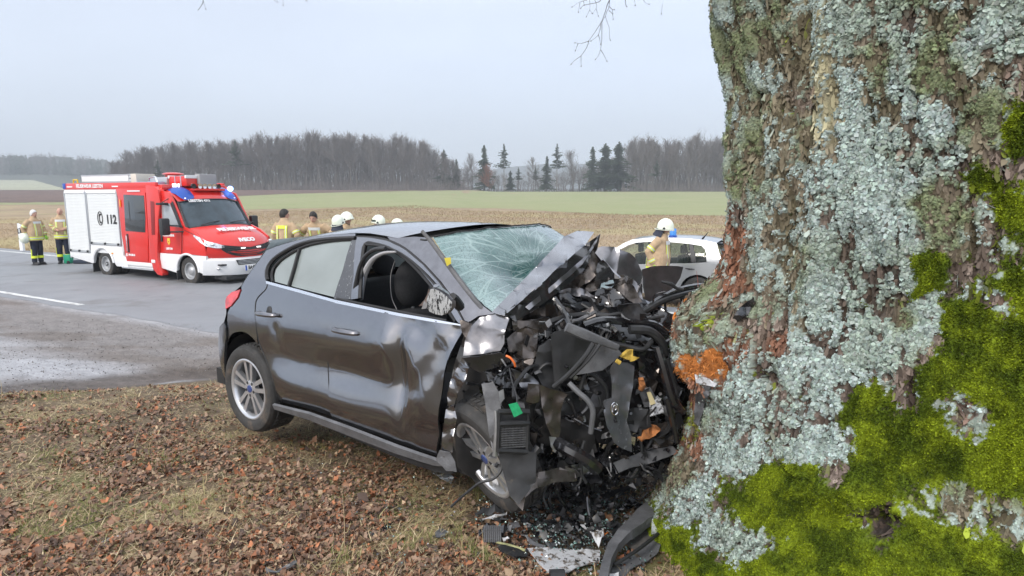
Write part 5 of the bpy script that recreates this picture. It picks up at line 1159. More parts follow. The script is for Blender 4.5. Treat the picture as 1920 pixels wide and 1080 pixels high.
# near fender: bent sheet between door and wheel
fend = empty("front_fender"); fend.parent = car
sh("upper_fold", [(884, 612, 3.12), (900, 596, 3.14), (934, 590, 3.14), (955, 598, 3.10), (946, 626, 3.04), (946, 648, 3.02), (938, 662, 3.02), (905, 668, 3.03), (868, 672, 3.06), (872, 640, 3.1)], M_PAINTR, amp=.020, fs=4.5, seed=31, parent=fend, ang=40)
sh("upper_fold", [(868, 672, 3.05), (905, 666, 3.03), (940, 662, 3.01), (958, 678, 3.0), (930, 690, 3.04), (900, 700, 3.05), (884, 690, 3.06)], M_GLOSSBLK, amp=.014, fs=10, seed=32, parent=fend)
sh("side_fold", [(867, 672, 3.06), (880, 690, 3.03), (872, 715, 3.03), (858, 740, 3.06), (852, 762, 3.07), (842, 770, 3.09), (838, 745, 3.10), (846, 712, 3.10), (858, 690, 3.08)], M_PAINT, amp=.014, fs=6, step=9, seed=33, parent=fend, ang=40)
sh("side_fold", [(836, 768, 3.08), (850, 764, 3.04), (856, 790, 3.03), (850, 820, 3.05), (848, 850, 3.06), (836, 862, 3.08), (826, 848, 3.10), (830, 810, 3.09)], M_PAINT, amp=.020, fs=9, step=8, seed=34, parent=fend)
sh("sill_end", [(824, 846, 3.07), (842, 852, 3.05), (853, 870, 3.04), (856, 889, 3.04), (836, 884, 3.06), (816, 868, 3.08)], M_PLGREY, amp=.016, step=9, seed=35)
sh("door_pillar", [(880, 600, 3.2), (895, 640, 3.18), (868, 700, 3.16), (850, 780, 3.15), (846, 850, 3.15), (832, 860, 3.16), (838, 760, 3.16), (850, 690, 3.18), (866, 640, 3.2)], M_GLOSSBLK, amp=.012, seed=36)
sh("splash_panel", [(862, 700, 3.30), (900, 680, 3.30), (960, 690, 3.30), (975, 780, 3.30), (940, 880, 3.28), (900, 910, 3.28), (858, 880, 3.25), (850, 790, 3.25)], M_DRY, amp=.02, step=20, seed=37)
sh("cowl", [(880, 600, 3.36), (925, 588, 3.38), (960, 600, 3.36), (1010, 575, 3.42), (1060, 560, 3.5), (1090, 590, 3.5), (1010, 620, 3.36), (940, 625, 3.3)], M_UNDER, amp=.03, seed=38)
sh("pillar_foot", [(862, 598, 3.16), (884, 606, 3.14), (897, 626, 3.12), (878, 640, 3.12), (866, 622, 3.14)], M_UNDER, amp=.012, step=8, seed=39)
# cavity behind everything: bulkhead, engine block, gearbox
mb = MB(); mb.box((2.02, .12, .28), (2.12, 1.68, .98)); mb.build("bulkhead", M_DRY, car)
def lump(name, c, r, seed, m):
    bm = bmesh.new(); bmesh.ops.create_icosphere(bm, subdivisions=3, radius=1); V = np.array([v.co[:] for v in bm.verts])
    k = 1 + .35 * (np.round(fbm(V * 2.2 + seed, 2, seed) * 7) / 7 - .5) + .12 * (fbm(V * 7, 2, seed) - .5)
    for v, q, kk in zip(bm.verts, V, k): v.co = Vector((c[0] + q[0] * r[0] * kk, c[1] + q[1] * r[1] * kk, c[2] + q[2] * r[2] * kk))
    return finish_bm(bm, name, m, car, 0, True, 20)
lump("engine_block", (2.45, .75, .60), (.26, .34, .30), 3, M_DARKMET); lump("gearbox", (2.42, 1.22, .52), (.26, .30, .26), 5, M_DARKMET)
lump("engine_cover", (2.42, .85, .86), (.22, .34, .09), 9, M_BLACK); lump("air_filter_box", (2.40, 1.45, .78), (.18, .20, .14), 12, M_GLOSSBLK)
lump("suspension_strut", (2.28, .34, .55), (.10, .14, .30), 15, M_DARKMET)
# recognisable torn pieces
sh("plastic_cover", [z4(470, 120), z4(500, 100), z4(560, 88), z4(600, 70), z4(800, 170), z4(740, 260), z4(640, 390), z4(560, 480), z4(500, 540), z4(540, 400), z4(520, 300), z4(470, 210)], M_BLACK, -.06, .008, fs=8, seed=41, ang=45, thick=.006)
sh("plastic_cover", [z4(800, 170), z4(1000, 235), z4(1022, 262), z4(960, 320), z4(870, 392), z4(780, 410), z4(650, 432), z4(740, 270)], M_PLGREY, -.07, .006, fs=6, seed=42, ang=45, thick=.006)
ptube("rail", [(z4(590, 55)[0], z4(590, 55)[1], 2.98), (z4(720, 110)[0], z4(720, 110)[1], 3.0), (z4(850, 160)[0], z4(850, 160)[1], 3.04), (z4(990, 215)[0], z4(990, 215)[1], 3.08)], [.024, .027, .022, .016], M_PLGREY, flat=.7)
ptube("rib", [(z4(800, 180)[0], z4(800, 180)[1], 2.98), (z4(730, 290)[0], z4(730, 290)[1], 2.97), (z4(600, 430)[0], z4(600, 430)[1], 2.98), (z4(490, 520)[0], z4(490, 520)[1], 3.0)], .012, M_BLACK)
ptube("rib", [(z4(850, 190)[0], z4(850, 190)[1], 2.98), (z4(760, 310)[0], z4(760, 310)[1], 2.97), (z4(620, 450)[0], z4(620, 450)[1], 2.98)], .009, M_BLACK)
bp_ = empty("bumper_panel"); bp_.parent = car
M_BLUEGREY = mat("wet grey bumper paint", (.10, .105, .118), .26, metal=.4, coat=.9, var=.2, scale=14, dirt_or_reflection=(.34, .36, .40), dscale=18, dlo=.60, dhi=.68, stretch=(1, 1, .35))
sh("face", [z4(962, 332), z4(1060, 340), z4(1122, 372), z4(1112, 500), z4(1085, 640), z4(1062, 800), z4(1095, 900), z4(1100, 1032), z4(1030, 1010), z4(962, 960), z4(905, 830), z4(884, 740), z4(880, 640), z4(945, 620), z4(945, 500), z4(930, 400)], M_BLUEGREY, -.08, .014, fs=7, step=9, seed=43, ang=40, parent=bp_)
mb = MB(); P = []
for k in range(25):
    a = 2 * PI * k / 24; q = z4(965 + 28 * math.cos(a), 690 + 48 * math.sin(a)); P.append(CAR.loc(at(*q, Yf(q[0]) - .135)))
mb.tube(P, .0035, 6); P = [CAR.loc(at(*z4(*q), Yf(1152) - .137)) for q in ((950, 715), (958, 672), (972, 668), (966, 700), (978, 690), (982, 668))]; mb.tube(P, .0028, 5, smooth=3); mb.build("emblem", M_CHROME, bp_, smooth=True)
M_YEL = mat("yellow foam", (.50, .34, .06), .85, var=.3, scale=20, bump=.5, bscale=60)
sh("foam_block", [z4(1000, 290), z4(1060, 240), z4(1105, 232), z4(1110, 290), z4(1140, 305), z4(1100, 330), z4(1040, 320)], M_YEL, -.06, .02, step=7, seed=44, thick=.02)
ptube("plug", [(*z4(978, 315), 3.08), (*z4(1008, 335), 3.08)], .011, M_YEL)
sh("torn_bracket", [z4(290, 500), z4(380, 515), z4(380, 640), z4(330, 655), z4(275, 640), z4(285, 570)], M_UNDER, -.07, .008, step=8, seed=45)
sh("torn_bracket", [z4(380, 505), z4(470, 540), z4(600, 575), z4(570, 620), z4(545, 720), z4(540, 880), z4(520, 960), z4(470, 900), z4(430, 800), z4(400, 680)], M_UNDER, -.08, .014, step=9, seed=46)
sh("bracket_tip", [z4(455, 915), z4(510, 920), z4(522, 1000), z4(500, 1035), z4(470, 990)], M_STEEL, -.09, .006, step=7, seed=47)
# condenser with its tubes
cd = empty("cooler"); cd.parent = car
def q3(x, y, dY=0): return CAR.loc(at(820 + x * .2407, 700 + y * .2407, 2.80 + (x - 600) * .0003 + dY))
mb = MB()
for (a, b) in (((478, 300), (712, 300)), ((478, 395), (712, 385)), ((470, 600), (700, 612))): mb.tube([q3(*a), q3(*b)], .014, 6)
for (a, b) in (((482, 300), (472, 610)), ((708, 300), (698, 610))): mb.tube([q3(*a), q3(*b)], .009, 6)
mb.build("frame", M_BLACK, cd, smooth=True, auto=40)
for k in range(11):
    y = 400 + k * 18; mb = MB(); P = [q3(488 + j * 13.5, y - j * .8 + 3 * (j % 2), .002 * (j % 2)) for j in range(17)]; mb.tube(P, .0048, 6); mb.build("tube", mat("cooler tubes", (.09, .09, .092), .4, metal=.5, var=.4, scale=40), cd, smooth=True)
sh("backing", [(933, 772, 2.84), (992, 770, 2.84), (994, 850, 2.84), (930, 850, 2.84)], M_BLACK, amp=.004, seed=48, parent=cd)
cardm = mat("green circuit card", (.015, .30, .12), .4, var=.25, scale=60)
sh("circuit_card", [(953.6, 759, 2.74), (970, 755, 2.74), (980, 775, 2.74), (964, 783, 2.74)], cardm, amp=.002, step=6, seed=49, thick=.004)
for nm, pts, r, m_ in [
    ("cable", [(955, 690, 2.92), (960, 715, 2.84), (968, 740, 2.78), (970, 757, 2.74)], .0035, M_BLACK),
    ("cable", [(949, 667, 2.95), (957, 671, 2.94), (964, 680, 2.94), (966, 687, 2.95)], .0055, mat("orange cable", (.75, .16, .03), .5)),
    ("hose", [(*z4(610, 490), 2.98), (*z4(680, 560), 2.96), (*z4(750, 620), 2.95), (*z4(795, 700), 2.95), (*z4(790, 790), 2.97), (*z4(778, 880), 2.98)], .0135, M_PLGREY),
    ("hose", [(1040, 560, 3.3), (1060, 590, 3.22), (1072, 625, 3.15), (1068, 655, 3.1)], .017, M_GLOSSBLK),
    ("hose", [(1095, 610, 3.22), (1130, 600, 3.24), (1180, 604, 3.28), (1225, 608, 3.32), (1250, 625, 3.32)], .020, M_GLOSSBLK),
    ("hose", [(1130, 640, 3.18), (1170, 648, 3.2), (1205, 655, 3.2), (1222, 640, 3.24)], .013, M_BLACK),
    ("hose", [(1180, 618, 3.22), (1215, 620, 3.24), (1240, 640, 3.26), (1246, 665, 3.28)], .024, M_BLACK),
    ("hose", [(1225, 640, 3.30), (1245, 626, 3.32), (1275, 622, 3.34)], .010, M_GLOSSBLK),
    ("hose", [(1235, 655, 3.26), (1255, 640, 3.28), (1280, 642, 3.3)], .016, M_GLOSSBLK),
    ("hose", [(1090, 570, 3.4), (1130, 590, 3.36), (1170, 588, 3.36), (1210, 598, 3.38), (1245, 592, 3.4)], .010, M_BLACK),
    ("hose", [(1000, 620, 3.2), (1040, 600, 3.24), (1090, 590, 3.3), (1140, 592, 3.3)], .015, M_BLACK),
    ("hose", [(1005, 700, 3.1), (1025, 682, 3.1), (1045, 690, 3.12), (1050, 710, 3.12)], .009, M_BLACK),
    ("hose", [(1085, 740, 3.16), (1100, 700, 3.16), (1132, 720, 3.16), (1140, 750, 3.18)], .012, M_BLACK),
    ("upright", [(*z4(1300, 210), 3.24), (*z4(1350, 380), 3.22), (*z4(1400, 560), 3.2), (*z4(1440, 650), 3.2), (*z4(1500, 720), 3.22)], [.022, .026, .026, .024, .018], M_GLOSSBLK),
    ("upright", [(*z4(1370, 300), 3.26), (*z4(1420, 480), 3.24), (*z4(1450, 600), 3.22)], .015, M_BLACK),
    ("strut", [(1251, 745, 3.22), (1262, 790, 3.22), (1270, 830, 3.22)], [.022, .018, .014], M_GLOSSBLK),
    ("steering_rod", [(*[820 + 455 * .2407, 700 + 290 * .2407], 2.80), (*[820 + 460 * .2407, 700 + 430 * .2407], 2.79), (*[820 + 450 * .2407, 700 + 640 * .2407], 2.79)], [.008, .009, .013], M_STEEL),
    ("cable", [(938, 855, 2.88), (940, 880, 2.86), (925, 898, 2.84), (900, 905, 2.84), (880, 920, 2.86), (862, 935, 2.88), (846, 950, 2.9)], .0065, M_BLACK),
    ("link_arm", [(958, 905, 2.86), (975, 880, 2.86), (992, 862, 2.88), (1010, 838, 2.9)], [.010, .013, .016, .02], M_BLACK),
    ("exhaust_pipe", [(1045, 830, 3.05), (1070, 845, 3.0), (1100, 862, 3.0), (1120, 880, 3.02)], .035, M_GLOSSBLK)]:
    ptube(nm, pts, r, m_)
sh("wheel_liner", [(868, 742, 3.16), (880, 728, 3.12), (896, 722, 3.10), (898, 735, 3.12), (884, 742, 3.14), (872, 756, 3.16)], M_BLACK, amp=.008, seed=51)
sh("wheel_liner", [(903, 720, 2.98), (925, 718, 2.96), (938, 740, 2.95), (940, 790, 2.93), (942, 850, 2.90), (926, 862, 2.88), (916, 810, 2.92), (910, 760, 2.96)], M_PLGREY, amp=.010, seed=52)
sh("splash_shield", [(934, 846, 2.82), (970, 844, 2.81), (1006, 852, 2.82), (1004, 905, 2.80), (972, 944, 2.77), (956, 930, 2.78), (944, 890, 2.80)], M_BLACK, amp=.012, seed=53)
sh("arm_plate", [(935, 735, 2.92), (944, 730, 2.92), (946, 748, 2.92), (938, 758, 2.92)], M_STEEL, amp=.004, step=6, seed=54)
sh("trim_blade", [(953, 900, 2.84), (958, 886, 2.84), (985, 862, 2.86), (988, 868, 2.86), (962, 902, 2.84)], M_PLGREY, amp=.002, seed=55)
sh("wheel_arch_shell", [(955, 935, 2.80), (975, 905, 2.84), (1010, 885, 2.9), (1050, 878, 2.96), (1078, 885, 3.0), (1082, 902, 2.98), (1040, 906, 2.9), (1005, 915, 2.85), (985, 935, 2.82), (980, 960, 2.8)], M_UNDER, amp=.010, seed=56)
sh("tank", [(1032, 640, 3.1), (1058, 700, 3.12), (1045, 745, 3.12), (1020, 730, 3.1), (1000, 690, 3.1), (1010, 650, 3.1)], M_BLACK, .03, .02, seed=57, thick=.03)
for i, (pts, m_) in enumerate([
    ([(950, 640), (985, 615), (1010, 620), (1005, 665), (985, 700), (960, 690)], M_UNDER), ([(958, 690), (985, 700), (1010, 720), (1022, 760), (1000, 740), (975, 725)], M_PAINTR),
    ([(1010, 735), (1060, 735), (1110, 745), (1150, 740), (1148, 752), (1105, 765), (1050, 790), (1030, 770)], M_BLACK), ([(1080, 700), (1130, 700), (1145, 735), (1100, 740), (1070, 745)], M_GLOSSBLK),
    ([(1170, 770), (1215, 768), (1222, 800), (1190, 815), (1172, 810)], M_BLACK), ([(1190, 700), (1220, 690), (1235, 720), (1215, 755), (1196, 745)], M_UNDER),
    ([(1198, 735), (1220, 730), (1240, 765), (1210, 770)], M_PLGREY), ([(1195, 660), (1240, 660), (1250, 700), (1225, 715), (1200, 700)], M_GLOSSBLK),
    ([(960, 605), (1020, 595), (1040, 610), (1000, 635), (965, 640)], M_UNDER), ([(1085, 615), (1130, 612), (1170, 622), (1175, 650), (1120, 655)], M_GLOSSBLK),
    ([(1160, 575), (1200, 572), (1215, 600), (1180, 610)], M_DARKMET), ([(1245, 745), (1275, 760), (1280, 790), (1262, 830), (1250, 800)], M_BLACK),
    ([(1215, 800), (1250, 790), (1262, 840), (1225, 845)], M_UNDER), ([(1000, 790), (1060, 785), (1110, 800), (1120, 850), (1060, 860), (1010, 840)], M_DRY),
    ([(905, 690), (945, 680), (960, 700), (945, 725), (915, 722)], M_GLOSSBLK)]):
    sh("crumpled_metal", pts, m_, random.uniform(-.02, .10), .026, step=10, fs=17, seed=60 + i)
M_WHITEP = mat("white sticker", (.62, .64, .68), .5, dirt_or_reflection=(.12, .12, .13), dscale=45, dlo=.5, dhi=.56)
sh("label_plate", [z4(1235, 640), z4(1300, 610), z4(1345, 690), z4(1345, 720), z4(1240, 750)], M_WHITEP, -.02, .004, step=8, seed=81)
sh("label_strip", [z4(1215, 565), z4(1245, 560), z4(1285, 650), z4(1245, 665)], mat("cream label", (.6, .52, .3), .6), -.03, .003, step=8, seed=82)
M_BARKBIT = mat("orange bark crumbs", (.38, .15, .05), .9, var=.4, scale=30, bump=.6, bscale=60)
for pts in ([z4(1150, 470), z4(1190, 450), z4(1210, 520), z4(1185, 570), z4(1160, 530)], [z4(1150, 930), z4(1200, 880), z4(1290, 850), z4(1325, 880), z4(1270, 930), z4(1180, 960)]):
    sh("bark_chunk", pts, M_BARKBIT, -.03, .03, step=7, fs=30, seed=83, thick=.015)
# small torn bits filling the cavity
def bits(name, n, poly, m, Yr, size, seed, tubes=0, parent=car, fr=CAR, kind='stuff'):
    R = random.Random(seed); xs = [p[0] for p in poly]; ys = [p[1] for p in poly]; mb = MB()
    def inside(x, y):
        c = False; j = len(poly) - 1
        for i in range(len(poly)):
            if (poly[i][1] > y) != (poly[j][1] > y) and x < (poly[j][0] - poly[i][0]) * (y - poly[i][1]) / (poly[j][1] - poly[i][1]) + poly[i][0]: c = not c
            j = i
        return c
    k = 0
    while k < n + tubes:
        u = R.uniform(min(xs), max(xs)); v = R.uniform(min(ys), max(ys))
        if not inside(u, v): continue
        p = CAR.loc(at(u, v, Yf(u) + R.uniform(*Yr))); s = R.uniform(*size)
        if k < n:
            a = Vector((R.gauss(0, 1), R.gauss(0, 1), R.gauss(0, 1))).normalized(); b = a.orthogonal().normalized(); b = Matrix.Rotation(R.uniform(0, 6.28), 3, a) @ b; c = a.cross(b); asp = R.uniform(.12, .8)
            W = [Vector(p) + b * (x * s) + c * (y * s * asp) + a * (z * s) for x, y, z in ((-1, -1, 0), (0, -.8, R.uniform(.1, .5)), (1, -1, R.uniform(-.3, .3)), (1.1, .6, .2), (.1, 1, R.uniform(.2, .6)), (-1, .9, 0))]
            W2 = [q - a * .004 for q in W]
            mb.add([q[:] for q in W + W2], [(0, 1, 4, 5), (1, 2, 3, 4), (11, 10, 7, 6), (10, 9, 8, 7), (0, 6, 7, 1), (1, 7, 8, 2), (2, 8, 9, 3), (3, 9, 10, 4), (4, 10, 11, 5), (5, 11, 6, 0)])
        else:
            P = [np.array(p)]; d = np.array([R.gauss(0, .3), R.gauss(0, 1), R.gauss(0, .7)]); d /= np.linalg.norm(d)
            for _ in range(4): d = d + np.array([R.gauss(0, .3), R.gauss(0, .4), R.gauss(0, .4)]); d /= np.linalg.norm(d); P.append(P[-1] + d * s * 1.3)
            mb.tube(P, R.uniform(.004, .012), 6, smooth=3)
        k += 1
    o = mb.build(name, m, parent, fix=False); tag(o, kind=kind); return o
mass = [(900, 690), (950, 612), (1010, 604), (1080, 588), (1200, 578), (1275, 600), (1280, 700), (1272, 800), (1240, 850), (1150, 880), (1050, 900), (960, 890), (925, 800)]
bits("engine_scraps", 130, mass, M_GLOSSBLK, (.05, .32), (.015, .07), 1, 60); bits("engine_scraps", 80, mass, M_DARKMET, (.03, .30), (.012, .055), 2, 50)
bits("engine_scraps", 80, mass, M_UNDER, (.02, .25), (.012, .06), 3); bits("engine_scraps", 50, mass, M_BLACK, (.0, .2), (.010, .06), 4, 60)
bits("engine_scraps", 70, mass, M_PLGREY, (-.03, .1), (.008, .03), 5, 6); bits("engine_scraps", 44, mass, M_STEEL, (-.03, .1), (.006, .018), 6)
low_ = [(985, 880), (1100, 850), (1275, 815), (1292, 870), (1200, 905), (1080, 925), (1000, 925)]
bits("engine_scraps", 90, low_, M_BLACK, (.0, .35), (.015, .06), 11, 40); bits("engine_scraps", 70, low_, M_GLOSSBLK, (.0, .3), (.012, .05), 12, 20); bits("engine_scraps", 30, low_, M_UNDER, (.0, .2), (.012, .04), 13)
sh("lower_panel", [(1000, 870), (1060, 850), (1130, 860), (1200, 835), (1270, 820), (1285, 860), (1210, 895), (1130, 905), (1040, 915)], M_DRY, .28, .03, seed=90, step=18)
sh("torn_strip", [(1150, 870), (1200, 852), (1262, 838), (1275, 848), (1215, 872), (1160, 888)], M_PLGREY, .02, .012, seed=91, step=9)
sh("torn_strip", [(1060, 880), (1110, 866), (1128, 874), (1090, 896), (1064, 900)], M_PAINTR, .0, .012, seed=92, step=9)
bits("fold_scraps", 18, [(1040, 540), (1100, 500), (1150, 500), (1200, 530), (1208, 590), (1100, 580)], M_UNDER, (.15, .4), (.012, .05), 8)
# ================================================================== FIRE ENGINE
TF = Frame((-11.416, 17.81, -.5), 61.27)
tr = empty("fire_engine", M=TF.mat()); tag(tr, "red and white fire engine with roller shutters and roof ladder on the road", "fire engine")
M_BLUE = mat("blue lens", (.012, .07, .36), .3); M_BLUELIT = mat("lit blue lamp", (.05, .15, 1), .2, emit=(.25, .45, 1.0), estr=7)
M_WLIT = mat("lit white lamp", (.9, .9, .9), .2, emit=(1, 1, 1), estr=1.2)
M_SHUT = mat("shutter slats", (.70, .72, .72), .42, metal=.05, var=.04, scale=3); M_ALUF = mat("brushed frame", (.50, .52, .54), .4, metal=.6)
M_TEXT = mat("black lettering", (.02, .02, .022), .6); M_WTEXT = mat("white lettering", (.80, .80, .80), .5); M_DGLASS = mat("dark cab glass", (.03, .037, .042), .05, coat=.3, spec=.8, ior=1.5)
M_LAMP = mat("headlight lens", (.62, .64, .66), .08, coat=1, metal=.5, var=.4, scale=14)
W = 2.06
def pbox(name, a, b, m, parent=tr, ch=.01): mb = MB(); mb.box(a, b, ch); return mb.build(name, m, parent, smooth=ch > 0, auto=50)
pbox("box_body", (-1.70, .025, .66), (.96, W - .02, 2.44), M_WHITE, ch=.03)
pbox("roof_edge", (-1.70, .0, 2.42), (2.62, .10, 2.60), M_RED, ch=.03); pbox("roof_edge", (-1.70, W - .1, 2.42), (2.62, W, 2.60), M_RED, ch=.03); pbox("roof_deck", (-1.68, .08, 2.44), (2.6, W - .08, 2.50), M_ALUF)
pbox("rear_panel", (-1.74, .03, .45), (-1.69, W - .03, 2.58), M_ALUF, ch=.01)
for (x0, x1, z0, z1) in ((-1.65, -.64, .70, 2.30), (-.53, .88, .95, 2.30)):
    s_ = empty("roller_shutter"); s_.parent = tr; n = int((z1 - z0) / .042); sh_ = MB(); sh_.box((x0, .010, z0), (x1, .016, z1))
    base = sh_.build("shutter_bar", M_ALUF, s_)
    me = None
    for k in range(n):
        z = z0 + (k + .5) * (z1 - z0) / n
        if me is None:
            sl_ = MB(); h = (z1 - z0) / n * .5; sl_.add([(x0, .010, -h), (x1, .010, -h), (x1, -.002, -h * .7), (x0, -.002, -h * .7), (x1, -.002, h * .7), (x0, -.002, h * .7), (x1, .010, h), (x0, .010, h)], [(0, 1, 2, 3), (3, 2, 4, 5), (5, 4, 6, 7)]); o = sl_.build("slat", M_SHUT, s_); me = o.data
        else: o = bpy.data.objects.new("slat", me); COL.objects.link(o); o.parent = s_
        o.location.z = z
    pbox("shutter_bar", (x0, -.02, z0 - .05), (x1, .02, z0 - .005), M_ALUF, s_, .006)
    for xx in (x0 + .05, (x0 + x1) / 2, x1 - .08): pbox("latch", (xx, -.05, z0 - .04), (xx + .05, -.01, z0 + .02), M_BLACK, s_, .006)
    for xx in (x0 - .045, x1 + .005): pbox("guide_rail", (xx, -.012, z0 - .05), (xx + .035, .03, z1 + .06), M_ALUF, tr, .006)
    pbox("light_strip", (x0, -.02, z1 + .015), (x1, .02, z1 + .095), mat("light strip", (.85, .86, .88), .4), tr, .01)
for xx in (-1.72, ): pbox("corner_light", (xx, -.01, 2.44), (xx + .16, .12, 2.60), M_BLUE, ch=.02)
pbox("corner_light", (-1.72, W - .12, 2.44), (-1.56, W + .01, 2.60), M_BLUE, ch=.02)
mb = MB(); mb.tube([(-1.62, .25, 2.60), (-1.62, .25, 2.70), (-1.40, .25, 2.70), (-1.40, .25, 2.60)], .022, 6); mb.build("grab_handle", mat("yellow handle", (.75, .50, .03), .5), tr, smooth=True)
# lower skirts
def side_slab(name, poly, m, y0=.0, y1=.06, parent=tr): mb = MB(); mb.prism(poly, y0, y1, 1); return mb.build(name, m, parent, bevel=.006, smooth=True, auto=40)
wa = [(.02 + .50 * math.cos(a), .36 + .47 * math.sin(a)) for a in np.linspace(PI * .92, PI * .04, 12)]
for (ya, yb) in ((.005, .07), (W - .07, W - .005)):
    side_slab("side_skirt", [(-1.69, .64), (-1.69, .50), (-.62, .36), (-.52, .36)] + wa + [(.60, .33), (1.15, .33), (1.15, .55), (.96, .64), (.90, .88), (-.55, .88), (-.62, .64)], M_WHITE, ya, yb)
    side_slab("step_skirt", [(1.15, .34), (2.30, .34), (2.28, .52), (1.15, .52)], M_WHITE, ya + .02, yb)
mb = MB(); mb.tube([(wa[i][0], -.01, wa[i][1]) for i in range(12)], .035, 6); mb.build("wheel_arch", M_WHITE, tr, smooth=True)
pbox("step", (.9, -.03, .30), (2.3, .25, .34), M_ALUF); pbox("marker_light", (.42, -.012, .66), (.50, .01, .70), mat("amber lens", (.8, .3, .02), .2, coat=1)); pbox("chassis", (-1.5, .35, .28), (4.4, 1.7, .60), M_DARKMET, ch=0)
pbox("mud_flap", (-.60, .02, .10), (-.57, .45, .5), M_BLACK); pbox("mud_flap", (3.20, .02, .12), (3.23, .32, .5), M_BLACK)
# red crew cabin
side_slab("crew_cabin", [(.90, 2.44), (.97, 2.2), (.99, 1.2), (1.10, .60), (1.13, .50), (2.28, .50), (2.25, .9), (2.30, 2.44)], M_RED, -.012, W + .012)
dr = empty("crew_door"); dr.parent = tr
side_slab("door_leaf", [(1.17, .55), (2.10, .53), (2.20, 1.2), (2.22, 2.33), (1.27, 2.34), (1.20, 1.3)], M_RED, -.030, -.011, dr)
side_slab("window", [(1.23, 1.32), (2.10, 1.30), (2.16, 1.7), (2.17, 2.26), (1.28, 2.28), (1.25, 1.7)], M_DGLASS, -.040, -.029, dr)
pbox("window_frame", (1.48, -.044, 1.60), (1.50, -.038, 2.10), M_BLACK, dr, 0); pbox("grab_handle", (1.27, -.075, .78), (1.31, -.035, 1.20), M_CHROME, dr, .012); pbox("door_seam", (1.24, -.032, .74), (1.34, -.028, 1.24), M_BLACK, dr, .004)
pbox("white_stripe", (1.14, -.016, .40), (2.26, -.008, .50), M_WHITE, ch=.003)
# the raised red hoop behind the cab, curling under at the sill
hp = [(2.30, 2.52), (2.66, 2.50), (2.80, 2.40), (2.86, 2.1), (2.70, 1.6), (2.62, 1.1), (2.56, .7), (2.60, .40), (2.72, .26), (2.70, .20), (2.50, .22), (2.34, .36), (2.24, .7), (2.26, 1.3), (2.30, 2.1)]
for (ya, yb) in ((-.05, .12), (W - .12, W + .05)): side_slab("roll_hoop", hp, M_RED, ya, yb)
pbox("roll_hoop", (2.32, .08, 2.40), (2.78, W - .08, 2.54), M_RED, ch=.04); side_slab("hoop_recess", [(2.40, 1.25), (2.54, 1.25), (2.62, 2.1), (2.46, 2.12)], mat("dark red recess", (.22, .01, .01), .4), -.056, -.049)
pbox("reflector", (2.30, -.062, .52), (2.46, -.05, .60), M_WHITE, ch=.004); pbox("marker_light", (2.24, -.03, .62), (2.28, -.012, .72), MATS["amber lens"], ch=.004); pbox("marker_light", (1.04, -.03, 1.95), (1.09, -.012, 2.15), MATS["amber lens"], ch=.004)
# cab: lofted sections along x. each: x, z at centre/edge, half width, bottom
def cabloft(name, secs, m, n=15, parent=tr):
    """secs: (x_mid, x_edge, z_mid, z_edge, y_in)"""
    G = []
    for (xm, xe, zm, ze, yi) in secs:
        row = []
        for t in np.linspace(-1, 1, n):
            k = abs(t) ** 2.6; y = W / 2 + t * (W / 2 - yi); row.append((xm + (xe - xm) * k, y, zm + (ze - zm) * k))
        G.append(row)
    mb = MB(); mb.grid(G); return mb.build(name, m, parent, smooth=True)
cabloft("cab_roof", [(2.7, 2.7, 2.50, 2.36, .10), (2.95, 2.95, 2.47, 2.34, .10), (3.25, 3.15, 2.36, 2.24, .12), (3.42, 3.26, 2.20, 2.12, .15), (3.44, 3.28, 2.16, 2.08, .16)], M_RED)
wsc = cabloft("windscreen", [(3.43, 3.25, 2.17, 2.09, .16), (3.66, 3.46, 1.85, 1.78, .12), (3.92, 3.66, 1.50, 1.44, .09)], mat("windscreen glass", (.035, .055, .070), .04, coat=0, spec=.6, ior=1.45, var=.5, scale=1.5), n=25)
bn = cabloft("bonnet", [(3.88, 3.60, 1.53, 1.46, .07), (4.15, 3.85, 1.44, 1.36, .05), (4.45, 4.10, 1.30, 1.24, .04), (4.66, 4.34, 1.14, 1.12, .05), (4.74, 4.44, 1.00, 1.02, .06)], M_RED, n=25)
cabloft("nose", [(4.74, 4.44, 1.00, 1.02, .06), (4.80, 4.42, .86, .88, .03), (4.80, 4.36, .74, .76, .02), (4.78, 4.30, .70, .72, .02)], M_RED, n=25)
cabloft("front_bumper", [(4.78, 4.28, .71, .74, .02), (4.88, 4.34, .64, .68, -.02), (4.90, 4.34, .45, .48, -.02), (4.84, 4.26, .28, .30, .0), (4.7, 4.2, .25, .28, .1)], M_WHITE, n=25)
pbox("skid_plate", (4.3, .3, .16), (4.75, 1.75, .27), M_BLACK, ch=.03)
gr = empty("grille"); gr.parent = tr
def noseY(y, xm, xe): t = abs(y - W / 2) / (W / 2 - .04); return xm + (xe - xm) * t ** 2.6
def strip(name, pts, m, parent, off=.012, thick=.02, zc=None):
    """pts: rows of (y, z) following the nose curve"""
    G = []
    for row in pts: G.append([(noseY(y, 4.76 + (1.0 - z) * .10, 4.44 + (1.0 - z) * .02) + off, y, z) for (y, z) in row])
    mb = MB(); mb.grid(G); return mb.build(name, m, parent, smooth=True)
ys = np.linspace(.30, W - .30, 15)
def gtop(y): return 1.05 - .10 * (1 - abs(y - W / 2) / .73) ** .9
def gbot(y): return .98 - .24 * (1 - (abs(y - W / 2) / .78) ** 4) ** 1.0
strip("grille_panel", [[(y, gtop(y)) for y in ys], [(y, (gtop(y) + gbot(y)) / 2) for y in ys], [(y, gbot(y)) for y in ys]], M_BLACK, gr, .016)
for k in (.25, .5, .75): mb = MB(); mb.tube([(noseY(y, 4.78, 4.46) + .03, y, gtop(y) * (1 - k) + gbot(y) * k) for y in ys], .009, 5); mb.build("bar", M_DARKMET, gr, smooth=True)
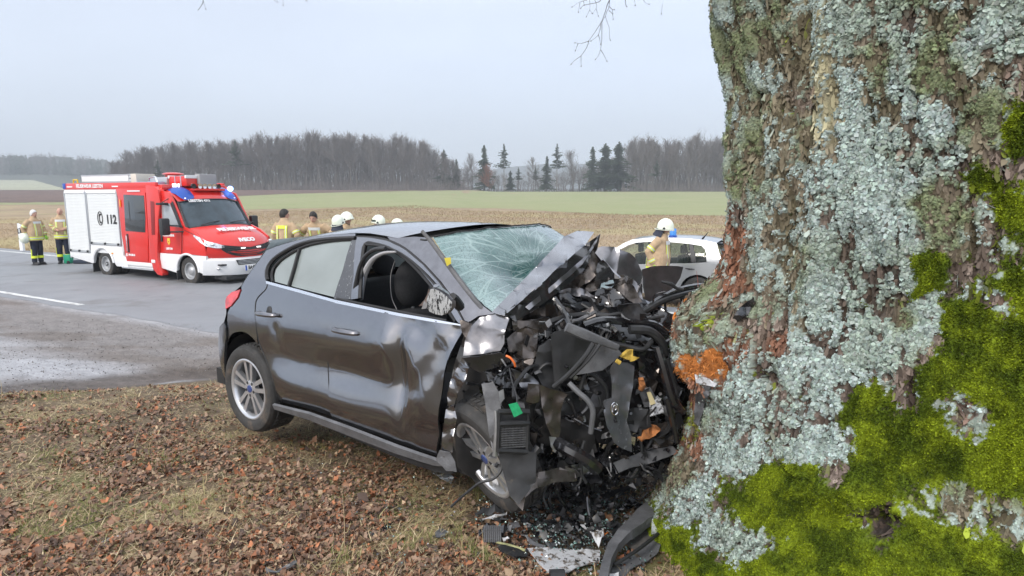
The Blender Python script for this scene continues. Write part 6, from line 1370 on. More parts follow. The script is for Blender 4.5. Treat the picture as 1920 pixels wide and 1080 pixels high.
for yc in (.80, 1.28): pbox("strobe", (noseY(yc, 4.78, 4.46) + .03, yc - .06, .93), (noseY(yc, 4.78, 4.46) + .05, yc + .06, .96), M_WLIT, gr, .004)
strip("lower_grille", [[(y, .66) for y in np.linspace(.55, W - .55, 9)], [(y, .53) for y in np.linspace(.60, W - .60, 9)]], M_BLACK, gr, .085)
for z in (.63, .595, .56): mb = MB(); mb.tube([(noseY(y, 4.76 + .04, 4.46) + .095, y, z) for y in np.linspace(.6, W - .6, 9) if abs(y - W / 2) > .14], .006, 5); mb.build("bar", M_ALUF, gr)
for sgn in (-1, 1):
    y0 = W / 2 + sgn * (W / 2 - .01); L_ = MB(); yy = lambda d: W / 2 + sgn * (W / 2 - d)
    L_.grid([[(3.98, yy(.035), 1.31), (4.22, yy(.03), 1.23), (4.42, yy(.07), 1.15), (4.58, yy(.22), 1.09), (4.68, yy(.36), 1.02)], [(3.99, yy(.015), 1.26), (4.22, yy(.0), 1.13), (4.42, yy(.03), 1.02), (4.60, yy(.20), .97), (4.69, yy(.35), .97)]])
    L_.build("headlight", M_LAMP, tr, smooth=True)
    mb = MB(); mb.ball((4.52, yy(.16), 1.06), (.05, .06, .04), 10, 6); mb.build("headlight_reflector", M_CHROME, tr, smooth=True)
    pbox("fog_lamp", (4.56, yy(.30) - .10, .53), (4.72, yy(.30) + .10, .57), M_BLACK, ch=.01)
    mb = MB(); mb.ball((4.60, yy(.20), .46), (.06, .035, .035), 10, 6); mb.build("fog_lamp", M_CHROME, tr, smooth=True)
# cab side: door and fender
fa = [(3.67 + .44 * math.cos(a), .36 + .44 * math.sin(a)) for a in np.linspace(PI, 0, 14)]
for (ya, yb, vis_) in ((.03, .09, 1), (W - .09, W - .03, 0)):
    side_slab("cab_side", [(2.66, 2.42), (3.1, 2.33), (3.24, 2.16), (3.64, 1.48), (4.05, 1.34), (4.35, 1.16), (4.42, .78), (4.13, .78), (3.3, .77), (2.58, .78), (2.56, 1.1), (2.68, 1.7)], M_RED, ya, yb)
    side_slab("lower_side", [(2.58, .78), (2.52, .40), (3.20, .30)] + [(a, b) for a, b in fa] + [(4.28, .32), (4.42, .78)], M_WHITE, ya - .008, yb)
mb = MB(); mb.tube([(fa[i][0], .02, fa[i][1]) for i in range(14)], .03, 6); mb.build("wheel_arch", M_WHITE, tr, smooth=True)
cdr = empty("cab_door"); cdr.parent = tr
side_slab("door_leaf", [(2.70, .80), (3.46, .80), (3.55, 1.44), (3.58, 1.52), (3.20, 2.14), (2.84, 2.20), (2.76, 1.7)], M_RED, .012, .032, cdr)
side_slab("window", [(2.80, 1.60), (2.90, 1.49), (3.48, 1.47), (3.16, 2.06), (2.82, 2.10)], mat("side glass", (.30, .33, .35), .06, coat=1, spec=1), .004, .014, cdr)
side_slab("window_surround", [(3.48, 1.47), (3.62, 1.44), (3.28, 2.12), (3.18, 2.06)], M_BLACK, .002, .012, cdr)
pbox("grab_handle", (2.70, -.015, 1.08), (2.76, .03, 1.26), M_BLACK, cdr, .012)
fr_ = MB(); e0 = [(3.43, W / 2 - .86, 2.17 - .08 * 1), (3.66, W / 2 - .90, 1.78), (3.70, .10, 1.44)]
for sgn in (-1, 1): fr_.tube([(3.27, W / 2 + sgn * .87, 2.10), (3.46, W / 2 + sgn * .905, 1.79), (3.67, W / 2 + sgn * .935, 1.45)], [.030, .035, .045], 6, smooth=3)
fr_.tube([(3.92 - .26 * abs(t) ** 2.6, W / 2 + t * .93, 1.50 - .06 * abs(t) ** 2.6) for t in np.linspace(-1, 1, 15)], .035, 6); fr_.tube([(3.44 - .17 * abs(t) ** 2.6, W / 2 + t * .87, 2.165 - .08 * abs(t) ** 2.6) for t in np.linspace(-1, 1, 15)], .018, 6)
fr_.build("windscreen_frame", M_BLACK, tr, smooth=True)
for (a, b) in (((2.60, 1.0), (2.66, 1.8)), ((3.50, .80), (3.58, 1.42)), ((3.56, 1.43), (4.02, 1.30))): g_ = MB(); g_.tube([(a[0], .008, a[1]), (b[0], .008, b[1])], .006, 4); g_.build("panel_gap", M_SEAL, tr)
g_ = MB(); g_.tube([(3.62 + (4.44 - 3.62) * t, .045, 1.455 - .40 * t ** 1.4) for t in np.linspace(0, 1, 9)], .007, 4); g_.build("panel_gap", M_SEAL, tr)
# mirrors
for sgn in (-1, 1):
    y0 = W / 2 + sgn * (W / 2 + .30); mi = empty("wing_mirror"); mi.parent = tr
    pbox("housing", (3.28, y0 - .11, 1.28), (3.42, y0 + .11, 1.70), M_BLACK, mi, .04)
    mb = MB(); mb.tube([(3.55, W / 2 + sgn * (W / 2 - .08), 1.50), (3.42, y0 - sgn * .08, 1.52)], .022, 6); mb.tube([(3.62, W / 2 + sgn * (W / 2 - .08), 1.36), (3.42, y0 - sgn * .08, 1.36)], .022, 6); mb.build("mirror_arm", M_BLACK, mi, smooth=True)
mi = empty("ramp_mirror"); mi.parent = tr; pbox("housing", (2.92, -.22, 2.02), (3.12, .0, 2.08), M_BLACK, mi, .02); mb = MB(); mb.tube([(3.0, -.1, 2.08), (3.1, .05, 2.20), (3.2, .1, 2.16)], .010, 5); mb.build("mirror_arm", M_BLACK, mi)
pbox("ramp_mirror", (3.22, .02, 1.88), (3.32, .16, 2.00), M_BLACK, ch=.03)
# wipers, cab inside
for (a, b) in (((3.86, .35, 1.52), (3.80, 1.05, 1.63)), ((3.86, 1.05, 1.53), (3.80, 1.75, 1.60))): mb = MB(); mb.tube([a, ((a[0] + b[0]) / 2 + .06, (a[1] + b[1]) / 2, (a[2] + b[2]) / 2 + .02), (b[0] - .02, b[1], b[2] - .02)], .012, 5, smooth=3); mb.build("wiper_arm", M_BLACK, tr, smooth=True)
# beacons and spot lights on the cab roof
def wedge(name, y0, y1, m, inner):
    mb = MB(); s_ = 1 if y0 < 1 else -1; G = []
    for (x, h, k) in ((2.74, .0, .6), (2.84, .07, .85), (3.0, .095, 1), (3.18, .08, .95), (3.32, .04, .8), (3.40, -.02, .6)):
        row = []
        for t in np.linspace(0, 1, 7):
            y = y0 + (y1 - y0) * (.5 + (t - .5) * k); q_ = abs(y - W / 2) / (W / 2); zr = 2.50 - max(0, x - 2.7) * .20 - max(0, x - 3.15) * .5 - .13 * q_ ** 2.6; row.append((x, y, zr + h * math.sin(PI * t) ** .6 - .02))
        G.append(row)
    mb.grid(G); return mb.build(name, m, tr, smooth=True)
wedge("beacon", .16, .62, M_BLUE, 0); wedge("beacon", W - .62, W - .16, M_BLUE, 0)
for dy in (.20, .26, .34): pbox("beacon_lamp", (3.0 + dy * .1, dy, 2.47), (3.04 + dy * .1, dy + .035, 2.56), M_WLIT, ch=.006)
mb = MB(); mb.ball((3.30, W - .36, 2.44), (.06, .08, .07), 12, 8); mb.build("beacon_lamp", M_BLUELIT, tr, smooth=True)
pbox("light_bar", (3.10, .62, 2.38), (3.34, W - .55, 2.44), M_RED, ch=.02)
for k, y in enumerate((.60, .78, .92, 1.06, 1.20, 1.34)):
    mb = MB(); mb.lathe([(-.10, .02), (-.06, .055), (0, .065), (.0, .06), (-.02, .01)], c=(3.32, y, 2.50), axis=(1, 0, -.1), n=14); mb.build("spot_lamp", M_CHROME if 0 < k < 5 else M_BLACK, tr, smooth=True, auto=50)
for (y) in (.30, W - .30): pbox("marker_light", (3.33, y - .02, 2.17), (3.37, y + .02, 2.20), M_WLIT, ch=.004)
# roof load
lad = empty("roof_ladder"); lad.parent = tr
for y in (.35, .80):
    for z in (2.62, 2.80): pbox("rail", (-1.40, y, z), (1.25, y + .04, z + .035), M_ALUF, lad, .004)
    pbox("side_plate", (-1.38, y + .005, 2.65), (.9, y + .025, 2.80), M_SHUT, lad, 0)
for k in range(13): pbox("rung", (-1.30 + k * .2, .37, 2.71), (-1.27 + k * .2, .83, 2.74), M_ALUF, lad, 0)
pbox("ladder_end", (1.05, .33, 2.60), (1.3, .86, 2.84), mat("cream plastic", (.6, .57, .5), .6), lad, .01)
pbox("roof_case", (1.55, .5, 2.52), (2.35, 1.5, 2.74), M_ALUF, ch=.02); pbox("roof_case", (1.3, .25, 2.50), (2.35, .45, 2.62), mat("blue grey case", (.35, .42, .55), .4, metal=.4), ch=.02)
mb = MB(); mb.lathe([(-.12, .01), (-.12, .20), (.12, .20), (.12, .01)], c=(1.75, 1.1, 2.68), axis=(0, 1, 0), n=18); mb.ball((1.75, 1.1, 2.84), (.28, .28, .05), 12, 6); mb.build("hose_reel", M_RED, tr, smooth=True, auto=40)
mb = MB(); mb.tube([(1.9, .3, 2.55), (1.95, .3, 2.72), (2.2, .3, 2.74), (2.3, .3, 2.55)], .02, 6); mb.build("grab_rail", M_CHROME, tr, smooth=True)
rc = pbox("roof_box", (2.36, .55, 2.50), (3.10, 1.35, 2.76), M_RED, ch=.03)
for x in (2.62, 2.86): pbox("strap", (x, .54, 2.50), (x + .03, 1.36, 2.77), mat("grey strap", (.4, .42, .5), .7), ch=.003)
for x in (2.36, 3.06): pbox("box_edge", (x, .53, 2.70), (x + .06, 1.37, 2.78), M_WHITE, ch=.008)
pbox("vent_unit", (3.02, .85, 2.50), (3.22, 1.35, 2.82), mat("grey unit", (.30, .30, .31), .6), ch=.02)
# wheels
for (x, y, st_) in ((3.66, .10, 'bulge'), (.02, .06, 'dish')):
    make_wheel(tr, basis((x, y, .36), (1, 0, 0), (0, 0, 1)), .36, .215, .22, style=st_, mrim=mat("grey wheel rim", (.42, .43, .44), .4, metal=.6), capcol=M_BLACK if st_ == 'bulge' else M_ALUF, tread=False, lugs=6)
make_wheel(tr, basis((.02, .31, .36), (1, 0, 0), (0, 0, 1)), .36, .215, .22, style='dish', mrim=MATS["grey wheel rim"], tread=False, lugs=0)
for (x) in (3.66, .02): make_wheel(tr, basis((x, W - .08, .36), (-1, 0, 0), (0, 0, 1)), .36, .215, .22, style='dish', mrim=MATS["grey wheel rim"], tread=False, lugs=0)
# lettering
from mathutils.bvhtree import BVHTree
def conform(o, target, off=.004):
    bv = BVHTree.FromPolygons([v.co[:] for v in target.data.vertices], [p.vertices[:] for p in target.data.polygons])
    m = o.matrix_local; mi = m.inverted(); n = (m.to_3x3() @ Vector((0, 0, 1))).normalized(); co_ = [v.co.copy() for v in o.data.vertices]; zmin = min(c.z for c in co_)
    for v, c in zip(o.data.vertices, co_):
        p = m @ Vector((c.x, c.y, 0)); h = bv.ray_cast(p + n * .4, -n, 1.0)
        if h[0] is not None: v.co = mi @ (h[0] + n * (off + (c.z - zmin)))
sideM = lambda x, z, y: basis((x, y, z), (1, 0, 0), (0, 0, 1))
text("lettering", "112", .33, M_TEXT, tr, sideM(.56, 1.60, -.006), bold=.014)
mb = MB()
mb.tube([(.04 + .115 * math.cos(a), -.008, 1.63 + .185 * math.sin(a)) for a in np.linspace(0, 2 * PI, 30)], .011, 5)
mb.tube([(.09, -.008, 1.74), (.04, -.008, 1.74), (.01, -.008, 1.68), (.01, -.008, 1.58), (.04, -.008, 1.52), (.09, -.008, 1.52)], [.022, .024, .014, .014, .024, .022], 6, smooth=3); mb.build("telephone_sign", M_TEXT, tr, smooth=True)
text("lettering", "FEUERWEHR LEESTEN", .135, M_WTEXT, tr, sideM(-.35, 2.51, -.006), bold=.004)
for (x0, x1) in ((-1.5, -1.22), (.72, 1.0)): pbox("white_stripe", (x0, -.006, 2.485), (x1, .0, 2.515), M_WTEXT, ch=0)
text("lettering", "FEUERWEHR", .085, M_WTEXT, tr, sideM(3.0, 1.25, .009), bold=.003)
text("lettering", "LEESTEN", .07, M_WTEXT, tr, sideM(3.0, .91, .009), bold=.003)
mb = MB(); mb.prism([(2.95, 1.18), (3.05, 1.18), (3.05, 1.07), (3.0, 1.00), (2.95, 1.07)], .004, .011, 1); mb.build("crest", mat("yellow crest", (.75, .55, .05), .5), tr)
mb = MB(); mb.prism([(2.975, 1.11), (3.025, 1.11), (3.0, 1.06)], .001, .0045, 1); mb.build("crest", M_RED, tr)
text("lettering", "MAGIRUS", .07, M_WTEXT, tr, sideM(1.42, .68, -.034), bold=.003); pbox("lettering_mark", (1.17, -.034, .64), (1.22, -.03, .72), M_WTEXT, ch=0)
pbox("white_stripe", (1.45, -.034, 2.36), (2.0, -.02, 2.39), M_WTEXT, ch=0)
# on the bonnet: slope between (4.15,1.44) and (4.66,1.14)
def bon(x, z, y): 
    d = Vector((.42, 0, -.20)).normalized(); return basis((x, y, z), (0, 1, 0), (-d.x, 0, -d.z))
conform(text("lettering", "FEUERWEHR", .20, M_WTEXT, tr, bon(4.30, 1.405, 1.04), bold=.008, sx=.98), bn)
conform(text("lettering", "IVECO", .15, M_WTEXT, tr, basis((4.66, 1.05, 1.14), (0, 1, 0), (-.75, 0, .9)), bold=.010, sx=1.1), bn, .008)
d = Vector((.49, 0, -.64)).normalized(); conform(text("lettering", "LEESTEN 47/1", .105, M_WTEXT, tr, basis((3.475, .62, 2.125), (0, 1, 0), (-d.x, 0, -d.z)), bold=.003), wsc)
pl_ = empty("number_plate"); pl_.parent = tr; pbox("plate", (4.905, .74, .38), (4.92, 1.27, .51), M_WTEXT, pl_, .004); pbox("plate_band", (4.9205, .74, .38), (4.924, .79, .51), mat("plate blue", (.01, .08, .45), .4), pl_, 0)
text("lettering", "BA:FL 471", .125, M_TEXT, pl_, basis((4.924, 1.035, .445), (0, 1, 0), (0, 0, 1)), bold=.003, sx=.78)
# ================================================================== SILVER CAR BEYOND
PF = Frame(tuple(gnd(1306, 575, -.46)), -118.0); po = empty("parked_car", M=PF.mat())
tag(po, "silver hatchback with a blue beacon on its roof, parked between the wreck and the tree", "car")
zp = lambda x, y: (1140 + x * .2038, 380 + y * .2038)
PW = 1.64
def pS(z): return float(np.interp(z, [.2, .5, .9, 1.0, 1.45], [.03, .0, .02, .04, .25]))
def pt_(q, off=0):
    y = 0
    for _ in range(10): p = PF.on(*q, 1, y); y = .5 * y - .5 * pS(p[2])
    return float(p[0]), float(p[2])
PT = lambda pts: [pt_(zp(*p)) for p in pts]
near_ = lambda k=0.0: (lambda x, z: (x, -pS(z) + k, z)); farf = lambda k=0.0: (lambda x, z: (x, -PW + pS(z) - k, z))
M_SILV = mat("silver paint", (.36, .375, .39), .3, metal=.45, coat=.8, var=.04, scale=6, dirt_or_reflection=(.33, .31, .28), dscale=4, dlo=.62, dhi=.8)
M_PG = glass_mat("small car glass", (.62, .72, .70), .16, (.05, .07, .07), .02)
xa, za = pt_(zp(822, 855)); wx = xa; wr = .30
rx = pt_(zp(1045, 560))[0]
arc = [(wx + .36 * math.cos(a), .28 + .37 * math.sin(a)) for a in np.linspace(PI, 0, 12)]
belt = PT([(1000, 545), (905, 548), (770, 556), (580, 560), (270, 565)]); bz = belt[-1][1]
low = [(rx, .30)] + [(rx - .02, .6)] + PT([(1050, 600), (1040, 520)]) + belt + [(3.05, bz - .08), (3.25, .6), (3.2, .25), (2.85, .22)] + [(2.47 + .36 * math.cos(a), .28 + .37 * math.sin(a)) for a in np.linspace(0, PI, 12)] + [(2.1, .20), (wx + .37, .20)] + arc[::-1][0:0] + [(wx + .36 * math.cos(a), .28 + .37 * math.sin(a)) for a in np.linspace(0, PI, 12)]
for f_ in (near_(), farf()): panel("body_side", low, f_, M_SILV, po, .08, .01)
roofl = PT([(60, 425), (150, 372), (230, 338), (400, 325), (600, 325), (760, 332), (900, 350), (1000, 372)])
winl = PT([(118, 430), (190, 392), (260, 370), (370, 362), (600, 366), (760, 382), (860, 398), (892, 430), (908, 480), (908, 545)])
band = roofl + PT([(1040, 520), (1000, 545)]) + winl[::-1]
for f_ in (near_(.002), farf(.002)): panel("roof_band", band, f_, M_SILV, po, .08, .01)
for f_ in (near_(-.01), farf(-.01)):
    panel("window", PT([(125, 432), (190, 396), (260, 374), (370, 366), (560, 368), (555, 556), (270, 562), (200, 500)]), f_, M_PG, po, .1, 0)
    panel("window", PT([(570, 370), (750, 385), (770, 548), (575, 556)]), f_, M_PG, po, .1, 0)
    panel("window", PT([(785, 388), (860, 400), (890, 430), (905, 480), (905, 538), (815, 546)]), f_, M_PG, po, .1, 0)
for f_ in (near_(.001), farf(.001)):
    panel("window_pillar", PT([(548, 366), (574, 368), (580, 560), (552, 560)]), f_, M_BLACK, po, .1, .01); panel("window_pillar", PT([(748, 380), (784, 388), (816, 548), (768, 552)]), f_, M_BLACK, po, .1, .01)
G = []
for (x, z) in [(belt[-1][0] + 1.0, bz - .02)] + roofl[::1]:
    G.append([(x, -pS(z) - t * (PW - 2 * pS(z)), z + .03 * math.sin(PI * t)) for t in np.linspace(0, 1, 11)])
mb = MB(); mb.grid(G[1:]); mb.build("roof", M_SILV, po, smooth=True)
mb = MB(); mb.grid([G[0], G[1]]); mb.build("windscreen", M_PG, po, smooth=True)
xr, zr = roofl[-1]
def lat(x, z, k=0.0): return [(x - k * math.sin(PI * t), -pS(z) - t * (PW - 2 * pS(z)), z) for t in np.linspace(0, 1, 9)]
xb, zb = pt_(zp(1050, 560))
mb = MB(); mb.grid([lat(xr - .02, zr, .05), lat(xr - .14, zr + .0, .06), lat(xr - .15, zr - .04, .06), lat(xr, zr - .05, .05)]); mb.build("roof_spoiler", M_SILV, po, smooth=True)
mb = MB(); mb.grid([lat(xr - .02, zr - .03, .04), lat(xb - .03, zb + .04, .08)]); mb.build("rear_window", M_PG, po, smooth=True)
mb = MB(); mb.grid([lat(xb - .02, zb + .05, .08), lat(xb - .06, zb - .3, .10), lat(rx - .10, .55, .12), lat(rx - .10, .32, .12), lat(rx + .05, .25, .02)]); mb.build("tailgate", M_SILV, po, smooth=True)
tl = PT([(1048, 562), (1092, 560), (1082, 600), (1050, 640)]); mb = MB(); mb.box((xb - .12, -.20, tl[3][1]), (xb + .04, -.0, tl[0][1]), .02); mb.box((xb - .12, -PW, tl[3][1]), (xb + .04, -PW + .2, tl[0][1]), .02); mb.build("tail_light", MATS["tail light red"], po, smooth=True, auto=50)
G = [lat(belt[-1][0] + .98, bz, -.10), lat(3.1, bz - .10, -.18), lat(3.25, .6, -.22), lat(3.22, .25, -.2)]; mb = MB(); mb.grid(G); mb.build("bonnet", M_SILV, po, smooth=True)
mb = MB(); mb.box((.0, -PW + .1, .2), (2.9, -.1, .45)); mb.build("floor_pan", M_DRY, po)
for x in (wx, 2.47):
    mb = MB(); mb.lathe([(0, .38), (.3, .38), (.3, .01)], c=(x, -.03, .28), axis=(0, -1, 0), n=20); mb.build("wheel_well", M_DRY, po)
    make_wheel(po, basis((x, -.01, wr), (-1, 0, 0), (0, 0, 1)), wr, .19, .18, style='dish', mrim=mat("dark wheel rim", (.16, .165, .17), .45, metal=.5), tread=False, capcol=M_STEEL)
    make_wheel(po, basis((x, -PW + .01, wr), (1, 0, 0), (0, 0, 1)), wr, .19, .18, style='dish', mrim=MATS["dark wheel rim"], tread=False, capcol=M_STEEL)
dh = PT([(712, 604), (798, 612)]); mb = MB(); mb.tube([(dh[0][0], .0, dh[0][1]), ((dh[0][0] + dh[1][0]) / 2, .02, (dh[0][1] + dh[1][1]) / 2), (dh[1][0], .0, dh[1][1])], [.008, .016, .008], 6, smooth=3); mb.build("door_handle", M_BLACK, po, smooth=True)
for pts in ([(815, 556), (822, 640), (800, 690), (700, 762)], [(565, 560), (560, 700)]):
    mb = MB(); mb.tube([(x, -pS(z) + .002, z) for x, z in PT(pts)], .004, 4, smooth=3); mb.build("door_seam", M_SEAL, po)
for y in (-.45, -1.2):
    for x in (.35, 1.25): mb = MB(); mb.box((x, y - .22, .4), (x + .14, y + .22, 1.0), .05); mb.box((x + .02, y - .1, 1.02), (x + .11, y + .1, 1.2), .04); mb.build("seat", M_FABRIC, po, smooth=True, auto=60)
an = empty("aerial"); an.parent = po; mb = MB(); p = PF.loc(at(*zp(870, 332), 12.6)); q = PF.loc(at(*zp(922, 272), 12.4)); mb.tube([p, (p + q) / 2, q], [.022, .010, .006], 6); mb.build("rod", M_BLACK, an, smooth=True)
bq = PF.on(*zp(598, 312), 1, -.45); bc_ = empty("beacon"); tag(bc_, "blue magnetic beacon lamp standing on the silver car's roof", "beacon"); bc_.matrix_world = PF.mat() @ Matrix.Translation((bq[0], -.45, bq[2] - .0))
mb = MB(); mb.lathe([(-.06, .085), (.02, .085), (.03, .07)], n=20); mb.build("base", M_BLUE, bc_, smooth=True, auto=40)
mb = MB(); mb.lathe([(.03, .072), (.15, .068), (.17, .05), (.17, .001)], n=20); mb.build("dome", mat("blue dome", (.03, .22, .62), .15, coat=1), bc_, smooth=True, auto=40)

# ================================================================== PEOPLE
M_SKIN = mat("skin", (.50, .29, .22), .6, var=.08, scale=20); M_JKT = mat("beige turnout coat", (.45, .325, .205), .9, var=.16, scale=14, bump=.5, bscale=30, bdist=.02)
M_TRO = mat("navy turnout trousers", (.014, .018, .034), .9, var=.3, scale=14, bump=.5, bscale=30, bdist=.02); M_BOOT = mat("black boots", (.02, .02, .022), .5)
M_HV = mat("yellow reflective band", (.70, .80, .05), .6); M_SV = mat("silver reflective band", (.58, .60, .60), .4); M_HELM = mat("pale helmet", (.72, .76, .64), .3, coat=.4, var=.04, scale=10)
M_FLAP = mat("neck flap", (.035, .04, .06), .9); M_GLV = mat("dark gloves", (.03, .04, .03), .8); M_GLG = mat("green gloves", (.25, .5, .05), .8)
HAIRM = {'white': mat("white hair", (.62, .61, .60), .8, var=.2, scale=60), 'black': mat("dark hair", (.02, .017, .015), .7, var=.3, scale=60), 'bald': None, None: None}
def remesh(mb, name, vox, m, parent, sm=2):
    o = mb.build(name, m, None, fix=True); md = o.modifiers.new("r", 'REMESH'); md.mode = 'VOXEL'; md.voxel_size = vox
    if sm: s_ = o.modifiers.new("s", 'SMOOTH'); s_.iterations = sm; s_.factor = .5
    dg = bpy.context.evaluated_depsgraph_get(); me = bpy.data.meshes.new_from_object(o.evaluated_get(dg)); old = o.data; o.modifiers.clear(); o.data = me; bpy.data.meshes.remove(old); me.name = name
    me.polygons.foreach_set("use_smooth", [True] * len(me.polygons)); o.parent = parent; return o
def ell(rings, n=18):
    """rings: (cx, cy, z, rx, ry)"""
    V = []; F = []
    for (cx, cy, z, rx, ry) in rings:
        for k in range(n): a = 2 * PI * k / n; V.append((cx + rx * math.cos(a), cy + ry * math.sin(a), z))
    for i in range(len(rings) - 1):
        for k in range(n): F.append((i*n+k, i*n+(k+1) % n, (i+1)*n+(k+1) % n, (i+1)*n+k))
    F.append(tuple(range(n-1, -1, -1))); F.append(tuple((len(rings)-1)*n+k for k in range(n))); return V, F
def person(label, x, y, z, face, h=1.80, hair='black', helmet=False, lean=0.0, headyaw=0.0, headdown=0.0, arms=None, glove=None, stout=1.0, flap=False, trousers=True, visor=False, group=None):
    r = empty("person", loc=(x, y, z)); r.rotation_euler = (0, 0, math.radians(face - 90)); s = h / 1.80; r.scale = (s, s, s); tag(r, label, "person", group)
    def bend(p):   # forward lean about the hips
        p = np.array(p, float); a = lean * float(sstep(.85, 1.25, p[2])); dz = p[2] - .95
        if dz > 0: p = np.array([p[0], p[1] + math.sin(a) * dz, .95 + (p[2] - .95) * math.cos(a) - (p[1]) * math.sin(a) * .3])
        return p
    arms = arms or {}
    A = {}
    for sd in (-1, 1):
        d = dict(sh=(sd * .185, 0, 1.47), el=(sd * .25, -.02, 1.19), wr=(sd * .245, .06, .95)); d.update(arms.get(sd, {})); A[sd] = {k: bend(v) if k in ('sh',) else np.array(v, float) for k, v in d.items()}
    hc = bend((0, .02, 1.68)); 
    hr = Matrix.Rotation(math.radians(headyaw), 3, 'Z') @ Matrix.Rotation(-headdown, 3, 'X')
    # body: one continuous figure
    mb = MB()
    V, F = ell([(0, 0, .86, .15, .11), (0, 0, 1.0, .155, .115), (0, 0, 1.15, .14, .10), (0, 0, 1.35, .175, .115), (0, -.005, 1.46, .15, .09), (0, 0, 1.50, .07, .06), (0, .01, 1.60, .058, .060)]); mb.add([bend(p) for p in V], F)
    for sd in (-1, 1):
        a = A[sd]; mb.tube([a['sh'], a['el'], a['wr'], a['wr'] + (a['wr'] - a['el']) * .25], [.060, .045, .032, .04], 10)
        mb.tube([(sd * .09, 0, .92), (sd * .105, .02, .50), (sd * .11, -.01, .10), (sd * .115, .05, .04)], [.095, .062, .042, .045], 10)
    H = MB(); H.ball((0, 0, 0), (.078, .098, .118), 18, 14); H.ball((0, .028, -.055), (.058, .066, .065), 12, 8); H.ball((0, .098, -.018), (.014, .022, .024), 8, 6); H.ball((-.079, .0, -.015), (.012, .02, .032), 6, 6); H.ball((.079, .0, -.015), (.012, .02, .032), 6, 6); H.tube([(-.04, .088, .018), (.04, .088, .018)], .010, 6); H.tube([(-.022, .092, -.06), (.022, .092, -.06)], .007, 6)
    mb.add([tuple(hr @ Vector(p) + Vector(hc)) for p in H.V], H.F)
    b = remesh(mb, "body", .0115, M_SKIN, r, 1)
    hm = MB()
    for sd in (-1, 1): hm.ball((sd * .032, .090, .0), (.011, .006, .006), 6, 5)
    hm.V = [tuple(hr @ Vector(p) + Vector(hc)) for p in hm.V]; hm.build("eyes", M_BLACK, r)
    hm = MB(); hm.tube([(-.022, .099, -.060), (0, .102, -.062), (.022, .099, -.060)], .004, 5); hm.V = [tuple(hr @ Vector(p) + Vector(hc)) for p in hm.V]; hm.build("mouth", mat("lips", (.30, .12, .10), .6), r)
    # coat
    mb = MB(); st_ = stout
    V, F = ell([(0, 0, .80, .215 * st_, .165 * st_), (0, .005, .95, .21 * st_, .165 * st_), (0, .01, 1.12, .205 * st_, .165 * st_), (0, .005, 1.32, .222, .155), (0, -.005, 1.45, .20, .125), (0, -.005, 1.52, .12, .095), (0, .0, 1.575, .085, .085), (0, 0, 1.60, .08, .08)]); mb.add([bend(p) for p in V], F)
    for sd in (-1, 1):
        a = A[sd]; mb.tube([a['sh'] + np.array([-sd * .03, 0, -.01]), a['sh'] * .6 + a['el'] * .4, a['el'], a['wr'] * .5 + a['el'] * .5, a['wr']], [.085, .085, .070, .064, .060], 12)
    remesh(mb, "coat", .016, M_JKT, r, 3)
    def ring(z, w, m, k=1.0, off=.010):
        rr = [(.80, .215 * st_, .165 * st_), (.95, .21 * st_, .165 * st_), (1.12, .205 * st_, .165 * st_), (1.32, .222, .155), (1.45, .20, .125)]
        G = []
        for zz_ in (z - w / 2, z + w / 2):
            rx = np.interp(zz_, [q[0] for q in rr], [q[1] for q in rr]) + off; ry = np.interp(zz_, [q[0] for q in rr], [q[2] for q in rr]) + off
            G.append([tuple(bend((rx * math.cos(a), .004 + ry * math.sin(a), zz_))) for a in np.linspace(0, 2 * PI, 33)])
        q = MB(); q.grid(G); q.build("reflective_band", m, r, smooth=True)
    ring(.885, .10, M_HV); ring(.885, .035, M_SV, off=.013)
    def vstrip(xc, ysgn, z0, z1, w=.05):
        rr = [(.80, .165 * st_), (1.12, .165 * st_), (1.32, .155), (1.45, .125), (1.5, .11)]
        for m, ww, off in ((M_HV, w, .012), (M_SV, w * .35, .015)):
            G = []
            for zz_ in np.linspace(z0, z1, 9):
                ry = np.interp(zz_, [q[0] for q in rr], [q[1] for q in rr]) + off; k = math.sqrt(max(0, 1 - (xc / .25) ** 2))
                G.append([tuple(bend((xc + d, ysgn * ry * math.sqrt(max(0, 1 - ((xc + d) / .235) ** 2)), zz_))) for d in (-ww / 2, 0, ww / 2)])
            q = MB(); q.grid(G); q.build("reflective_band", m, r, smooth=True)
    for xc in (-.11, .11): vstrip(xc, 1, .95, 1.40); vstrip(xc, -1, .95, 1.42)
    for (ys_) in (1, -1):
        G = []; 
        for zz_ in (1.36, 1.43): ry = np.interp(zz_, [1.32, 1.45], [.155, .125]) + .014; G.append([tuple(bend((d, ys_ * ry * math.sqrt(1 - (d / .24) ** 2), zz_))) for d in np.linspace(-.14, .14, 9)])
        q = MB(); q.grid(G); q.build("reflective_band", M_HV if ys_ < 0 else M_SV, r, smooth=True)
    def armband(p, q_, t, w, rad):
        d = (q_ - p); c = p + d * t; d /= np.linalg.norm(d)
        mb = MB(); mb.lathe([(-w / 2, rad), (w / 2, rad)], c=tuple(c), axis=tuple(d), n=14); mb.build("reflective_band", M_HV, r, smooth=True)
        mb = MB(); mb.lathe([(-w / 5, rad + .003), (w / 5, rad + .003)], c=tuple(c), axis=tuple(d), n=14); mb.build("reflective_band", M_SV, r, smooth=True)
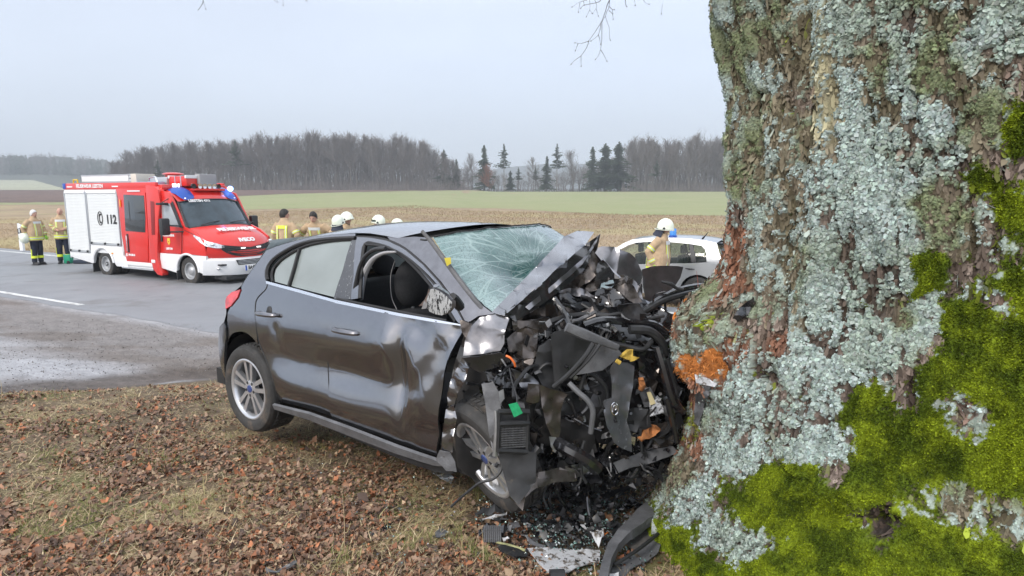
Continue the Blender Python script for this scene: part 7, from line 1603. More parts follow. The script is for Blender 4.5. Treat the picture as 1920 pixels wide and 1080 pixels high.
    for sd in (-1, 1):
        a = A[sd]; armband(a['sh'], a['el'], .72, .06, .083); armband(a['el'], a['wr'], .72, .055, .072)
        # hand with five fingers
        d = a['wr'] - a['el']; d /= np.linalg.norm(d); w0 = a['wr'] + d * .02; sidev = np.cross(d, [0, 0, 1.0]); sidev = np.array([1.0, 0, 0]) if np.linalg.norm(sidev) < .3 else sidev / np.linalg.norm(sidev); nv = np.cross(sidev, d)
        mb = MB(); mb.tube([w0 - d * .03, w0 + d * .03, w0 + d * .09], [.032, .040, .038], 8)
        for k in range(4):
            o = (k - 1.5) * .020; p0 = w0 + d * .085 + sidev * o; ln = (.065, .078, .074, .058)[k]; mb.tube([p0, p0 + d * ln * .55 + nv * .006, p0 + d * ln * .85 + nv * .03], [.0105, .010, .008], 6)
        mb.tube([w0 + d * .02 + sidev * .035 * sd, w0 + d * .055 + sidev * .062 * sd + nv * .01, w0 + d * .09 + sidev * .066 * sd + nv * .025], [.013, .012, .009], 6); mb.build("glove" if glove else "hand", glove or M_SKIN, r, smooth=True)
    mb = MB()
    V, F = ell([(0, 0, .78, .18, .14), (0, 0, .90, .185, .15), (0, 0, 1.0, .17, .13)]); mb.add(V, F)
    for sd in (-1, 1): mb.tube([(sd * .09, 0, .90), (sd * .10, .01, .70), (sd * .105, .02, .48), (sd * .11, 0, .25), (sd * .112, 0, .10)], [.115, .10, .085, .078, .080], 12)
    remesh(mb, "trousers", .018, M_TRO, r, 2)
    for sd in (-1, 1):
        mb = MB(); mb.lathe([(-.04, .092), (.04, .090)], c=(sd * .11, 0, .27), axis=(0, 0, 1), n=16); mb.build("reflective_band", M_HV, r, smooth=True)
        mb = MB(); mb.box((sd * .125 - .10, -.025, .34), (sd * .125 + .10, .025, .60)) if False else mb.tube([(sd * .195, .0, .32), (sd * .19, .0, .52)], .018, 6); mb.build("reflective_band", M_HV, r, smooth=True)
        mb = MB(); mb.ball((sd * .115, .055, .05), (.055, .14, .055), 12, 8); mb.tube([(sd * .113, 0, .04), (sd * .112, 0, .18)], .062, 10); mb.box((sd * .115 - .05, -.09, 0), (sd * .115 + .05, .18, .03), .01); mb.build("boot", M_BOOT, r, smooth=True, auto=60)
    tf = lambda M_: [tuple(hr @ Vector(p) + Vector(hc)) for p in M_.V]
    if HAIRM[hair]:
        mb = MB(); n, m_ = 20, 10; V = []; F = []
        for i in range(m_ + 1):
            for k in range(n):
                a = 2 * PI * k / n; fr_ = math.sin(a); lim = PI * (.66 - .30 * max(0, fr_) ** .7 + .04 * max(0, -fr_)); t = lim * i / m_; q = 1.10 + .05 * vnoise(np.array([math.cos(a) * 4, math.sin(a) * 4, t * 4]), 3)
                V.append((.080 * q * math.sin(t) * math.cos(a), .100 * q * math.sin(t) * math.sin(a) - .004, .118 * q * math.cos(t) + .004))
        F = [(i*n+k, (i+1)*n+k, (i+1)*n+(k+1) % n, i*n+(k+1) % n) for i in range(m_) for k in range(n)]; mb.add(V, F); mb.V = tf(mb); mb.build("hair", HAIRM[hair], r, smooth=True)
    if helmet:
        hl = empty("helmet"); hl.parent = r
        make_helmet(hl, tf, visor, flap)
    return r
def make_helmet(hl, tf, visor=False, flap=True):
    mb = MB(); n, m_ = 28, 12; V = []; F = []
    for i in range(m_ + 1):
        for k in range(n):
            a = 2 * PI * k / n; lim = PI * (.60 - .10 * math.sin(a)); t = lim * i / m_; rdg = 1 + .03 * math.exp(-(math.cos(a) * math.sin(t) / .12) ** 2)
            fl = 1 + .10 * max(0, i - m_ + 2) / 2
            V.append((.135 * fl * math.sin(t) * math.cos(a), .158 * fl * math.sin(t) * math.sin(a), (.155 * math.cos(t) + .015) * rdg))
    F = [(i*n+k, (i+1)*n+k, (i+1)*n+(k+1) % n, i*n+(k+1) % n) for i in range(m_) for k in range(n)]; mb.add(V, F); mb.V = tf(mb); mb.build("shell", M_HELM, hl, smooth=True)
    mb = MB(); mb.tube([(.150 * math.cos(a), .175 * math.sin(a), -.045 + .05 * math.sin(a)) for a in np.linspace(0, 2 * PI, 29)], .007, 6); mb.V = tf(mb); mb.build("rim", M_HELM, hl, smooth=True)
    for sd in (-1, 1):
        mb = MB(); mb.ball((sd * .137, .02, -.015), (.014, .028, .03), 8, 6); mb.V = tf(mb); mb.build("visor_clip", M_BLACK, hl, smooth=True)
        mb = MB(); mb.tube([(sd * .125, .0, -.04), (sd * .085, .04, -.10), (0, .07, -.135)], .008, 5, smooth=2); mb.V = tf(mb); mb.build("chin_strap", M_BLACK, hl, smooth=True)
    if visor:
        mb = MB(); mb.grid([[(.150 * math.sin(a), .172 * math.cos(a), zz_ + .02) for a in np.linspace(-1.2, 1.2, 15)] for zz_ in (-.01, .04)]); mb.V = tf(mb); mb.build("goggles", mat("smoky goggles", (.05, .06, .05), .15, coat=1), hl, smooth=True)
    if flap:
        mb = MB(); mb.grid([[(rr * math.cos(a), rr * 1.05 * math.sin(a) - .01, zz_) for a in np.linspace(PI * .92, PI * 2.08, 19)] for (zz_, rr) in ((-.03, .128), (-.10, .13), (-.17, .15), (-.20, .16))]); mb.V = tf(mb); mb.build("neck_flap", M_FLAP, hl, smooth=True)
def stand(u, vtop, Y, h):
    p = at(u, vtop, Y); return p[0], Y, p[2] - h
zr_ = -.44
def pz(u, v, z=-.44): q = gnd(u, v, z); return q[0], q[1], z
X_, Y_, Z_ = pz(72, 496.5)
person("white-haired man in beige coat and navy trousers at the verge, white helmet in his hand", X_, Y_, Z_, -12, h=1.74, hair='white', stout=1.18, glove=M_GLG, arms={-1: dict(el=(-.27, .04, 1.18), wr=(-.22, .16, .96)), 1: dict(el=(.29, -.14, 1.20), wr=(.26, -.10, .98))})
hp_ = empty("helmet"); tag(hp_, "white helmet hanging from the white-haired man's hand", "helmet"); q = at(46, 447, Y_ - .25); hp_.location = q
make_helmet(hp_, lambda M_: [tuple(Matrix.Rotation(1.9, 3, 'X') @ Matrix.Rotation(.5, 3, 'Y') @ Vector(p)) for p in M_.V], False, False)
X_, Y_, Z_ = pz(122, 494)
person("bald man in beige coat half hidden behind the rear corner of the fire engine", X_, Y_, Z_, -65, h=1.80, hair='bald', arms={1: dict(el=(.27, -.02, 1.17), wr=(.10, .20, 1.10)), -1: dict(el=(-.29, .0, 1.19), wr=(-.12, .21, 1.12))})
X_, Y_, Z_ = stand(532, 392.5, 15.6, 1.82)
person("dark-haired man in beige coat turning his back, next to the fire engine", X_, Y_, -.44, 78, h=(at(532, 392.5, 15.6)[2] + .44), headyaw=-52, glove=M_GLV, arms={-1: dict(el=(-.29, -.02, 1.20), wr=(-.26, .10, 1.0)), 1: dict(el=(.33, -.02, 1.20), wr=(.33, .14, 1.02))})
person("dark-haired man in beige coat bending forward, hands on his hips", at(597, 400, 15.9)[0], 15.9, -.44, -95, h=1.88, lean=.42, headdown=.35, glove=M_GLV, arms={-1: dict(el=(-.42, .10, 1.18), wr=(-.25, .24, 1.02)), 1: dict(el=(.42, .10, 1.18), wr=(.25, .24, 1.02))})
def helm(label, u, vt, Y, face, **kw):
    t = at(u, vt, Y); person(label, t[0], t[1], -.44, face, h=(t[2] + .44) / 1.86 * 1.80, helmet=True, hair=None, **kw)
helm("firefighter seen from behind, leftmost white helmet with dark neck flap", 632, 402, 14.5, 60, flap=True)
helm("firefighter in white helmet looking right, just behind the leftmost helmet", 648, 396, 15.0, -15, flap=False, glove=M_GLV)
helm("firefighter in white helmet with dark goggles facing left behind the car roof", 711, 402, 14.6, 190, visor=True, flap=True)
helm("firefighter whose white helmet only just shows above the grey car's roof", 743, 409, 14.7, 10, visor=True, flap=True)
helm("firefighter in white helmet walking with lowered head past the silver car", 1236, 407.5, 11.9, -28, flap=True, headdown=.35, glove=M_GLG, lean=.14, stout=1.30, arms={-1: dict(el=(-.28, -.10, 1.20), wr=(-.26, .02, 1.0)), 1: dict(el=(.27, -.12, 1.21), wr=(.24, -.02, 1.0))})
# roadside marker post
d_ = empty("marker_post", loc=tuple(gnd(41, 470, -.40))); tag(d_, "white roadside marker post with slanted black band beside the white-haired man", "marker post")
mb = MB(); mb.prism([(-.06, -.02), (.06, -.02), (.075, .08), (0, .11), (-.075, .08)], 0, 1.0, 2); mb.V = [(x, y, z + (.07 if z > .5 and x < 0 else 0)) for x, y, z in mb.V]; mb.build("post", M_WHITE, d_)
mb = MB(); mb.add([(-.066, -.025, .66), (.066, -.025, .70), (.066, -.025, .90), (-.066, -.025, .86), (-.066, .05, .66), (.066, .05, .70), (.066, .05, .90), (-.066, .05, .86)], [(0, 1, 2, 3), (7, 6, 5, 4), (0, 4, 5, 1), (1, 5, 6, 2), (2, 6, 7, 3), (3, 7, 4, 0)]); mb.build("band", M_BLACK, d_)
mb = MB(); mb.box((-.025, -.031, .71), (.025, -.026, .86)); mb.build("reflector", M_SV, d_)
# kit set down behind the truck's rear
def gthing(name, label, cat, loc): r = empty(name, loc=loc); return tag(r, label, cat)
q = gnd(141, 492, -.44); k = gthing("jerrycan", "small green can on the road behind the fire engine's rear corner", "can", (q[0], q[1] - .3, -.44))
mb = MB(); mb.box((-.11, -.09, 0), (.11, .09, .30), .03); mb.build("body", mat("green plastic", (.01, .28, .16), .4), k, smooth=True, auto=50); mb = MB(); mb.tube([(-.07, 0, .30), (-.05, 0, .37), (.05, 0, .37), (.07, 0, .30)], .015, 6); mb.build("handle", MATS["green plastic"], k)
q = gnd(158, 494, -.44); k = gthing("tool_bag", "low dark bag on the road under the fire engine's rear overhang", "bag", (q[0], q[1], -.44))
mb = MB(); mb.box((-.30, -.12, 0), (.30, .12, .12), .04); mb.build("body", mat("dark bag cloth", (.02, .03, .05), .8), k, smooth=True, auto=60); mb = MB(); mb.tube([(-.12, 0, .12), (0, 0, .2), (.12, 0, .12)], .012, 6, smooth=3); mb.build("handle", M_BLACK, k)
# ================================================================== DEBRIS ROUND THE WRECK
GZ = lambda u, v: float(hgt(*gnd(u, v, .05)[:2]))
def gsheet(name, label, cat, pts, m, lift=.01, amp=.012, step=12, fs=14, thick=.004, seed=0, group=None, tilt=None, ang=30):
    """piece lying on the ground: (u, v[, height])"""
    P = []
    for p in pts:
        hz_ = p[2] if len(p) > 2 else 0.0; z = .06
        for _ in range(3):
            q = gnd(p[0], p[1], z); z = float(hgt(q[0], q[1])) + lift + hz_
        P.append(gnd(p[0], p[1], z))
    poly = [(q[0], q[1]) for q in P]; PP = np.array(P)
    st_ = max(.012, step * .0026); bm = clip_poly(poly, st_, st_); C_ = np.mean(PP, 0)
    co = np.array([v.co[:2] for v in bm.verts]); d = np.linalg.norm(co[:, None] - PP[None, :, :2], axis=2) + .01; wg = 1 / d**2; Z = (wg * PP[None, :, 2]).sum(1) / wg.sum(1)
    Wp = np.concatenate([co, Z[:, None]], 1); n1 = 1 - np.abs(2 * fbm(Wp * fs, 2, seed) - 1) * 2; n2 = fbm(Wp * fs * .4 + 5, 2, seed + 3) - .5
    for v, w_, a_, b_ in zip(bm.verts, Wp, n1, n2): v.co = Vector((w_[0] - C_[0], w_[1] - C_[1], w_[2] - C_[2] + amp * (max(a_, -.5) * .5 + b_ * 3)))
    o = finish_bm(bm, name, m, None, thick, True, ang); o.location = C_; return tag(o, label, cat, group)
def gtube(name, label, cat, pts, r, m, flat=None, group=None, n=8, sm=3):
    mb = MB(); P = []
    for p in pts:
        z = .06
        for _ in range(3): q = gnd(p[0], p[1], z); z = float(hgt(q[0], q[1])) + (p[2] if len(p) > 2 else .01)
        P.append(gnd(p[0], p[1], z))
    C_ = np.mean(P, 0); mb.tube([p - C_ for p in P], r, n, smooth=sm, flat=flat); o = mb.build(name, m, None, smooth=True); o.location = C_; return tag(o, label, cat, group)
z7 = lambda x, y: (880 + x * .21875, 880 + y * .21875)
M_WPL = mat("dirty white plastic", (.50, .51, .53), .45, var=.15, scale=10, dirt_or_reflection=(.10, .08, .06), dscale=22, dlo=.50, dhi=.60, bump=.3, bscale=60)
M_CLEAR = mat("broken clear lens", (.45, .48, .50), .12, coat=1, var=.4, scale=30, alpha=1)
g = gsheet("body_panel", "large flat dirty-white plastic panel strewn with crumbs below the debris heap", "car part", [z7(495, 682), z7(620, 680), z7(760, 690), z7(900, 700), z7(1120, 700), z7(1118, 790), z7(1000, 812), z7(900, 860), z7(840, 895), z7(690, 895), z7(640, 850), z7(560, 770)], M_WPL, .03, .012, seed=1)
gsheet("light_fragment", "white jagged lens piece sticking up beside the big dark bumper beam", "car part", [(*z7(950, 475), .10), (*z7(985, 478), .10), (*z7(1040, 520), .11), (*z7(1100, 500), .12), (*z7(1150, 492), .12), (*z7(1150, 600), .06), (*z7(1110, 690), .03), (*z7(1080, 640), .05), (*z7(1030, 560), .08)], M_WPL, .02, .006, step=7, seed=2)
bb = [(1252, 940), (1240, 932), (1216, 938), (1190, 960), (1160, 992), (1140, 1020), (1128, 1055), (1122, 1082), (1140, 1082), (1146, 1050), (1160, 1022), (1185, 995), (1212, 975), (1240, 960)]
gsheet("bumper_beam", "long curved dark grey bumper bar lying from the tree towards the camera", "bumper", [(u, v, .10 if v < 1000 else .06) for u, v in bb], M_PLGREY, .03, .006, fs=6, thick=.05, seed=3, ang=50)
gsheet("bumper_piece", "flat grey bumper panel between the bumper bar and the mossy root", "bumper", [z7(1195, 855), z7(1330, 770), z7(1500, 640), z7(1640, 545), z7(1662, 600), z7(1620, 700), z7(1540, 770), z7(1380, 850), z7(1330, 915), z7(1180, 915)], M_PLGREY, .03, .008, fs=6, seed=4)
gsheet("undertray", "rounded black undertray piece leaning over the bumper bar", "car part", [(*z7(1540, 300), .06), (*z7(1640, 295), .10), (*z7(1740, 310), .10), (*z7(1795, 400), .04), (*z7(1740, 470), .02), (*z7(1640, 440), .04), (*z7(1560, 380), .05)], M_BLACK, .03, .02, fs=8, seed=5)
gsheet("undertray", "grey felt-like liner piece under the thin black edging strip", "car part", [z7(1440, 470), z7(1560, 440), z7(1600, 520), z7(1520, 620), z7(1420, 680), z7(1345, 630), z7(1360, 560)], mat("grey felt", (.10, .095, .09), .95, var=.3, scale=30), .04, .02, fs=8, seed=6)
gtube("edging_strip", "thin black strip running diagonally over the grey bumper panel", "car part", [(*z7(1240, 820), .05), (*z7(1400, 720), .07), (*z7(1560, 600), .08), (*z7(1695, 485), .07)], .009, M_BLACK)
gsheet("lens_cover", "clear plastic shard standing above the grey bumper panel", "car part", [(*z7(1565, 420), .10), (*z7(1660, 480), .08), (*z7(1750, 560), .05), (*z7(1700, 640), .03), (*z7(1640, 560), .05), (*z7(1560, 560), .06)], M_CLEAR, .02, .006, seed=7)
# pieces under the wheel and in the middle of the heap
gsheet("wheel_arch_liner", "dark crescent-shaped liner piece left of the heap, under the front wheel", "car part", [(*z7(40, 385), .02), (*z7(120, 330), .06), (*z7(220, 290), .10), (*z7(330, 275), .10), (*z7(365, 320), .06), (*z7(290, 380), .05), (*z7(170, 410), .03), (*z7(60, 410), .01)], M_BLACK, .02, .008, fs=8, seed=8)
gsheet("lamp_fragment", "chrome-edged lamp fragment under the dark crescent piece", "car part", [(*z7(110, 425), .02), (*z7(220, 380), .05), (*z7(325, 350), .06), (*z7(320, 400), .03), (*z7(220, 440), .02)], M_WPL, .02, .006, step=7, seed=9)
hl_ = gsheet("headlight_housing", "broken black headlight housing with cooling ribs left of the heap", "headlight", [(*z7(80, 520), .02), (*z7(150, 460), .08), (*z7(300, 440), .10), (*z7(330, 480), .08), (*z7(280, 560), .05), (*z7(240, 600), .02), (*z7(80, 580), .01)], M_GLOSSBLK, .02, .02, seed=10)
for k in range(9):
    mb = MB(); q = at(*z7(130 + k * 17, 560), gnd(*z7(130 + k * 17, 560), .08)[1]); mb.box((-.004, -.02, -.03), (.004, .02, .04)); o = mb.build("rib", M_PLGREY, hl_); o.location = Vector(q) - hl_.location
gsheet("headlight_bowl", "dark round lamp bowl beside the ribbed headlight housing", "car part", [(*z7(330, 470), .08), (*z7(370, 460), .09), (*z7(390, 520), .05), (*z7(350, 560), .03), (*z7(320, 530), .05)], M_PLGREY, .02, .012, step=6, seed=11)
gtube("plastic_strut", "narrow black ribbed bar standing obliquely in the middle of the heap", "car part", [(*z7(1120, 255), .13), (*z7(1040, 405), .03)], .020, M_BLACK, flat=.7, n=4, sm=0)
gsheet("bumper_piece", "long dark torn bumper strip reaching from the wheel shell to the tree", "bumper", [(*z7(860, 280), .03), (*z7(980, 230), .07), (*z7(1200, 195), .08), (*z7(1380, 130), .12), (*z7(1500, 60), .16), (*z7(1520, 90), .12), (*z7(1400, 190), .08), (*z7(1200, 260), .05), (*z7(960, 300), .03)], M_BLACK, .02, .012, fs=8, seed=12)
gtube("edging_strip", "thin curved black strip above the dark torn bumper strip", "car part", [(*z7(1600, 95), .10), (*z7(1440, 130), .10), (*z7(1300, 200), .08), (*z7(1220, 290), .04)], .009, M_BLACK)
gsheet("body_panel", "rounded dark panel piece leaning up in the heap under the radiator opening", "car part", [(1116, 850, .22), (1140, 838, .26), (1162, 850, .26), (1166, 868, .2), (1150, 895, .12), (1130, 918, .05), (1106, 925, .02), (1104, 900, .08), (1114, 880, .14)], M_PLGREY, .02, .010, fs=6, seed=13)
gsheet("bumper_piece", "small square black plate on the soil between heap and trunk", "bumper", [(1262, 935), (1290, 928), (1305, 945), (1275, 958)], M_BLACK, .03, .006, seed=14)
gsheet("bumper_piece", "dark angled plate with a white edge right of the bumper bar's top", "bumper", [(1218, 930, .06), (1235, 912, .08), (1252, 912, .08), (1240, 935, .04), (1226, 945, .03)], M_PLGREY, .03, .006, seed=15)
gsheet("plastic_box", "small white-edged box at the lower frame edge under the bumper bar", "car part", [(1130, 1072, .03), (1160, 1072, .03), (1160, 1090), (1126, 1090)], M_WPL, .03, .003, thick=.02, seed=16)
gtube("connector", "black cylindrical connector on the white panel's lower edge", "car part", [(*z7(690, 900), .04), (*z7(815, 895), .04)], .022, M_BLACK)
gsheet("lamp_fragment", "white broken lamp corner right of the ribbed headlight housing", "car part", [(*z7(275, 590), .03), (*z7(330, 570), .06), (*z7(350, 610), .04), (*z7(300, 640), .02)], M_WPL, .02, .01, step=6, seed=17)
gsheet("bracket", "light grey torn strip in the middle of the glass crumbs", "car part", [(*z7(440, 560), .03), (*z7(490, 560), .05), (*z7(640, 640), .03), (*z7(640, 670), .02), (*z7(520, 640), .02)], M_PLGREY, .02, .008, seed=18)
gsheet("bracket", "slim grey splinter beside the torn strip, above the white panel", "car part", [(*z7(620, 600), .03), (*z7(650, 600), .04), (*z7(740, 670), .02), (*z7(700, 680), .02)], M_PLGREY, .02, .006, step=8, seed=19)
gsheet("grille_piece", "dark finned grille piece at the lower left of the heap", "car part", [z7(230, 640), z7(330, 660), z7(500, 720), z7(500, 740), z7(380, 750), z7(270, 710)], M_BLACK, .03, .012, seed=20)
gsheet("interior_clip", "orange plastic shard beside the white jagged lens piece", "car part", [(*z7(1155, 510), .08), (*z7(1190, 530), .06), (*z7(1190, 570), .03), (*z7(1158, 600), .02)], mat("orange lens", (.75, .20, .03), .3, coat=.6), .03, .004, step=5, seed=21)
gtube("moss_stick", "lichen-covered stick along the left edge of the white panel", "stick", [(*z7(230, 625), .03), (*z7(350, 655), .035), (*z7(490, 705), .03)], [.006, .009, .011], mat("lichen stick", (.26, .26, .13), .9, var=.4, scale=30))
R_ = random.Random(77)
for i in range(30):
    a = R_.uniform(0, 6.28); rr = math.sqrt(R_.random()); u = 1070 + 150 * rr * math.cos(a); v = 965 + 62 * rr * math.sin(a); n_ = R_.choice((4, 5)); s_ = R_.uniform(7, 19); a0 = R_.uniform(0, 6.28); el_ = R_.uniform(.25, .8)
    pts = [(u + s_ * math.cos(a0 + 6.28 * k / n_) * R_.uniform(.6, 1.2), v + s_ * el_ * math.sin(a0 + 6.28 * k / n_) * R_.uniform(.6, 1.2), R_.uniform(0, .05)) for k in range(n_)]
    gsheet("plastic_shard", "small dark broken plastic piece among the glass crumbs of the debris heap", "car part", pts, R_.choice((M_BLACK, M_GLOSSBLK, M_PLGREY, M_UNDER, M_BLACK)), .02, .01, step=6, seed=200 + i, group="small plastic shards in the debris heap")
for i in range(9):
    u = R_.uniform(930, 1200); v = R_.uniform(900, 1010); d_ = R_.uniform(-1, 1); gtube("wire", "short black wire lying in the debris heap", "wire", [(u, v, .03), (u + 18, v + 8 * d_, R_.uniform(.03, .08)), (u + 40, v - 5 * d_, .04), (u + 58, v + 9 * d_, .02)], R_.uniform(.002, .005), M_BLACK, n=5, group="black wires in the debris heap")
# single pieces farther out on the verge
gsheet("plastic_tray", "dark open plastic tray lying alone on the leaves at the bottom edge", "car part", [(498, 1060, .04), (555, 1050, .05), (556, 1062, .0), (520, 1074, .0), (500, 1078, .0)], M_PLGREY, .02, .004, step=8, thick=.008, seed=22)
gsheet("plastic_fragment", "bluish-black shard on the leaves left of the debris, by the grass tuft", "car part", [(712, 992), (728, 980), (736, 982), (730, 990), (716, 998)], M_GLOSSBLK, .02, .004, step=6, seed=23)
gsheet("plastic_fragment", "dark shard with a point, left of the ribbed headlight housing", "car part", [(815, 1000), (826, 990), (838, 996), (834, 1006), (818, 1010)], M_PLGREY, .02, .008, step=6, seed=24)
gsheet("plastic_fragment", "shattered sill end piece lying under the rear of the front wheel", "car part", [(805, 880), (830, 882), (852, 895), (846, 906), (826, 896)], M_CLEAR, .01, .012, step=7, seed=25)
gtube("twig", "pale broken twig lying on the leaves in the lower left", "stick", [(178, 1024), (205, 1012), (250, 998)], [.004, .008, .010], mat("grey twig", (.42, .42, .45), .8, var=.2, scale=20))
for i, (pts, lb) in enumerate([([(140, 990), (180, 978), (215, 965)], "dark twig on the leaves above the pale broken twig"), ([(0, 785), (30, 783), (45, 785)], "straight twig at the left frame edge of the verge"), ([(450, 990), (490, 1010), (540, 1028)], "thin curved pale twig left of the plastic tray"), ([(700, 880), (735, 862), (770, 850)], "thin straw-coloured twig below the car's sill"), ([(560, 700), (575, 720), (570, 745)], "curved twig beside the rear tyre's tread")]):
    gtube("twig", lb, "stick", [(a, b, .02) for a, b in pts], [.003, .004, .002], mat("straw twig", (.34, .28, .18), .9, var=.2, scale=20) if i != 0 else mat("dark twig", (.08, .06, .05), .9), n=5)
# strip of trim stuck on the trunk, white trim wedged under the burl
tp = [(1370, 606), (1385, 578), (1414, 558), (1414, 566), (1404, 590), (1372, 613)]
def on_trunk(name, label, pts, m, out_=.02, thick=.01, amp=.004, seed=1, cat="car part"):
    P = []
    for p in pts:
        r = ray(p[0], p[1]); t = 2.0
        for _ in range(900):
            q = r * t; q[2] += CH; th = math.degrees(math.atan2(q[1] - TC[1], q[0] - TC[0])) % 360; d = math.hypot(q[0] - TC[0], q[1] - TC[1])
            if d < float(trunk_r(np.array(th), np.array(q[2]))) + out_: break
            t += .004
        P.append((p[0], p[1], float(q[1])))
    return tag(sheet(name, P, m, None, None, 8, amp, 10, thick, seed), label, cat)
on_trunk("trim_strip", "black plastic trim strip stuck to the trunk above the torn orange wood", tp, M_GLOSSBLK, .05, .02)
on_trunk("trim_strip", "pale torn trim wedged under the orange gouge of the trunk", [(1303, 702), (1330, 712), (1345, 720), (1340, 726), (1318, 722), (1305, 718)], M_WPL, .05)
on_trunk("trim_strip", "grey crumpled film clinging to the trunk below the orange gouge", [(1306, 728), (1335, 726), (1332, 745), (1322, 770), (1312, 800), (1302, 790), (1308, 760)], M_PLGREY, .04, amp=.02)
# ------------------------------------------------------------------ crumbs of glass and plastic
def scatter(n, poly, seed):
    R = np.random.default_rng(seed); P = np.array(poly, float); out_ = []
    lo, hi = P.min(0), P.max(0); tot = 0
    while tot < n:
        q = R.uniform(lo, hi, (n * 2, 2)); ins = np.zeros(len(q), bool); j = len(P) - 1
        for i in range(len(P)):
            c_ = ((P[i, 1] > q[:, 1]) != (P[j, 1] > q[:, 1])) & (q[:, 0] < (P[j, 0] - P[i, 0]) * (q[:, 1] - P[i, 1]) / (P[j, 1] - P[i, 1] + 1e-12) + P[i, 0]); ins ^= c_; j = i
        out_.append(q[ins]); tot += ins.sum()
    q = np.concatenate(out_)[:n]
    a = (q[:, 0] - 960) / FL; b = (540 - q[:, 1]) / FL; rz_ = -SP + b * CP; ry_ = CP + b * SP; z = np.full(n, .05)
    for _ in range(3): t = (z - CH) / rz_; X = a * t; Y = ry_ * t; z = hgt(X, Y)
    return X, Y, z, R
def shards(name, label, n, poly, m, size, seed, cols=None, lift=.012, flat=.4):
    X, Y, Z, R = scatter(n, poly, seed); C0 = np.stack([X, Y, Z + R.uniform(0, lift * 3, n)], 1); s = R.uniform(size[0], size[1], n) * R.uniform(.5, 1, n)
    u_ = R.normal(0, 1, (n, 3)); u_[:, 2] *= flat; u_ /= np.linalg.norm(u_, axis=1)[:, None]; v_ = np.cross(u_, R.normal(0, 1, (n, 3))); v_ /= np.linalg.norm(v_, axis=1)[:, None]; w_ = np.cross(u_, v_)
    s = s[:, None]; V = np.stack([C0 + u_ * s, C0 + v_ * s * R.uniform(.4, 1, (n, 1)), C0 - u_ * s * R.uniform(.5, 1, (n, 1)), C0 - v_ * s * R.uniform(.3, 1, (n, 1)), C0 + w_ * s * R.uniform(.15, .5, (n, 1))], 1).reshape(-1, 3)
    o = np.arange(n) * 5; F = np.concatenate([np.stack([o + a, o + b, o + 4], 1) for a, b in ((0, 1), (1, 2), (2, 3), (3, 0))])
    cc = None
    if cols is not None: cc = np.repeat(np.array(cols)[R.integers(0, len(cols), n)][:, None], 5, 1).reshape(-1, 3) * R.uniform(.7, 1.2, (n * 5, 1))
    return tag(raw(name, V, F, m, None, False, cc), label, kind='stuff')
heap = [(890, 985), (900, 930), (960, 900), (1040, 880), (1140, 880), (1230, 880), (1290, 900), (1270, 960), (1240, 1010), (1210, 1075), (1100, 1080), (1010, 1080), (960, 1050), (910, 1020)]
core = [(960, 960), (1040, 930), (1130, 930), (1170, 960), (1130, 1040), (1040, 1050), (980, 1010)]
M_CR = mat("glass crumbs", (1, 1, 1), .15, attr="Col", coat=.8); M_CRB = mat("plastic crumbs", (1, 1, 1), .45, attr="Col")
GC = [(.25, .42, .38), (.40, .52, .50), (.55, .60, .60), (.18, .34, .32)]; BC = [(.015, .016, .018), (.03, .03, .033), (.07, .072, .078), (.10, .08, .06), (.02, .02, .024), (.02, .022, .025), (.05, .05, .055), (.03, .03, .03), (.06, .06, .06), (.2, .2, .21), (.12, .06, .03)]
shards("glass_crumbs", "teal safety glass crumbs strewn over the debris heap", 1900, heap, M_CR, (.004, .012), 1, GC); shards("glass_crumbs", "dense teal glass crumbs in the middle of the heap", 1300, core, M_CR, (.004, .013), 2, GC, .03)
shards("plastic_crumbs", "black and grey plastic crumbs of the debris heap", 1500, heap, M_CRB, (.006, .026), 3, BC); shards("plastic_crumbs", "dense dark plastic scraps in the middle of the heap", 700, core, M_CRB, (.010, .04), 4, BC, .05)
shards("glass_crumbs", "scattered teal glass crumbs on the leaves around the wreck", 260, [(640, 800), (860, 880), (900, 930), (900, 1070), (700, 1070), (560, 900)], M_CR, (.004, .010), 5, GC); shards("plastic_crumbs", "few dark crumbs on the leaves around the wreck", 120, [(640, 830), (860, 880), (900, 930), (900, 1070), (650, 1070)], M_CRB, (.005, .018), 6, BC)
shards("bark_crumbs", "brown and orange bark crumbs at the foot of the trunk", 1600, [(1130, 860), (1290, 820), (1330, 900), (1280, 980), (1200, 960)], M_CRB, (.004, .015), 7, [(.16, .09, .05), (.30, .13, .05), (.10, .07, .05), (.12, .12, .04)])
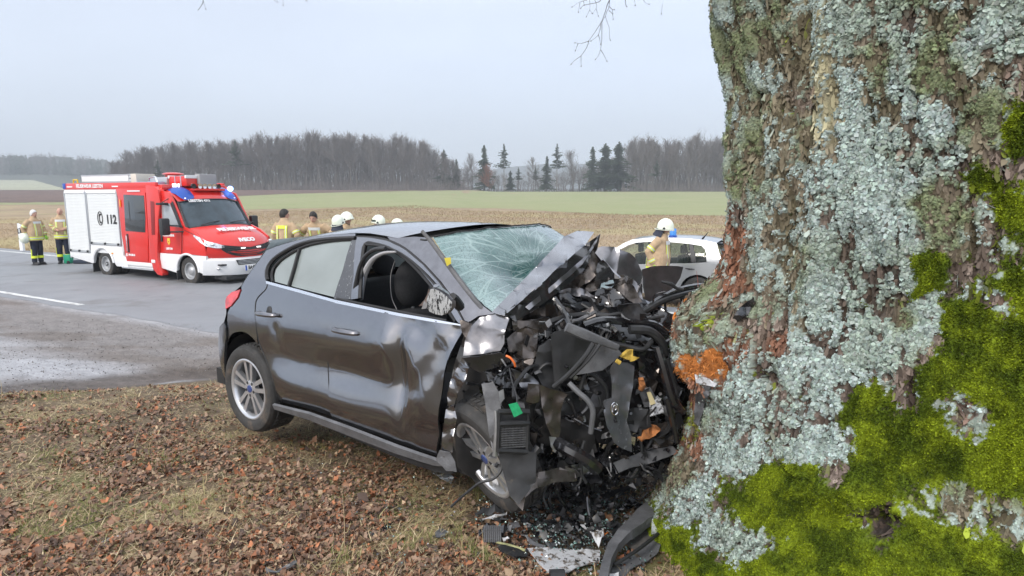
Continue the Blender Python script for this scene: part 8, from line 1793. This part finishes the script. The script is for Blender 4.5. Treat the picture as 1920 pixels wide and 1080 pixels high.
# ------------------------------------------------------------------ leaves, straw and grass of the verge
verge = [(-420, 800), (-60, 752), (80, 722), (240, 698), (420, 690), (600, 690), (900, 700), (1300, 700), (1360, 1000), (1300, 1110), (-420, 1110)]
def veg_dens(X, Y, seed, sc, lo, hi): return sstep(lo, hi, fbm(np.stack([X * sc, Y * sc, X * 0], -1), 3, seed))
def leaves(n, seed, big=1.0):
    X, Y, Z, R = scatter(n, verge, seed); px_, py_ = proj(np.stack([X, Y, Z], -1)); hp__ = np.exp(-((px_ - 1080) / 190) ** 2 - ((py_ - 980) / 95) ** 2); k = (np.maximum(zone_masks(X, Y), zone_masks(X - .1, Y + .42)) < .12) & (R.random(n) < (.12 + .9 * veg_dens(X, Y, 91, 2.2, .40, .62)) * (1 - .93 * hp__)); X, Y, Z = X[k], Y[k], Z[k]; n = len(X)
    s = (R.uniform(.006, .019, n) * (1 + .9 * R.random(n) ** 4) * big)[:, None]; C0 = np.stack([X, Y, Z + R.uniform(.0, .022, n)], 1); nn = np.stack([R.normal(0, .55, n), R.normal(0, .55, n), np.ones(n)], 1); nn /= np.linalg.norm(nn, axis=1)[:, None]
    u_ = np.cross(nn, R.normal(0, 1, (n, 3))); u_ /= np.linalg.norm(u_, axis=1)[:, None]; v_ = np.cross(nn, u_)
    cu = R.uniform(-.9, 1.1, (n, 1)); pts = []
    for (a, b, c_) in ((-1, 0, .35), (-.45, .55, .1), (-.1, .35, 0), (.35, .7, .15), (1.05, .05, .45), (.4, -.6, .1), (.0, -.35, 0), (-.5, -.5, .15)):
        pts.append(C0 + u_ * s * a * R.uniform(.7, 1.2, (n, 1)) + v_ * s * b * R.uniform(.6, 1.2, (n, 1)) + nn * s * (c_ * cu * 2 + R.uniform(-.15, .25, (n, 1))))
    V = np.stack(pts, 1).reshape(-1, 3); o = np.arange(n) * 8; F = np.concatenate([np.stack([o, o + 1, o + 2, o + 6], 1), np.stack([o + 2, o + 3, o + 4, o + 4], 1)[:, :4], np.stack([o, o + 6, o + 7, o + 7], 1)[:, :4], np.stack([o + 2, o + 4, o + 5, o + 6], 1)])
    T3 = np.concatenate([F[:, [0, 1, 2]], F[:, [0, 2, 3]]]); T3 = T3[(T3[:, 0] != T3[:, 1]) & (T3[:, 1] != T3[:, 2]) & (T3[:, 0] != T3[:, 2])]
    pal = np.array([(.165, .092, .058), (.125, .070, .045), (.20, .105, .060), (.075, .048, .036), (.25, .175, .110), (.25, .095, .042), (.19, .125, .085)]); c_ = pal[R.integers(0, 7, n)] * R.uniform(.7, 1.75, (n, 1)); cc = np.repeat(c_[:, None], 8, 1).reshape(-1, 3)
    tag(raw("fallen_leaves", V, T3, mat("leaf litter", (1, 1, 1), .7, attr="Col", var=.15, scale=60), None, False, cc), "brown curled fallen leaves covering the verge", kind='stuff')
leaves(76000, 21); leaves(2800, 22, 1.8)
def blades(name, label, n, poly, seed, hgt_, wd, pal, lie=.5, dens=None, seg=3, mk=None):
    X, Y, Z, R = scatter(n, poly, seed); k = np.ones(n, bool)
    if dens is not None: k &= R.random(n) < dens(X, Y)
    if mk is not None: k &= mk(X, Y)
    X, Y, Z = X[k], Y[k], Z[k]; n = len(X); p = np.stack([X, Y, Z - .004], 1); az = R.uniform(0, 6.283, n); el = np.abs(R.normal(0, 1, n)) * (1 - lie) + .12
    d = np.stack([np.cos(az) * np.cos(el), np.sin(az) * np.cos(el), np.sin(el)], 1); L_ = (R.uniform(*hgt_, n) / seg)[:, None]; sd = np.cross(d, [0, 0, 1.0]); sd /= np.linalg.norm(sd, axis=1)[:, None] + 1e-6; w_ = R.uniform(*wd, n)[:, None]
    pts = []; q = p.copy()
    for i in range(seg + 1):
        ww = w_ * (1 - i / (seg + .3)); pts += [q - sd * ww, q + sd * ww]; d = d + np.array([0, 0, -.10 - .18 * lie]) + R.normal(0, .10, (n, 3)); d /= np.linalg.norm(d, axis=1)[:, None]; q = q + d * L_; 
        g_ = hgt(q[:, 0], q[:, 1]) + .004; q[:, 2] = np.maximum(q[:, 2], g_)
    V = np.stack(pts, 1).reshape(-1, 3); m_ = 2 * (seg + 1); o = np.arange(n) * m_; F = np.concatenate([np.stack([o + 2 * i, o + 2 * i + 1, o + 2 * i + 3, o + 2 * i + 2], 1) for i in range(seg)])
    c_ = np.array(pal)[R.integers(0, len(pal), n)] * R.uniform(.65, 1.3, (n, 1)); cc = np.repeat(c_[:, None], m_, 1).reshape(-1, 3)
    return tag(raw(name, V, F, mat("grass blades", (1, 1, 1), .8, attr="Col", spec=.25), None, False, cc), label, kind='stuff')
STR = [(.40, .31, .18), (.32, .23, .13), (.50, .41, .26), (.26, .17, .10), (.34, .30, .15)]; GRN = [(.13, .17, .035), (.17, .21, .05), (.20, .22, .07), (.10, .13, .03), (.28, .27, .10)]
inv = lambda X, Y: (np.maximum(zone_masks(X, Y), zone_masks(X - .1, Y + .35)) < .2) & ((X - .35) ** 2 / .4 + (Y - 3.3) ** 2 / .35 > 1)
blades("dry_grass", "thin dry straw blades lying among the leaves", 230000, verge, 31, (.03, .13), (.0010, .0034), STR, .72, lambda X, Y: .22 + .78 * veg_dens(X, Y, 92, 1.8, .40, .60), mk=inv)
blades("grass", "short green grass showing between the leaves", 86000, verge, 32, (.02, .07), (.0008, .0022), GRN, .55, lambda X, Y: .05 + .95 * veg_dens(X, Y, 9, 1.9, .50, .68), mk=inv)
tufts = [(165, 965, 40, 26), (345, 955, 45, 22), (440, 935, 50, 15), (640, 1060, 34, 26), (890, 1030, 26, 30), (925, 1045, 22, 24), (860, 1010, 20, 20), (250, 705, 26, 8), (90, 745, 60, 10), (420, 700, 30, 6), (590, 830, 60, 20), (60, 1000, 40, 20), (780, 1020, 40, 20), (700, 790, 30, 10), (905, 920, 20, 22), (300, 870, 50, 16), (100, 860, 40, 14), (480, 860, 40, 12)]
for i, (u, v, ru, rv) in enumerate(tufts):
    poly = [(u + ru * math.cos(a), v + rv * math.sin(a)) for a in np.linspace(0, 2 * PI, 12, endpoint=False)]
    blades("grass_tuft", None, 900 if i in (4, 5) else 420, poly, 60 + i, (.03, .10), (.0008, .0019), GRN[:3] + [STR[4], STR[0]], .35, mk=inv)
for o in [o for o in bpy.data.objects if o.name.startswith("grass_tuft")]: o.name = "grass"; o["label"] = "loose tuft of green grass between the fallen leaves"
# tall dry stalks
for (u, v, v2) in ((645, 1035, 925), (905, 1062, 990), (2, 745, 712), (165, 985, 935), (390, 1075, 1030), (850, 700, 640), (1287, 560, 500)):
    if u == 1287: q = at(1308, 556, 3.75); t = at(1306, 508, 3.75)
    else: q = gnd(u, v, .05); q[2] = float(hgt(q[0], q[1])); t = at(u + random.uniform(-3, 3), v2, q[1])
    if u == 850: continue
    mb = MB(); mb.tube([q * 0, (np.array(t) - q) * .5 + np.array([.006, 0, 0]), np.array(t) - q], [.0028, .002, .001], 5, smooth=2); o = mb.build("dry_stalk", mat("dry stalk", (.42, .33, .2) if u != 1287 else (.3, .06, .05), .8) if u != 1287 else mat("red stalk", (.28, .08, .06), .8), None, smooth=True); o.location = q
    lab = {645: "single tall straw stalk standing right of the plastic tray", 905: "short straw stalk by the grass tuft left of the heap", 2: "upright straw stalk at the left edge by the dark verge line", 165: "thin straw stalk in the green tuft at lower left", 390: "short dry stalk at the bottom edge left of the tray", 1287: "thin red shoot standing on the trunk before the silver car's wheel"}[u]; tag(o, lab, "stalk")
# dead grass along the far bank and stubble clumps of the field
def farstrip(n, seed, s0, s1, x0, x1):
    R = np.random.default_rng(seed); t = R.uniform(x0, x1, n); s = s0 + (s1 - s0) * R.random(n) ** 1.6; X = RD[0] * t + RN[0] * (S0 + ROAD_W + s); Y = RD[1] * t + RN[1] * (S0 + ROAD_W + s); Z = hgt(X, Y)
    p = np.stack([X, Y, Z], 1); az = R.uniform(0, 6.28, n); d = np.stack([np.cos(az) * .7, np.sin(az) * .7, R.uniform(.3, 1.0, n)], 1); h = (R.uniform(.03, .12, n) * (1 + s * .02))[:, None]; sd = np.stack([np.ones(n), np.zeros(n), np.zeros(n)], 1); w_ = (R.uniform(.004, .010, n) * (1 + s * .04))[:, None]
    V = np.stack([p - sd * w_, p + sd * w_, p + d * h], 1).reshape(-1, 3); o = np.arange(n) * 3; F = np.stack([o, o + 1, o + 2], 1)
    c_ = np.array([(.30, .22, .13), (.24, .17, .10), (.36, .28, .17), (.25, .21, .11), (.22, .15, .10)])[R.integers(0, 5, n)] * R.uniform(.85, 1.2, (n, 1))
    tag(raw("dry_grass", V, F, MATS["grass blades"], None, False, np.repeat(c_[:, None], 3, 1).reshape(-1, 3)), "dead grass and stubble beyond the road", kind='stuff')
farstrip(110000, 41, .35, 60, -58, 22)
farstrip(30000, 42, .3, 5, -40, 20)
# small stones on the gravel apron
shards("gravel", "small dark stones and crumbs on the gravel apron", 2600, [(-20, 600), (200, 600), (420, 610), (420, 690), (200, 700), (-20, 740)], M_CRB, (.004, .016), 51, [(.07, .06, .055), (.25, .24, .23), (.12, .10, .08)], .003)
